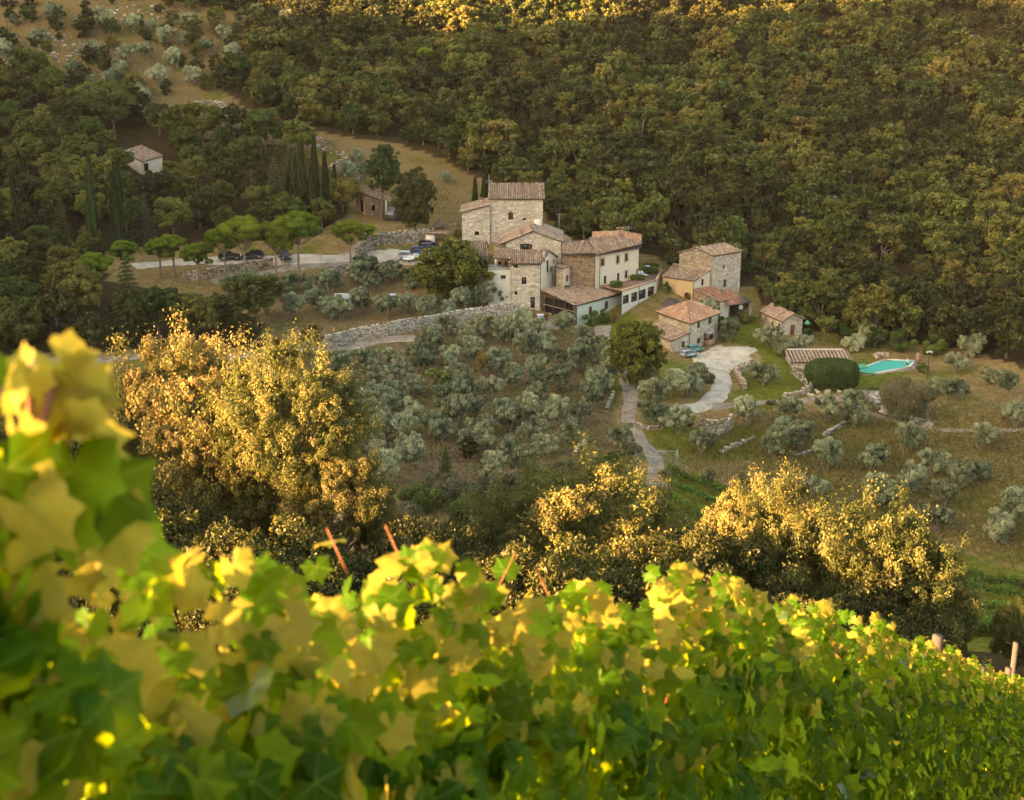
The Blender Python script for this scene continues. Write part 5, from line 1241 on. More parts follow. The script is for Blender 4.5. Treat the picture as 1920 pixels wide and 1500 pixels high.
for i, (x, y, px, py) in enumerate(fp):
    holm = (math.sin(x*.07+1.7)*math.sin(y*.06) + rnd.uniform(-.6,.6)) > .35
    s = .6 + .85*rnd.random()**1.6
    if holm and nH < 240 : tree('holm_oak', 'holm_oak', x, y, s, 'dark rounded evergreen oak in the far hillside forest, ' + where(px, py), 'evergreen oaks in the hillside forest'); nH += 1
    elif not holm and nF < 290: tree('forest_oak', 'forest_oak', x, y, s, 'olive green oak in the far hillside forest, ' + where(px, py), 'deciduous oaks in the hillside forest'); nF += 1
    else: rest.append((x, y, s, (6 + rnd.randrange(3)) if holm else rnd.randrange(6)))
def far_forest(pts, name='forest', label='mass of oak forest covering the upper hillside'):
    """the trees past the nearest few hundred: one mass, instanced by geometry nodes"""
    col = bpy.data.collections.new('forest_kinds')
    for k, (kind, j) in enumerate([('forest_oak', j) for j in range(6)] + [('holm_oak', j) for j in range(3)]):
        cm, tm = KIND[kind][j]; o = bpy.data.objects.new('k%02d' % k, cm); col.objects.link(o)
    me = bpy.data.meshes.new('forest'); me.vertices.add(len(pts))
    me.vertices.foreach_set('co', np.array([(p[0], p[1], Tz(p[0], p[1])) for p in pts], np.float32).ravel())
    for nm, tp, vals in (('s', 'FLOAT', [p[2] for p in pts]), ('r', 'FLOAT', [rnd.random()*6.28 for _ in pts]), ('k', 'INT', [p[3] for p in pts])):
        a = me.attributes.new(nm, tp, 'POINT'); a.data.foreach_set('value', vals)
    o = obj(name, me); tag(o, label, kind='stuff')
    g = bpy.data.node_groups.new('forest_nodes', 'GeometryNodeTree'); g.interface.new_socket('Geometry', in_out='INPUT', socket_type='NodeSocketGeometry'); g.interface.new_socket('Geometry', in_out='OUTPUT', socket_type='NodeSocketGeometry')
    n = g.nodes.new; gi = n('NodeGroupInput'); go = n('NodeGroupOutput'); ip = n('GeometryNodeInstanceOnPoints'); ci = n('GeometryNodeCollectionInfo')
    ci.inputs['Collection'].default_value = col; ci.inputs['Separate Children'].default_value = True; ci.inputs['Reset Children'].default_value = True
    def at(nm, tp): q = n('GeometryNodeInputNamedAttribute'); q.data_type = tp; q.inputs['Name'].default_value = nm; return q.outputs['Attribute']
    cx_ = n('ShaderNodeCombineXYZ'); g.links.new(at('r', 'FLOAT'), cx_.inputs[2]); ln = g.links.new
    ln(gi.outputs[0], ip.inputs['Points']); ln(ci.outputs[0], ip.inputs['Instance']); ip.inputs['Pick Instance'].default_value = True
    ln(at('k', 'INT'), ip.inputs['Instance Index']); ln(cx_.outputs[0], ip.inputs['Rotation']); ln(at('s', 'FLOAT'), ip.inputs['Scale']); ln(ip.outputs[0], go.inputs[0])
    o.modifiers.new('scatter', 'NODES').node_group = g
far_forest(rest)
cr = [(-330 + rnd.uniform(-14, 14), rnd.uniform(168, 285), rnd.uniform(.8, 1.5), rnd.randrange(9)) for _ in range(95)]  # unseen trees added along the crest to break up its shadow edge
far_forest(cr, 'ridge_shade_trees', 'unseen trees added on the left hill crest to soften its shadow edge')
print('forest', nF, nH, len(rest))

# ---------------- left wood
wp = scatter([WOODL], 5.2, (200, 360), (-150, -10), WOODX)
for x, y, px, py in wp:
    big = 'right under the umbrella pines' if px > 200 else ''
    k = 'wood_oak' if rnd.random() < .72 else 'holm_oak'
    if py > 600: lab = 'broad oak shading the valley road behind the golden oaks'; gp = 'oaks along the valley road'
    elif py > 450: lab = 'leafy oak in the wood below the row of umbrella pines at the left'; gp = 'oaks below the umbrella pines'
    else: lab = 'leafy oak ' + ('above' if py < 262 else 'below' if py > 345 else 'level with') + ' the white woodland hut, ' + ('to its left' if px < 225 else 'to its right' if px > 305 else 'in line with it'); gp = 'oaks round the woodland hut'
    tree('woodland_oak', k, x, y, rnd.uniform(.75, 1.1) * (.68 if 465 < py < 560 else 1) * (.8 if 395 < py < 465 and px > 480 else 1) * (1 if k == 'wood_oak' else 1.25), lab, gp)
# a few odd ones break the canopy
for q in range(26):
    x, y, px, py = fp[(q*97+31) % len(fp)]
    tree(*(('bright_tree', 'bright_tree', x+1.2, y-1.5, rnd.uniform(.9, 1.5), 'fresh green tree standing out of the hillside forest', 'fresh green trees in the forest') if q % 3 else ('autumn_tree', 'autumn_tree', x+1.2, y-1.5, rnd.uniform(.9, 1.3), 'rusty tree turning colour in the hillside forest', 'rusty trees in the forest')))
def dead_tree(px, py, h, label):
    g = G(px, py); t = thing('dead_tree', label, 'tree', g); r = random.Random(px); m = MB(); m.tube([(0,0,-.5),(.1,0,h*.5),(0,.1,h)], [.16,.12,.03], 6); part_ = obj('trunk', m.mesh('trunk','grey_bark'), t)
    for k in range(9):
        z = h*r.uniform(.35,.9); a = r.random()*6.28; l_ = r.uniform(1, 2.4); m = MB(); m.tube([(0,0,z),(l_*.5*math.cos(a), l_*.5*math.sin(a), z+l_*.35),(l_*math.cos(a), l_*math.sin(a), z+l_*.9)], [.06,.04,.012], 5); obj('branch', m.mesh('branch','grey_bark'), t)
dead_tree(1362, 345, 6, 'bare dead tree standing in the forest above the square tower')
# named singles
tree_px('holm_oak', 'round_oak', 655, 100, 1.25, 'largest dark round tree at the top with a gold lit crown', var=2)
tree_px('holm_oak', 'round_oak', 585, 75, .95, 'dark tree just left of the largest round tree at the top', var=1)
tree_px('holm_oak', 'round_oak', 125, 265, .95, 'tall brown green evergreen oak standing out at the upper left', var=2)
tree_px('stone_pine', 'umbrella', 795, 135, .55, 'lone round stone pine in the forest above the upper tower', var=1)
tree_px('evergreen_oak', 'round_oak', 777, 434, 1.0, 'big dark egg shaped evergreen oak between the ruin and the tower house', var=0, sz=1.15)
tree_px('cedar', 'tall_cedar', 716, 412, 1.0, 'dark cedar rising behind the ruined farmhouse', sz=1.0)
tree_px('walnut_tree', 'walnut', 848, 560, 1.55, 'big rounded walnut tree hiding the front of the long low house', var=0, sz=.80)
tree_px('walnut_tree', 'walnut', 1194, 728, 1.0, 'olive green tree beside the gravel road in front of the terrace building', var=1, sz=1.25)
for q, (px_, py_, s_) in {'small oak right in front of the white woodland hut': (300,375,.5), 'low oak under the roof edge of the white woodland hut': (325,345,.5)}.items(): tree_px('woodland_oak', 'wood_oak', px_, py_, s_, q)
tree_px('bright_tree', 'bright_tree', 1545, 648, 1.0, 'bright green bushy tree right of the stone hut')
tree_px('bright_tree', 'bright_tree', 815, 742, .85, 'bright yellow green tree among the grey olives')
tree_px('citrus_tree', 'holm_oak', 878, 862, .62, 'dark green glossy tree at the lower edge of the olive grove', var=1)
tree_px('cypress_sapling', 'dark_conifer', 834, 905, .36, 'small dark conifer at the lower edge of the olive grove')
tree_px('autumn_tree', 'autumn_tree', 912, 628, .75, 'orange leaved shrub at the end of the long terrace wall')
tree_px('autumn_tree', 'autumn_tree', 578, 668, 1.15, 'rusty orange tree at the left end of the terrace wall')
tree_px('autumn_tree', 'autumn_tree', 524, 672, .8, 'smaller rusty tree left of the terrace wall end')
tree_px('fig_tree', 'autumn_tree', 905, 715, .9, 'yellowing fig tree in the middle of the olive grove')
tree_px('conifer', 'conifer', 517, 408, 1.0, 'pale pyramidal fir left of the cypress group')
tree_px('conifer', 'conifer', 545, 360, .85, 'second fir standing behind the cypress group')
tree_px('cedar', 'cedar', 272, 455, .85, 'blue grey cedar right of the two wide cypresses')
tree_px('conifer', 'dark_conifer', 252, 640, 1.15, 'tall dark conifer below the umbrella pines')
tree_px('conifer', 'dark_conifer', 12, 650, 1.3, 'tall dark conifer at the left picture edge')
tree_px('conifer', 'conifer', 118, 470, .8, 'green conifer between the cypresses at the left')
tree_px('bright_tree', 'bright_tree', 120, 380, 1.1, 'light green tree in the left wood')
for px, py, v, s, lab, hz in ((175,478,0,1.2,'slim cypress left of the wide cypress at the left',1.33),(224,478,1,1.0,'widest cypress in the left wood',1.22),(43,480,0,1.05,'cypress nearest the left picture edge',1.25),
                          (592,398,0,1.0,'tallest slim cypress in the group above the umbrella pines',1.3),(571,405,2,1.2,'cypress left of the tallest one above the umbrella pines',1.35),(589,418,2,1.0,'lower front cypress of the group above the umbrella pines',1.25),(612,402,2,1.05,'cypress right of the tallest one above the umbrella pines',1.3),(553,395,2,1.1,'leftmost dark cypress of the group above the umbrella pines',1.25),(630,390,2,.8,'shortest cypress at the right end of the group',1.2),
                          (891,400,2,.82,'left cypress behind the stone wing of the tower house',1.0),(905,400,2,.82,'middle cypress behind the stone wing of the tower house',1.0),(912,398,2,.9,'right cypress touching the upper tower roof',1.0)):
    tree_px('cypress', 'cypress', px, py, s, lab, var=v, sz=hz)
for px, py, v, s, lab in ((563,528,0,.93,'rightmost tall umbrella pine with a forked trunk'),(518,536,0,.88,'umbrella pine second from the right of the tall four'),(463,541,0,.86,'umbrella pine second from the left of the tall four'),(425,534,1,.83,'leftmost of the four tall umbrella pines'),
                          (372,536,2,.92,'small umbrella pine in front of the stone retaining wall'),(330,520,2,.9,'small umbrella pine left of the stone retaining wall'),(300,522,2,.85,'low umbrella pine behind the dark conifer'),(240,530,2,.85,'umbrella pine among the dark trees at the left'),(185,575,2,1.0,'lowest umbrella pine at the far left'),
                          (657,510,1,.86,'loose umbrella pine beside the ramp right of the row'),(690,470,2,.6,'young umbrella pine on the ramp')):
    tree_px('umbrella_pine', 'umbrella', px, py, s, lab, group='umbrella pines along the parking road', var=v)

# ---------------- olives
grove = [(815,648),(838,630),(870,648),(905,632),(940,640),(975,622),(1000,640),(1060,625),(1088,650),
 (640,700),(690,690),(740,690),(800,680),(845,685),(884,672),(935,690),(985,680),(1020,665),(1050,690),(1090,672),
 (655,735),(700,720),(745,722),(778,740),(868,740),(920,700),(958,730),(1010,752),(1045,735),(1080,700),(1115,700),
 (650,775),(695,760),(735,755),(830,765),(865,760),(918,750),(1125,735),(1140,700),(655,815),(705,800),(770,790),(885,785),(940,800),(990,780),(1110,765),
 (720,832),(760,828),(812,812),(830,830),(858,800),(900,822),(955,810),(1065,830),(1090,795),(715,870),(770,858),(722,905),(772,880),(905,850),(950,868),(1020,860),(985,890),(920,905),(920,905),(1040,800),(690,850),(640,860),(675,780),(1000,830),(790,700),(620,700),(850,725),(1005,715),(880,850),
 (725,770),(668,840),(960,650),(1118,670)]
seen = set()
for i, (px, py) in enumerate(grove):
    if (px, py) in seen: continue
    seen.add((px, py)); g = G(px, py)
    row = 'near the terrace wall' if py < 665 else 'in the upper part' if py < 740 else 'in the middle part' if py < 810 else 'at the lower edge'
    col_ = 'left side' if px < 800 else 'centre' if px < 980 else 'right side towards the gravel road'
    tree('olive_tree', 'olive', g.x, g.y, rnd.uniform(1.0, 1.25), f'grey green olive {row} of the grove, {col_}', f'olives of the grove {row}, {col_}')
upper = [(430,560),(470,555),(510,562),(545,552),(585,545),(620,552),(500,590),(545,598),(590,585),(640,600),(680,590),(725,598),(760,590),(800,600),(840,595),(870,590),(905,578),(945,570),(700,548),(730,530),(670,535),(690,520),(770,545),(620,600),(880,560),(820,560)]
for px, py in upper:
    tree_px('olive_tree', 'olive', px, py, rnd.uniform(1.0, 1.3), 'olive on the terrace between the parking road and the long stone wall', group='olives on the upper terrace')
mead = [(1315,850,'beside the curved stone wall'),(1452,862,'small thin one in the open meadow'),(1492,842,'tall one above the heap of wall stones'),(1470,820,'behind the tall one above the wall stones'),(1548,885,'bare stemmed one'),(1637,884,'left one of the upper meadow pair'),(1698,852,'highest one in the middle of the meadow'),(1748,890,'broad one in the middle of the meadow'),
 (1706,920,'leaning one in the middle of the meadow'),(1800,915,'right of the broad one'),(1770,948,'largest of the lower meadow'),(1840,900,'behind the largest pair at the right'),(1518,940,'standing alone left in the lower meadow'),(1636,958,'left of a close pair'),(1662,955,'right of a close pair'),(1750,996,'low wide one near the vineyard edge'),(1868,1018,'lowest at the right edge'),(1902,960,'at the right picture edge'),(1890,985,'just above the lowest right one'),
 (1838,845,'large one under the green bank'),(1858,722,'isolated one high on the right slope'),(1430,722,'on the lawn left of the tiled shed'),(1480,790,'by the bend of the stony drive'),(1550,790,'right of the bend of the stony drive'),(1400,800,'left over the curved wall'),(1220,770,'between road and driveway'),(1290,745,'above the driveway bend'),(1310,735,'tall one over the driveway'),(1260,745,'leafy one by the big roadside tree'),
 (1230,800,'over the grassy bank'),(1270,812,'on the grassy bank'),(1165,840,'by the wire gate'),(1200,720,'under the big roadside tree'),(1440,650,'grey round one between hut and courtyard'),(1470,668,'low one below the stone hut'),(1500,672,'beside the tiled shed'),(1330,600,'against the annex wall'),(1365,640,'dark one at the corner of the orange roofed house'),(1620,650,'behind the tiled shed'),(1600,660,'left behind the tiled shed'),(1790,700,'right of the pool lamp'),(1820,670,'upper one right of the pool'),(1760,740,'beside the big round bush'),(1790,750,'right of the big round bush'),(1905,800,'mid height at the right edge'),(1600,800,'thin one over the boulders'),(1880,740,'on the right slope edge'),(1600,770,'scruffy one over the path'),(1150,700,'beside the lamp post on the road'),(1120,740,'between grove and gravel road')]
for px, py, d_ in mead:
    big = 1.25 if 'grey round' in d_ else rnd.uniform(1.0, 1.25)
    tree_px('olive_tree', 'olive', px, py, big, 'olive tree, ' + d_)
hillol = [(70,85),(40,130),(195,55),(170,110),(240,120),(275,110),(210,175),(160,170),(120,175),(300,160),(345,85),(360,60),(390,100),(420,75),(250,60),(460,60),(500,90),(310,85),(285,60),(440,130),(330,130),(8,110),(30,50),(100,40),(150,60),(360,160),(225,145),(265,195),(140,145),(480,40),(540,50),(520,100),(400,235),(430,250),(455,262),(380,225),(680,330),(650,345),(670,310),(835,345)]
for px, py in hillol:
    low_ = py > 215
    tree_px('olive_tree', 'olive', px, py, rnd.uniform(1.0, 1.5) * (.75 if low_ else 1), 'small olive on the bare slope between the wood and the hamlet' if low_ else 'round olive scattered on the rocky slope at the upper left', group='olives on the bare slope' if low_ else 'olives on the rocky upper slope')

HP = scatter([[(-60,-60),(560,-60),(560,60),(420,110),(380,190),(200,185),(0,140),(-60,140)]], 5.4, (250, 460), (-220, -40))
for i, (x, y, px, py) in enumerate(HP):
    if rnd.random() < .8: tree('hillside_shrub', 'holm_oak' if i % 3 else 'forest_oak', x, y, rnd.uniform(.35, .95), 'dark shrub growing between the olives of the rocky upper slope', 'shrubs on the rocky upper slope')
# ---------------- bushes and hedges
def bush(px, py, rad, mat, label, n=9000, cat='bush', name='bush', L=.22, W=.13, box=False, z=None, stem=True):
    g = G(px, py) if z is None else U(px, py, z); r = np.random.default_rng(int(px*7+py)); t = thing(name, label, cat, g)
    if box:
        d = r.uniform(-1, 1, (n, 3)); k = np.argmax(np.abs(d) + r.random((n,3))*.12, 1); d[np.arange(n), k] = np.sign(d[np.arange(n), k]) * r.uniform(.86, 1.0, n)
        rad_ = np.linalg.norm(d, axis=1); d *= np.minimum(1, 1.22/rad_)[:, None]
        C_ = d*np.array(rad); C_[:, 2] += rad[2]*.92; O_ = unit(d)
        at = r.random(n)
    else:
        C_ = []; O_ = []; at = []
        for j in range(14):
            p, _ = ell(r, 1, np.array(rad)*.72, (.3, 1)); s = min(rad)*r.uniform(.32, .5); e, d = ell(r, n//14, (s,s,s*.85), (.6,1)); C_.append(e+p+[0,0,rad[2]*.85]); O_.append(d); at.append(np.full(len(e), r.random()))
        C_ = np.concatenate(C_); O_ = np.concatenate(O_); at = np.concatenate(at)
    V, F, a = leaves(C_, O_, L, W, r, 0, 1, at); obj('leaves', np_mesh('leaves', V, F, mat, a), t)
    if stem:
        m = MB()
        for k in range(4): q = rnd.uniform(-.4,.4); m.tube([(q*.3,q*.2,-.5),(q,rnd.uniform(-.4,.4),rad[2])], [.07,.03], 5)
        obj('stem', m.mesh('stem','bark'), t)
    return t
bush(1558,727,(4.0,2.7,2.3),'hedge_leaf','large clipped box bush in front of the tiled shed', 40000, box=True, L=.18, W=.12)
bush(1698,792,(5.3,4.2,4.3),'scrub_leaf','big round olive brown bush below the swimming pool', 34000, L=.2, W=.11)
bush(1405,606,(2.3,1.5,1.0),'bright_leaf','low bright green bush beside the dark carport', 8000)
bush(1350,624,(1.1,1.1,1.7),'hedge_leaf','dark bush at the right wall of the orange roofed house', 6000)
bush(1372,612,(1.1,1.0,1.2),'scrub_leaf','grey bush between the house and the lawn', 5000)
bush(1515,632,(.9,.9,1.0),'hedge_leaf','small dark bush beside the door of the stone hut', 4000)
bush(1250,552,(.9,.6,1.5),'ivy_leaf','green creeper at the corner of the terrace building', 5000)
bush(1110,612,(2.0,1.0,1.7),'ivy_leaf','thick green creeper bush against the barn wall', 11000)
bush(1135,606,(1.4,.9,1.5),'ivy_leaf','creeper bush at the right half of the barn wall', 8000)
bush(1150,606,(1.0,.7,1.0),'autumn_leaf','yellow flowering shrub at the barn corner', 4000)
bush(985,642,(1.1,.9,1.2),'bright_leaf','bright green bush below the terrace steps', 5000)
bush(1008,640,(.9,.8,1.0),'autumn_leaf','yellowish bush below the barn yard', 4000)
bush(1155,538,(1.1,.5,.55),'hedge_leaf','clipped hedge at the left end of the roof terrace', 3500, box=True, z=-56.6, stem=False)
bush(1195,524,(1.3,.5,.45),'hedge_leaf','low hedge in front of the white loungers', 3500, box=True, z=-56.6, stem=False)
bush(1219,512,(1.5,.4,.45),'hedge_leaf','hedge behind the white loungers', 3500, box=True, z=-56.6, stem=False)
bush(1219,503,(1.5,.4,.45),'hedge_leaf','rear hedge of the roof terrace', 3500, box=True, z=-56.6, stem=False)
bush(900,447,(2.6,.8,.8),'bright_leaf','long light green hedge below the stone wing', 7000)
bush(860,444,(1.6,.8,1.0),'bright_leaf','light green bush left of the stone wing', 5000)
bush(940,504,(1.0,.35,.45),'ivy_leaf','potted plants on the open loggia', 2500, z=None, stem=False)
bush(770,528,(3.6,1.6,1.5),'scrub_leaf','grey green hedge below the parked white car', 12000)
bush(715,520,(2.5,1.4,1.2),'scrub_leaf','hedge of shrubs left of the parked white car', 9000)
bush(1580,640,(2.6,1.6,2.3),'hedge_leaf','tall dark shrub behind the tiled shed', 11000)
bush(1640,655,(3.0,1.6,2.4),'hedge_leaf','tall dark hedge left behind the pool', 12000)
bush(1690,662,(3.4,1.6,2.6),'hedge_leaf','tall dark hedge behind the pool', 12000)
bush(1750,668,(2.6,1.6,2.2),'hedge_leaf','dark shrub right behind the pool', 9000)
bush(1730,700,(1.4,1.0,1.0),'bright_leaf','yellow green bush at the right of the pool', 5000)
for px, py, s in ((1150,880,2.2),(1110,900,2.4),(1060,905,2.6),(1020,915,2.4),(1180,860,1.8),(960,930,2.8),(900,945,3.2),(840,950,3.2),(790,960,3.0),(760,1000,3.2),(720,990,2.6),(880,990,3.4),(950,985,3.2),(1000,960,3),(830,925,2.6),(700,1010,2.4)):
    bush(px, py, (s, s*.8, s*.62), 'scrub_leaf' if rnd.random() < .6 else 'hedge_leaf', 'scrubby bush along the lower edge of the olive grove', 9000)['group'] = 'scrub below the olive grove'
for px, py in ((1390,912),(1250,905),(1330,905)):
    bush(px, py, (1.3,.9,1.0), 'scrub_leaf', 'thin shrub at the upper edge of the vineyard', 2500)['group'] = 'shrubs at the vineyard edge'
for px, py in ((1640,735),(1560,757),(1445,760),(1400,757),(1345,800),(1290,800),(1690,640),(1300,700),(1330,720),(1240,735)):
    bush(px, py, (.9,.8,.5), 'scrub_leaf', 'small tuft of scrub beside the gravel drive', 1600, stem=False)['group'] = 'scrub tufts beside the drive'

# ---------------- foreground golden oaks on the slope
def oak_at(px, py_top, Y, s, label, kind='big_oak', var=0, hgt=10.8, sz=1.0, rz=None):
    p = UY(px, py_top, Y); gz_ = Tz(p.x, p.y); k = (p.z - gz_) / hgt
    t = tree('oak_tree' if kind == 'big_oak' else 'evergreen_shrub', kind, p.x, p.y, s, label, var=var, rz=rz, sz=k/s, z=gz_ - .3 if k/s < 1.5 else p.z - hgt*s*1.35)
    if k/s >= 1.5:
        t.scale = (s, s, s*1.35); gap = (t.location.z - gz_ + 1.0) / (s*1.35)
        if gap > .2: m = MB(); m.tube([(0,0,.2),(.15,0,-gap*.5),(0,0,-gap)], [.30,.34,.42], 8); obj('lower_trunk', m.mesh('lower_trunk', 'grey_bark', True), t)
    return t
oak_at(345, 650, 53, .80, 'gold lit oak at the left with a high sprig', var=0)
oak_at(235, 735, 57, .66, 'lower left crown of the golden oaks', var=1)
oak_at(548, 650, 50, .58, 'gold lit oak in front of the grey olives', var=2)
oak_at(450, 740, 52, .72, 'oak crown filling the middle of the left golden group', var=1)
oak_at(625, 850, 48, .42, 'low golden branches at the right of the left oak', var=0)
oak_at(15, 735, 60, .60, 'golden oak behind the nearest vine shoot', var=1)
oak_at(1085, 868, 52, .95, 'half shaded oak in the centre with a gold tip', var=1)
oak_at(1015, 905, 55, .78, 'broad half shaded crown behind the centre oak', var=0)
oak_at(1150, 882, 56, .74, 'crown behind the right side of the centre oak', var=2)
oak_at(955, 935, 50, .78, 'shaded oak left of the centre oak', var=2)
oak_at(1185, 935, 53, .64, 'gold tipped oak right of the centre oak', var=0)
oak_at(1470, 905, 47, .54, 'gold lit oak left of the right group', var=2)
oak_at(1590, 935, 46, .68, 'gold lit oak in the middle of the right group', var=0)
oak_at(1710, 1000, 45, .5, 'gold lit oak at the right of the right group', var=1)
oak_at(1918, 1130, 44, .2, 'rusty oak at the right picture edge', var=2)
for i, (px, pt, Y, s) in enumerate(((330,960,42,.85),(470,990,40,.8),(600,1000,41,.8),(200,900,44,.9),(700,1040,40,.7),(820,985,45,.75),(900,1040,41,.8),(1030,1030,40,.8),(1170,1050,41,.8),(1300,1000,44,.85),(1380,1060,40,.8),(1480,1130,38,.75),(1600,1170,37,.75),(1690,1215,38,.6),(1850,1240,37,.6),(100,860,48,.9),(1250,1120,38,.7),(760,1100,38,.7),(1660,1080,42,.7))):
    oak_at(px, pt, Y, s, 'dark evergreen shrub in shade at the foot of the ' + ('left golden oaks' if px < 720 else 'centre oak' if px < 1290 else 'right golden oaks'), 'dark_shrub', var=i, hgt=7.3)['group'] = 'dark shrubs under the golden oaks'
    
# ---------------- vineyard rows on the lower right slope
def vine_row(k, a, b):
    A_, B_ = G(*a), G(*b); n = 2600; r = np.random.default_rng(900+k); u = r.random(n)
    wob = .25*np.sin(u*60)
    d = np.array([B_.x-A_.x, B_.y-A_.y]); Ld = np.linalg.norm(d); d /= Ld; nn = np.array([-d[1], d[0]])
    q = r.normal(0, .26, n); x = A_.x + d[0]*u*Ld + nn[0]*q; y = A_.y + d[1]*u*Ld + nn[1]*q
    n2 = int(Ld*150); u = r.random(n2); q = r.normal(0, .32, n2); x = A_.x + d[0]*u*Ld + nn[0]*q; y = A_.y + d[1]*u*Ld + nn[1]*q
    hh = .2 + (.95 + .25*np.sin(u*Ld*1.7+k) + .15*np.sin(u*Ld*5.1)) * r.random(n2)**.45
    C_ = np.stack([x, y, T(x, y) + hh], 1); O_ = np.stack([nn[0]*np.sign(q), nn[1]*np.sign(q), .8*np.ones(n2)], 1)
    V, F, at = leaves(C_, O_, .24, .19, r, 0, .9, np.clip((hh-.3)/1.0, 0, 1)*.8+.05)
    t = thing('vineyard_row', 'vine row number %d' % k, 'vine row', A_, 0, 'vine rows on the lower right slope'); V = V - np.array(A_)
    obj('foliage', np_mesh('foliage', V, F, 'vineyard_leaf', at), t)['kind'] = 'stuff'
    for j in range(0, int(Ld), 6):
        m = MB(); x_, y_ = A_.x+d[0]*j, A_.y+d[1]*j; m.tube([(x_,y_,Tz(x_,y_)-.3),(x_,y_,Tz(x_,y_)+1.75)], .045, 5); part(m, 'post', 'post_wood', t)
    return t
ordw = ['topmost','second','third','fourth','fifth','sixth','seventh','eighth','ninth','tenth','eleventh','twelfth','thirteenth','fourteenth']
for k in range(12):
    t = vine_row(k, (1250+k*4, 886+k*29), (2010, 1112+k*31)); t['label'] = f'{ordw[k]} green vine row counted down from the meadow edge'

# ---------------- grass tufts, stuff
def tufts(name, polys, n, h, mat, label, excl=()):
    out = []; 
    for poly in polys:
        xs = [p[0] for p in poly]; ys = [p[1] for p in poly]; k = 0
        px = rng.uniform(min(xs), max(xs), n*3); py = rng.uniform(min(ys), max(ys), n*3); ok = in_poly(px, py, poly)
        out += list(zip(px[ok][:n], py[ok][:n]))
    # picture point -> ground by interpolating on a coarse lattice of hits
    P = np.array([tuple(G(a, b)) for a, b in out[::40]]); src = np.array(out[::40])
    C_ = []
    for i, (a, b) in enumerate(out):
        c = P[i//40]; C_.append((c[0] + rng.normal(0, 2.2), c[1] + rng.normal(0, 3.5)))
    C_ = np.array(C_); z = T(C_[:, 0], C_[:, 1]); m = len(C_)
    Cc = np.stack([C_[:, 0], C_[:, 1], z + h*.4], 1); r = rng
    a = r.uniform(0, 6.28, m); w_ = np.stack([np.cos(a), np.sin(a), 0*a], 1) * r.uniform(.05, .16, m)[:, None]; tip = np.stack([r.normal(0, .1, m), r.normal(0, .1, m), h*r.uniform(.5, 1.2, m)], 1)
    base = Cc - [0, 0, h*.5]; V = np.stack([base - w_, base + w_, base + tip], 1).reshape(-1, 3)
    o = obj(name, np_mesh(name, V, np.arange(m*3).reshape(m, 3), mat, r.random(m))); tag(o, label, kind='stuff')
tufts('meadow_grass', [[(1260,860),(1440,780),(1600,780),(2000,760),(2000,1080),(1500,950)]], 46000, .42, 'grass_blade', 'dry grass tufts over the olive meadow')
tufts('grove_weeds', [SOIL], 9000, .35, 'scrub_leaf', 'green weeds growing under the olive trees')
tufts('hill_grass', [[(0,20),(420,0),(420,100),(300,180),(0,180)], [(230,160),(400,200),(700,320),(850,370),(800,410),(620,350),(400,260)]], 12000, .45, 'grass_blade', 'dry grass on the open hillside')
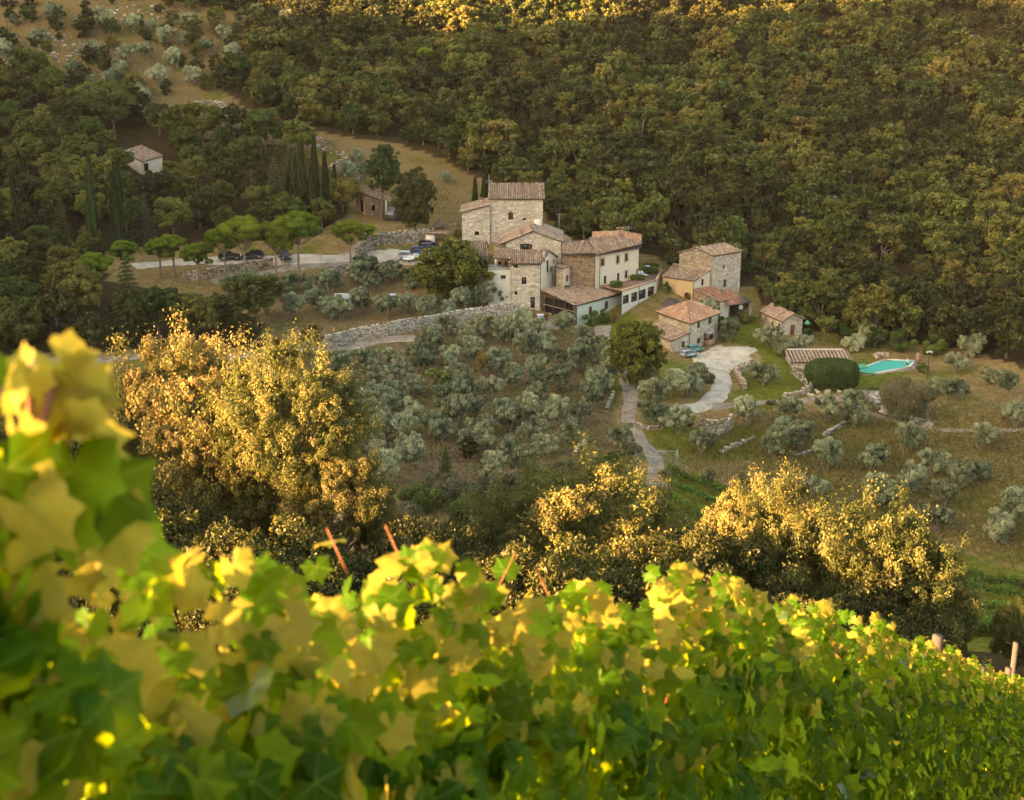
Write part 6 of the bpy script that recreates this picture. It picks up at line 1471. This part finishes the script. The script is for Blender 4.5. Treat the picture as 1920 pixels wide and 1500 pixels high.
# ------------------------------------------------------------------ vehicles, lamps, small things
def car(label, p, rz, paint, kind=0, s=1.0, group=None):
    t = thing('parked_car', label, 'car', p, rz, group)
    L, W_, = 4.2, 1.72
    side = [(-2.1,.35),(-2.12,.75),(-2.02,.98),(-1.75,1.42),(-1.2,1.53),(.1,1.52),(.85,1.05),(1.75,.92),(2.05,.72),(2.1,.35)]
    if kind == 1: side = [(-2.0,.35),(-2.05,.8),(-2.0,1.05),(-1.85,1.62),(-1.2,1.70),(.2,1.68),(.85,1.15),(1.6,1.05),(1.95,.8),(2.0,.35)]
    m = MB(); vs = []; n = len(side)
    for y, k in ((-.86,.86),(-.80,1.0),(.80,1.0),(.86,.86)):
        for x, z in side: vs.append((x*(.985 if abs(y) > .82 else 1), y*(1.0 if z < 1.1 else .84), z if abs(y) < .82 else min(z, z*.985)))
    fs = []
    for r_ in range(3):
        for i in range(n-1): fs.append((r_*n+i, r_*n+i+1, (r_+1)*n+i+1, (r_+1)*n+i))
        fs.append((r_*n+n-1, r_*n, (r_+1)*n, (r_+1)*n+n-1))
    fs.append(tuple(range(n))); fs.append(tuple(range(3*n, 4*n))[::-1])
    m.add(vs, fs); obj('body', m.mesh('body', paint), t)
    zt = 1.36 if kind == 0 else 1.52; zb = 1.0 if kind == 0 else 1.1
    for sy in (-1, 1):
        for x0, x1 in ((-1.55,-.75),(-.68,.02),(.08,.62)):
            g = MB(); xt1 = min(x1, .22); xt0 = max(x0, -1.45) if x0 > -1.5 else -1.42; yb = .868; ytp = .742
            g.add([(x0,sy*yb,zb),(x1,sy*yb,zb),(xt1,sy*ytp,zt),(xt0,sy*ytp,zt)], [(0,1,2,3)]); obj('side_window', g.mesh('side_window','glass'), t)
    fx0 = side[5]; fx1 = side[6]
    g = MB(); g.add([(fx1[0]+.03,-.68,fx1[1]+.02),(fx1[0]+.03,.68,fx1[1]+.02),(fx0[0]+.08,.62,fx0[1]-.03),(fx0[0]+.08,-.62,fx0[1]-.03)], [(0,1,2,3)]); obj('windscreen', g.mesh('windscreen','glass'), t)
    a, b = side[2], side[3]
    g = MB(); g.add([(a[0]-.03,-.66,a[1]+.04),(a[0]-.03,.66,a[1]+.04),(b[0]-.03,.6,b[1]-.02),(b[0]-.03,-.6,b[1]-.02)], [(0,1,2,3)]); obj('rear_window', g.mesh('rear_window','glass'), t)
    for sx in (-1.32, 1.32):
        for sy in (-.82, .82):
            w1 = MB(); w1.tube([(sx,sy-.1,.33),(sx,sy+.1,.33)], .33, 14); wo = obj('wheel', w1.mesh('wheel','rubber'), t)
            w2 = MB(); w2.tube([(sx,sy-.115 if sy<0 else sy+.085,.33),(sx,sy-.085 if sy<0 else sy+.115,.33)], .2, 12); obj('rim', w2.mesh('rim','metal'), wo)
    for sy in (-.62,.62):
        g = MB(); g.box((2.06,sy,.72),(.08,.34,.14)); obj('headlight', g.mesh('headlight','white_plastic'), t)
        g = MB(); g.box((-2.07,sy,.85),(.07,.2,.26)); obj('tail_light', g.mesh('tail_light','red_lamp'), t)
        g = MB(); g.box((.62,sy*1.52,1.02),(.1,.16,.12)); obj('mirror', g.mesh('mirror',paint), t)
    t.scale = (s, s, s); return t
def on(px, py, dz=.14): g = G(px, py); g.z += dz; return g
car('white hatchback parked nearest the camera behind the hedge', on(767,488,.2), .0, 'white_paint', 0)
car('blue car with light windows behind the white hatchback', on(790,480,.2), .15, 'blue_paint', 0)
car('dark estate car parked highest behind the white hatchback', on(805,470,.2), .1, 'dark_paint', 1)
car('black car under the leftmost tall umbrella pine', on(431,489), .2, 'dark_paint', 0)
car('black car between two umbrella pine trunks', on(474,488), 3.3, 'dark_paint', 0)
car('black car with a pale windscreen right of the umbrella trunks', on(533,489), -1.2, 'dark_paint', 1)
car('small white off-roader parked among the olives', on(741,571), .1, 'white_paint', 1, .95)
car('silver car parked by the lean-to of the orange roofed house', Vector(U(1292,668,-63.4)), .5, 'silver_paint', 0, .72)
car('teal covered car behind the silver car', Vector(U(1303,658,-63.4)), .5, 'teal_paint', 1, .66)
car('pale car standing inside the black carport', UY(740,424,281), .1, 'silver_paint', 0, .85)
t = thing('greenhouse', 'small white framed greenhouse among the olives', 'greenhouse', on(644,577,0))
fr = MB(); gl = MB()
for x in (-1.4,-.47,.47,1.4):
    for y in (-1,1): fr.tube([(x,y,-.3),(x,y,1.7)], .05, 4)
    fr.tube([(x,-1,1.7),(x,0,2.35),(x,1,1.7)], .045, 4)
for y, z in ((-1,1.7),(1,1.7),(0,2.35),(-1,.1),(1,.1)): fr.tube([(-1.4,y,z),(1.4,y,z)], .05, 4)
obj('frame', fr.mesh('frame','white_plastic'), t)
for P in ([(-1.38,-.98,1.68),(1.38,-.98,1.68),(1.38,0,2.32),(-1.38,0,2.32)], [(-1.38,.98,1.68),(1.38,.98,1.68),(1.38,0,2.32),(-1.38,0,2.32)], [(-1.38,-.98,.1),(1.38,-.98,.1),(1.38,-.98,1.66),(-1.38,-.98,1.66)], [(1.38,-.96,.1),(1.38,.96,.1),(1.38,.96,1.66),(1.38,-.96,1.66)]):
    g = MB(); g.add(P, [(0,1,2,3)]); obj('pane', g.mesh('pane','clear_pane'), t)
def lamp(label, p, h, n):
    t = thing('street_lamp', label, 'lamp post', p)
    m = MB(); m.tube([(0,0,-.5),(0,0,h)], [.08,.05], 7); obj('post', m.mesh('post','post_wood'), t)
    if n > 1: m = MB(); m.tube([(-.35,0,h-.15),(.35,0,h-.15)], .035, 5); obj('crossbar', m.mesh('crossbar','post_wood'), t)
    for k in range(n):
        x = 0 if n == 1 else (-.35 + .7*k/(n-1)); m = MB(); m.uvsphere((x,0,h+.1 if n == 3 and k == 1 else h), .17, 8, 6); obj('globe', m.mesh('globe','lamp_glass'), t)
lamp('three globed lamp post right of the swimming pool', on(1738,712,0), 4.6, 3)
lamp('lamp post standing in front of the forest above the pool', on(1776,640,0), 6.2, 2)
lamp('lamp post with two globes on the gravel road', on(1186,690,0), 4.2, 3)
def pole(label, px, pyb, pyt):
    g = G(px, pyb); t = thing('utility_pole', label, 'pole', g); h = (UY(px, pyt, g.y).z - g.z)
    m = MB(); m.tube([(0,0,-.5),(0,0,h)], [.16,.11], 6); obj('post', m.mesh('post','post_wood'), t)
    m = MB(); m.tube([(-.8,0,h-.8),(.8,0,h-.8)], .07, 5); obj('crossarm', m.mesh('crossarm','post_wood'), t)
    for x in (-.7,0,.7): m = MB(); m.tube([(x,0,h-.75),(x,0,h-.45)], .06, 5); obj('insulator', m.mesh('insulator','lamp_glass'), t)
pole('wooden utility pole standing above the forest at the upper right', 1823, 122, 62)
pole('utility pole cut by the top of the picture', 1595, 40, -20)
pole('grey pole in front of the stone wing', 861, 455, 415)
t = thing('grape_pole', 'thin metal pole beside the loggia wing', 'pole', G(1098,800))
def antenna(label, p, h, bars):
    t = thing('antenna', label, 'antenna', p); m = MB(); m.tube([(0,0,-.3),(0,0,h)], .045, 5); obj('mast', m.mesh('mast','metal'), t)
    m = MB()
    for z in bars: m.tube([(-.65,0,z),(.65,0,z)], .03, 4)
    for k in range(5): m.tube([(-.5+.25*k,-.25,bars[0]+.02),(-.5+.25*k,.25,bars[0]+.02)], .02, 4)
    obj('aerial', m.mesh('aerial','metal'), t)
bpy.data.objects.remove(t)
antenna('tall television aerial at the left edge of the upper tower', UY(917,362,270), 3.6, (2.0,2.4))
antenna('television aerial right of the gable house', UY(1048,444,256), 4.2, (4.1,))
antenna('television aerial on the farmhouse roof', UY(1178,440,256), 1.6, (1.2,1.5))
# wire gate
t = thing('wire_gate', 'light metal wire gate across the gravel track', 'gate', G(1230,872)); g0 = G(1230,872)
for k, (dx, w_) in enumerate(((-2.5, 2.4), (.15, 2.4))):
    m = MB(); 
    for a, b in (((dx,0,.1),(dx+w_,0,.1)),((dx,0,1.9),(dx+w_,0,1.9)),((dx,0,.1),(dx,0,1.9)),((dx+w_,0,.1),(dx+w_,0,1.9))): m.tube([a,b], .045, 5)
    lf = obj('gate_leaf', m.mesh('gate_leaf','pale_metal'), t); m = MB()
    for j in range(1, 9): m.tube([(dx+w_*j/9,0,.12),(dx+w_*j/9,0,1.88)], .008, 3)
    for j in range(1, 7): m.tube([(dx,0,.1+1.8*j/7),(dx+w_,0,.1+1.8*j/7)], .008, 3)
    obj('mesh_wire', m.mesh('mesh_wire','pale_metal'), t, ).parent = lf
for x in (-2.7, 2.75):
    m = MB(); m.tube([(x,0,-.4),(x,0,2.15)], .06, 6); m.tube([(x,0,1.6),(x+(.7 if x>0 else -.7),.3,-.2)], .035, 5); obj('post', m.mesh('post','pale_metal'), t)
# fence posts along the vineyard top edge
def fence(label, pts, h=1.35):
    P = [G(*p) for p in pts]; t = thing('wire_fence', label, 'fence', P[0]); L = smooth_line(P, 3.0)
    for q in L: m = MB(); m.tube([(q[0],q[1],Tz(*q)-.3),(q[0],q[1],Tz(*q)+h)], .045, 5); part(m, 'post', 'post_wood', t)
    m = MB()
    for zz in (.4, .8, 1.2): m.tube([(q[0],q[1],Tz(*q)+zz) for q in L], .010, 3)
    part(m, 'wire', 'metal', t)
fence('wire fence between the meadow and the vineyard rows', [(1262,868),(1350,890),(1450,915),(1600,950),(1750,985),(1900,1030)])
fence('wire fence on the slope at the right picture edge', [(1850,770),(1880,790),(1920,800)], 1.2)
# blue tub, pots, umbrella, person
t = thing('garden_table', 'blue covered table beside the open barn', 'table', on(1013,601,.1)); m = MB(); m.box((0,0,.45),(1.1,.9,.9)); obj('cloth', m.mesh('cloth','blue_cloth'), t); m = MB(); m.box((0,0,.92),(1.2,1.0,.06)); obj('tabletop', m.mesh('tabletop','white_plastic'), t)
for px, py, lab in ((1025,603,'terracotta pot at the barn entrance'),(985,576,'clay jar left of the front house door')):
    t = thing('plant_pot', lab, 'pot', on(px,py,.1)); m = MB(); m.tube([(0,0,0),(0,0,.3),(0,0,.6),(0,0,.66)], [.22,.34,.38,.42], 10); obj('pot', m.mesh('pot','terracotta'), t)
    r = np.random.default_rng(5); e, d = ell(r, 300, (.4,.4,.35)); V, F, at = leaves(e+[0,0,.85], d, .2, .1, r); obj('leaves', np_mesh('leaves', V, F, 'ivy_leaf', at), t)
t = thing('garden_parasol', 'folded green parasol beside the stone hut', 'parasol', on(1512,628,0)); m = MB(); m.tube([(0,0,0),(0,0,2.6)], .03, 5); obj('pole', m.mesh('pole','post_wood'), t); m = MB(); m.tube([(0,0,1.9),(0,0,2.2),(0,0,2.5)], [.75,.4,.03], 8); obj('canopy', m.mesh('canopy','green_cloth'), t)
t = thing('satellite_dish', 'white round table on the wall below the parked car', 'table', on(766,497,.3)); m = MB(); m.tube([(0,0,.7),(0,0,.78)], 1.1, 14); obj('tabletop', m.mesh('tabletop','white_plastic'), t); m = MB(); m.tube([(0,0,0),(0,0,.7)], .07, 6); obj('leg', m.mesh('leg','metal'), t)
t.name = 'round_table'
# stone steps below front house
t = thing('stone_steps', 'stone terrace edge below the front house door', 'steps', on(975,590,0)); m = MB()
for k in range(5): m.box((k*.15, -1.2+k*.55, .1+k*.16), (3.6-k*.3, .6, .3))
obj('step_blocks', m.mesh('step_blocks','dry_stone_warm'), t)['kind'] = 'stuff'
# person by the pool, one skinned body
def person(label, p, rz):
    t = thing('person', label, 'person', p, rz)
    J = [(0,0,.95),(0,0,1.2),(0,.01,1.42),(0,.02,1.52),(0,.03,1.68),(.1,0,.9),(.12,.02,.5),(.13,-.02,.06),(.13,.12,.03),(-.1,0,.9),(-.12,.04,.5),(-.13,.0,.06),(-.13,.14,.03),(.19,0,1.40),(.25,.03,1.14),(.20,.2,.98),(-.19,0,1.40),(-.27,.02,1.14),(-.22,.18,.96)]
    E = [(0,1),(1,2),(2,3),(3,4),(0,5),(5,6),(6,7),(7,8),(0,9),(9,10),(10,11),(11,12),(2,13),(13,14),(14,15),(2,16),(16,17),(17,18)]
    RR = [.15,.13,.14,.055,.095,.09,.06,.045,.035,.09,.06,.045,.035,.055,.042,.03,.055,.042,.03]
    me = bpy.data.meshes.new('body'); me.from_pydata(J, E, []); me.materials.append(MATS['shirt'])
    o = obj('body', me, t); sk = o.modifiers.new('skin', 'SKIN')
    for i, v in enumerate(me.skin_vertices[0].data): v.radius = (RR[i], RR[i]*.8); v.use_root = (i == 0)
    o.modifiers.new('sub', 'SUBSURF').levels = 1
    m = MB(); m.uvsphere((0,.03,1.69), .105, 10, 8, (.85,1,1.15)); m.uvsphere((0,.13,1.68), .022, 6, 5); obj('head', m.mesh('head','skin',True), t)
    m = MB(); m.uvsphere((0,.0,1.735), .112, 10, 8, (.9,1,.9)); obj('hair', m.mesh('hair','hair',True), t)
    m = MB()
    for sx in (-1,1): m.tube([(sx*.09,0,1.0),(sx*.11,.01,.75),(sx*.12,.02,.5)], [.125,.105,.085], 8)
    obj('shorts', m.mesh('shorts','trousers'), t)
person('person in a grey shirt and dark shorts standing at the far side of the pool', U(1701,690,zP)+Vector((0,.2,0)), 2.6)

# ------------------------------------------------------------------ foreground vine row
def leaf_shape(seed):
    r = np.random.default_rng(seed); P = []
    lob = [(0,1.0),(.95,.86),(-.95,.86),(1.95,.62),(-1.95,.62)]
    n = 23 if seed < 50 else 19
    for i in range(n):
        a = -2.75 + 5.5*i/(n-1)
        rad = .62 + max(v*.38*math.exp(-((a-c)/.40)**2) for c, v in lob)
        rad *= (1 + (.10 if i % 2 else -.07)) * (1+r.uniform(-.03,.03))
        P.append((math.sin(a)*rad, math.cos(a)*rad))
    P = np.array(P); cent = np.array([0, 0]); V = np.vstack([cent, P*.5, P]) if seed < 50 else np.vstack([cent, P])
    x, y = V[:, 0], V[:, 1]; q = r.uniform(.1, .75); w_ = r.uniform(.05,.6)
    z = -q*np.abs(x)**1.5*.7 - w_*np.maximum(y, 0)**2*.6 + .05*np.sin(x*7+seed)*np.cos(y*6) + .06*np.sin(np.arctan2(x, y)*5)*np.hypot(x, y)
    F = []
    for i in range(n-1): F.append((0, 1+i+1, 1+i)); 
    if seed < 50:
        for i in range(n-1): F.append((1+i, 1+i+1, n+2+i)); F.append((1+i, n+2+i, n+1+i))
    V3 = np.stack([x, y+.18, z], 1) * .058; uv = np.stack([x, y, 0*x], 1)
    return V3, np.array(F), uv
LS = [leaf_shape(s) for s in range(7)] + [leaf_shape(50+s) for s in range(7)]
# local frame: leaf lies in x,y with its tip along +y, its upper face +z, petiole at origin
LM = []
for k in range(14):
    for c in range(4):
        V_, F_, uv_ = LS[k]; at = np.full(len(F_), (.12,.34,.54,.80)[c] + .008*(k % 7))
        LM.append(np_mesh('leaf', V_, F_, 'vine_leaf', at, uv_, smooth=True))
ROW0 = np.array([-1.2, 0.0]);
def row_pt(d):      # d = depth along the view axis; row line x = -1.2 + .43 d
    x = -1.2 + .43*d; return x
def row_xyz(d):
    # top-of-row height measured from the photograph at several depths
    tops = np.interp(d, [.6,1.0,1.25,1.5,1.91,2.2,2.5,2.9,3.78,5.85,8.95,12.2,15.5,20], [-.22,-.30,-.40,-.555,-.745,-.90,-1.055,-1.22,-1.57,-2.62,-4.18,-5.9,-7.57,-9.9])
    Y = (d + tops*sp) / cp
    return row_pt(d), Y, tops
ds = np.linspace(.62, 19, 800); R3 = np.array([row_xyz(d) for d in ds]); arc = np.concatenate([[0], np.cumsum(np.linalg.norm(np.diff(R3, axis=0), axis=1))])
def row_at(s):
    return np.array([np.interp(s, arc, R3[:, i]) for i in range(3)])
TOTAL = arc[-1]; SP = .86
nV = int(TOTAL / SP)
def place_leaf(pos, nrm, tip, size, mesh, parent, obj_=True, store=None):
    n = nrm / (np.linalg.norm(nrm)+1e-9); t = tip - n*np.dot(tip, n); t /= (np.linalg.norm(t)+1e-9); x = np.cross(t, n)
    M = Matrix(((x[0], t[0], n[0], pos[0]), (x[1], t[1], n[1], pos[1]), (x[2], t[2], n[2], pos[2]), (0,0,0,1))) @ Matrix.Scale(size, 4)
    if obj_:
        o = bpy.data.objects.new('leaf', mesh); o.parent = parent; o.matrix_basis = M; C.objects.link(o)
    else: store.append((M, mesh))
def pick(t):      # sunlight on the row top put into leaf colour: yellower leaves near the top
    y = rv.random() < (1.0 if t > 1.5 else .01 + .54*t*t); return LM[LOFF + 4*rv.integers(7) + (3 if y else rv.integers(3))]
SUNB = np.array([-.5,-.8,.2])      # leaves at the light turn towards it
LDATA = {}
ORD = 'first second third fourth fifth sixth seventh eighth ninth tenth eleventh twelfth thirteenth fourteenth fifteenth sixteenth seventeenth eighteenth nineteenth twentieth twenty-first twenty-second twenty-third twenty-fourth twenty-fifth twenty-sixth twenty-seventh'.split()
def leaf_arrays(me):
    if me.name not in LDATA:
        n = len(me.vertices); v = np.empty(n*3, np.float32); me.vertices.foreach_get('co', v)
        f = np.array([tuple(p.vertices) for p in me.polygons]); a = np.empty(len(me.polygons), np.float32); me.attributes['rnd'].data.foreach_get('value', a)
        u = np.empty(n*3, np.float32); me.attributes['leafuv'].data.foreach_get('vector', u); LDATA[me.name] = (v.reshape(-1,3), f, a, u.reshape(-1,3))
    return LDATA[me.name]
rv = np.random.default_rng(77); LOFF = 0
labels_v = ['nearest blurred vine at the far left','second vine from the left','third vine from the left','fourth vine from the left']
for i in range(nV):
    s0 = i*SP; base = row_at(s0 + SP/2); tdir = row_at(s0+SP) - row_at(s0); tdir /= np.linalg.norm(tdir); th2 = tdir.copy(); th2[2] = 0; th2 /= np.linalg.norm(th2)
    side = np.array([th2[1], -th2[0], 0])           # towards the camera's right
    gz_ = base[2] - 1.75
    t = thing('grape_vine', '', 'grape vine', Vector((base[0], base[1], gz_)), 0, 'vines of the row in the foreground'); T0 = np.array([base[0], base[1], gz_])
    pos_lab = 'nearest and most blurred grape vine at the left picture edge' if i == 0 else f'{ORD[i]} grape vine of the foreground row, counted from the blurred one at the left'
    t['label'] = pos_lab
    d_here = base[1]*cp - base[2]*sp
    m = MB(); q = rnd
    tr = [(0,0,-.3),(.03*q.uniform(-1,1),0,.35),(.05*q.uniform(-1,1),.03,.75)]; m.tube(tr, [.045,.035,.03], 7); obj('trunk', m.mesh('trunk','bark',True), t)
    # shoots
    n_sh = 8; shoots = []
    for j in range(n_sh):
        u = (j+.5)/n_sh*SP - SP/2 + rv.uniform(-.04,.04); tp = 1.66 + rv.uniform(-.2,.05) + .04*math.sin(s0*3+j)
        if rv.random() < .10: tp += rv.uniform(.02,.10)
        if i == 0: tp += (.16 if j >= 4 else .02)
        if i == 1 and j < 3: tp += .06
        p0 = np.array([0,0,.75]) + th2*u*.9; p3 = th2*u + side*rv.uniform(-.14,.14) + np.array([0,0,tp]) + np.array([0,0,tdir[2]/np.linalg.norm(tdir[:2])*u])
        p1 = p0*.6+p3*.4 + side*rv.uniform(-.1,.1); p2 = p0*.2+p3*.8 + side*rv.uniform(-.06,.06)
        m = MB(); m.tube([p0,p1,p2,p3], [.004,.0034,.0026,.0016], 6, cap=True)
        obj('shoot', m.mesh('shoot', 'cane' if rv.random() < .6 else 'green_cane', True), t); shoots.append((p0,p1,p2,p3,tp))
    store = []; NL = 1250; LOFF = 0 if i < 8 else 28; n_obj = 0; MAXO = 250
    cand = []
    slope = tdir[2]/np.linalg.norm(tdir[:2])
    for j in range(NL):
        u = rv.uniform(-SP/2, SP/2); hh = rv.uniform(1.42, 1.76) if rv.random() < .17 else rv.uniform(.45, 1.5)
        hump = .045*math.sin((s0+u)*4.1+1) + .045*math.sin((s0+u)*9.3)
        if i == 0 and u > 0: hump += .10
        top = 1.72 + hump
        hh = min(hh + hump, top)
        sd_ = 1 if rv.random() < (.86 if hh > 1.4 else .62) else -1
        if sd_ < 0: hh -= .10
        wdt = .05 + .22*math.sin(min(1, (1.80-hh)/1.0)*math.pi*.6)
        off = sd_*wdt*rv.uniform(.55,1.15) if rv.random() < .85 else rv.uniform(-.15,.15)
        pos = th2*u + side*off + np.array([0,0,hh + slope*u])
        topness = max(0, 1 - (top-hh)/.28)
        nrm = side*sd_*(1.0-.55*topness) + np.array([0,0,.25+.35*topness]) + SUNB*topness*1.1 + rv.normal(0, .52, 3)
        tip = np.array([0,0,-1.0 + 1.3*topness*rv.random()]) + side*sd_*.25 + rv.normal(0, .38, 3)
        size = rv.uniform(.6,1.08)*(1-.35*topness)
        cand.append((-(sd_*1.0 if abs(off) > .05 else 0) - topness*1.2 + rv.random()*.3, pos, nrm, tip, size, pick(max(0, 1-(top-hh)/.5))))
    for (p0,p1,p2,p3,tp) in shoots:      # leaves carried by each shoot tip
        for k in range(6):
            f = k/6; pos = p3*(1-f) + p2*f + rv.normal(0, .02, 3); a = rv.random()*6.28
            outd = side*math.cos(a) + th2*math.sin(a); pos = pos + outd*.03
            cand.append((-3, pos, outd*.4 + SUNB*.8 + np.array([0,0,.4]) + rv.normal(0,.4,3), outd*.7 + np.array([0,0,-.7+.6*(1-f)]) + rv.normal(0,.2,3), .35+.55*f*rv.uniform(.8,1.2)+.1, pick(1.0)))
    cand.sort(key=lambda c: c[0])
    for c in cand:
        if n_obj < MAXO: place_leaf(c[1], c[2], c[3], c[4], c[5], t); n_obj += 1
        else: place_leaf(c[1], c[2], c[3], c[4], c[5], t, False, store)
    if store:
        Vs = []; Fs = []; As = []; Us = []; o_ = 0
        for M, me in store:
            v, f, a, u_ = leaf_arrays(me); Mn = np.array(M); Vs.append(v @ Mn[:3,:3].T + Mn[:3,3]); Fs.append(f+o_); As.append(a); Us.append(u_); o_ += len(v)
        obj('inner_leaves', np_mesh('inner_leaves', np.concatenate(Vs), np.concatenate(Fs), 'vine_leaf', np.concatenate(As), np.concatenate(Us), smooth=True), t)['kind'] = 'stuff'
LOFF = 0
# the tallest blurred shoot at the left, part of the first vine
first = [o for o in bpy.data.objects if o.name.startswith('grape_vine')][0]
def at_first(px, py, dpt):
    a = (px-CX)/FPX*dpt; b = (CY-py)/FPX*dpt; return np.array([a, dpt*cp + b*sp, -dpt*sp + b*cp]) - np.array(first.location)
for pts in ([(150,1000,1.25),(100,870,1.25),(60,790,1.25),(55,720,1.25)], [(60,900,1.2),(75,800,1.22),(105,710,1.25)]):
    m = MB(); m.tube([at_first(*p) for p in pts], [.006,.005,.004,.003][:len(pts)], 6); obj('shoot', m.mesh('shoot','cane',True), first)
for px, py, dpt, s in ((100,670,1.25,.6),(60,690,1.22,.5),(20,710,1.2,.5),(130,710,1.25,.6),(90,740,1.25,.7),(130,790,1.25,.9),(140,850,1.27,1.0),(80,810,1.24,.8),(30,800,1.2,.7),(165,900,1.28,1.0),(100,930,1.25,1.0),(40,930,1.2,.9),(200,960,1.3,.9),(150,740,1.27,.7),(10,860,1.18,.8),(230,1000,1.35,.8)):
    place_leaf(at_first(px,py,dpt), np.array([-.4,-.8,.3])+rv.normal(0,.35,3), np.array([.2,0,-.8])+rv.normal(0,.4,3), s, pick(2.0 if py < 830 else .6), first)  # gold light on the upper left leaves painted as yellow leaf colour
# bare cane stubs standing above the leaves
stubs = [((640,1050),(612,990),2.3),((770,1090),(722,985),2.5),((1030,1120),(1002,1060),3.1),((945,1080),(968,1035),2.9),((1545,1165),(1560,1130),5.6)]
vines = [o for o in bpy.data.objects if o.name.startswith('grape_vine')]
for (a, b, dpt) in stubs:
    def W_(px, py): a_ = (px-CX)/FPX*dpt; b_ = (CY-py)/FPX*dpt; return Vector((a_, dpt*cp+b_*sp, -dpt*sp+b_*cp))
    P, Q = W_(*a), W_(*b); v = min(vines, key=lambda o: (o.location.xy-P.xy).length); o_ = v.location
    m = MB(); m.tube([P-o_+(P-Q)*.4, P-o_, Q-o_], [.0014,.0014,.0012], 7); obj('cane_stub', m.mesh('cane_stub','cane',True), v)
# trellis: posts and wires of the foreground row
tt = thing('vine_trellis', 'grey wooden posts and wires carrying the foreground vines', 'trellis', Vector(row_at(0)))
for s_, hh in ((3.0,-.2),(6.2,-.1),(9.4,.1),(12.6,.05),(15.6,.12)):
    if s_ < TOTAL: p = row_at(s_); m = MB(); m.tube([(p[0],p[1],p[2]-2.4),(p[0],p[1],p[2]+hh)], .035, 8); part(m, 'post', 'post_wood', tt)
for dz in (.35,.75,1.1):
    m = MB(); m.tube([Vector(row_at(q))-Vector((0,0,dz)) for q in np.linspace(0, TOTAL, 12)], .0016, 4); part(m, 'wire', 'metal', tt)
def wpost(label, px, pt, pb, dpt):
    def W_(px, py): a_ = (px-CX)/FPX*dpt; b_ = (CY-py)/FPX*dpt; return Vector((a_, dpt*cp+b_*sp, -dpt*sp+b_*cp))
    P, Q = W_(px,pb), W_(px,pt); m = MB(); m.tube([(Q.x,Q.y,Tz(Q.x,Q.y)-.3),(Q.x,Q.y,Q.z)], .035, 8); o = m.build('vineyard_post','post_wood'); tag(o, label, 'post')
wpost('leaning grey vineyard post rising at the right picture edge', 1905, 1205, 1280, 17.5)
wpost('grey post beyond the vines at the left centre', 566, 1104, 1150, 9)
# low grass on the slope under the camera
# ------------------------------------------------------------------ evening haze
m, t_ = nodemat('haze'); n_ = N(t_); vv = n_('ShaderNodeVolumePrincipled', {'Color': (.95,.93,.90,1), 'Density': .00004, 'Anisotropy': .3}); n_('ShaderNodeOutputMaterial', {1: vv.outputs[0]}); MATS['haze'] = m
hz = MB(); hz.box((0, 700, 90), (3800, 4200, 470)); ho = hz.build('haze', 'haze'); tag(ho, 'thin evening haze lying over the whole valley', kind='stuff')
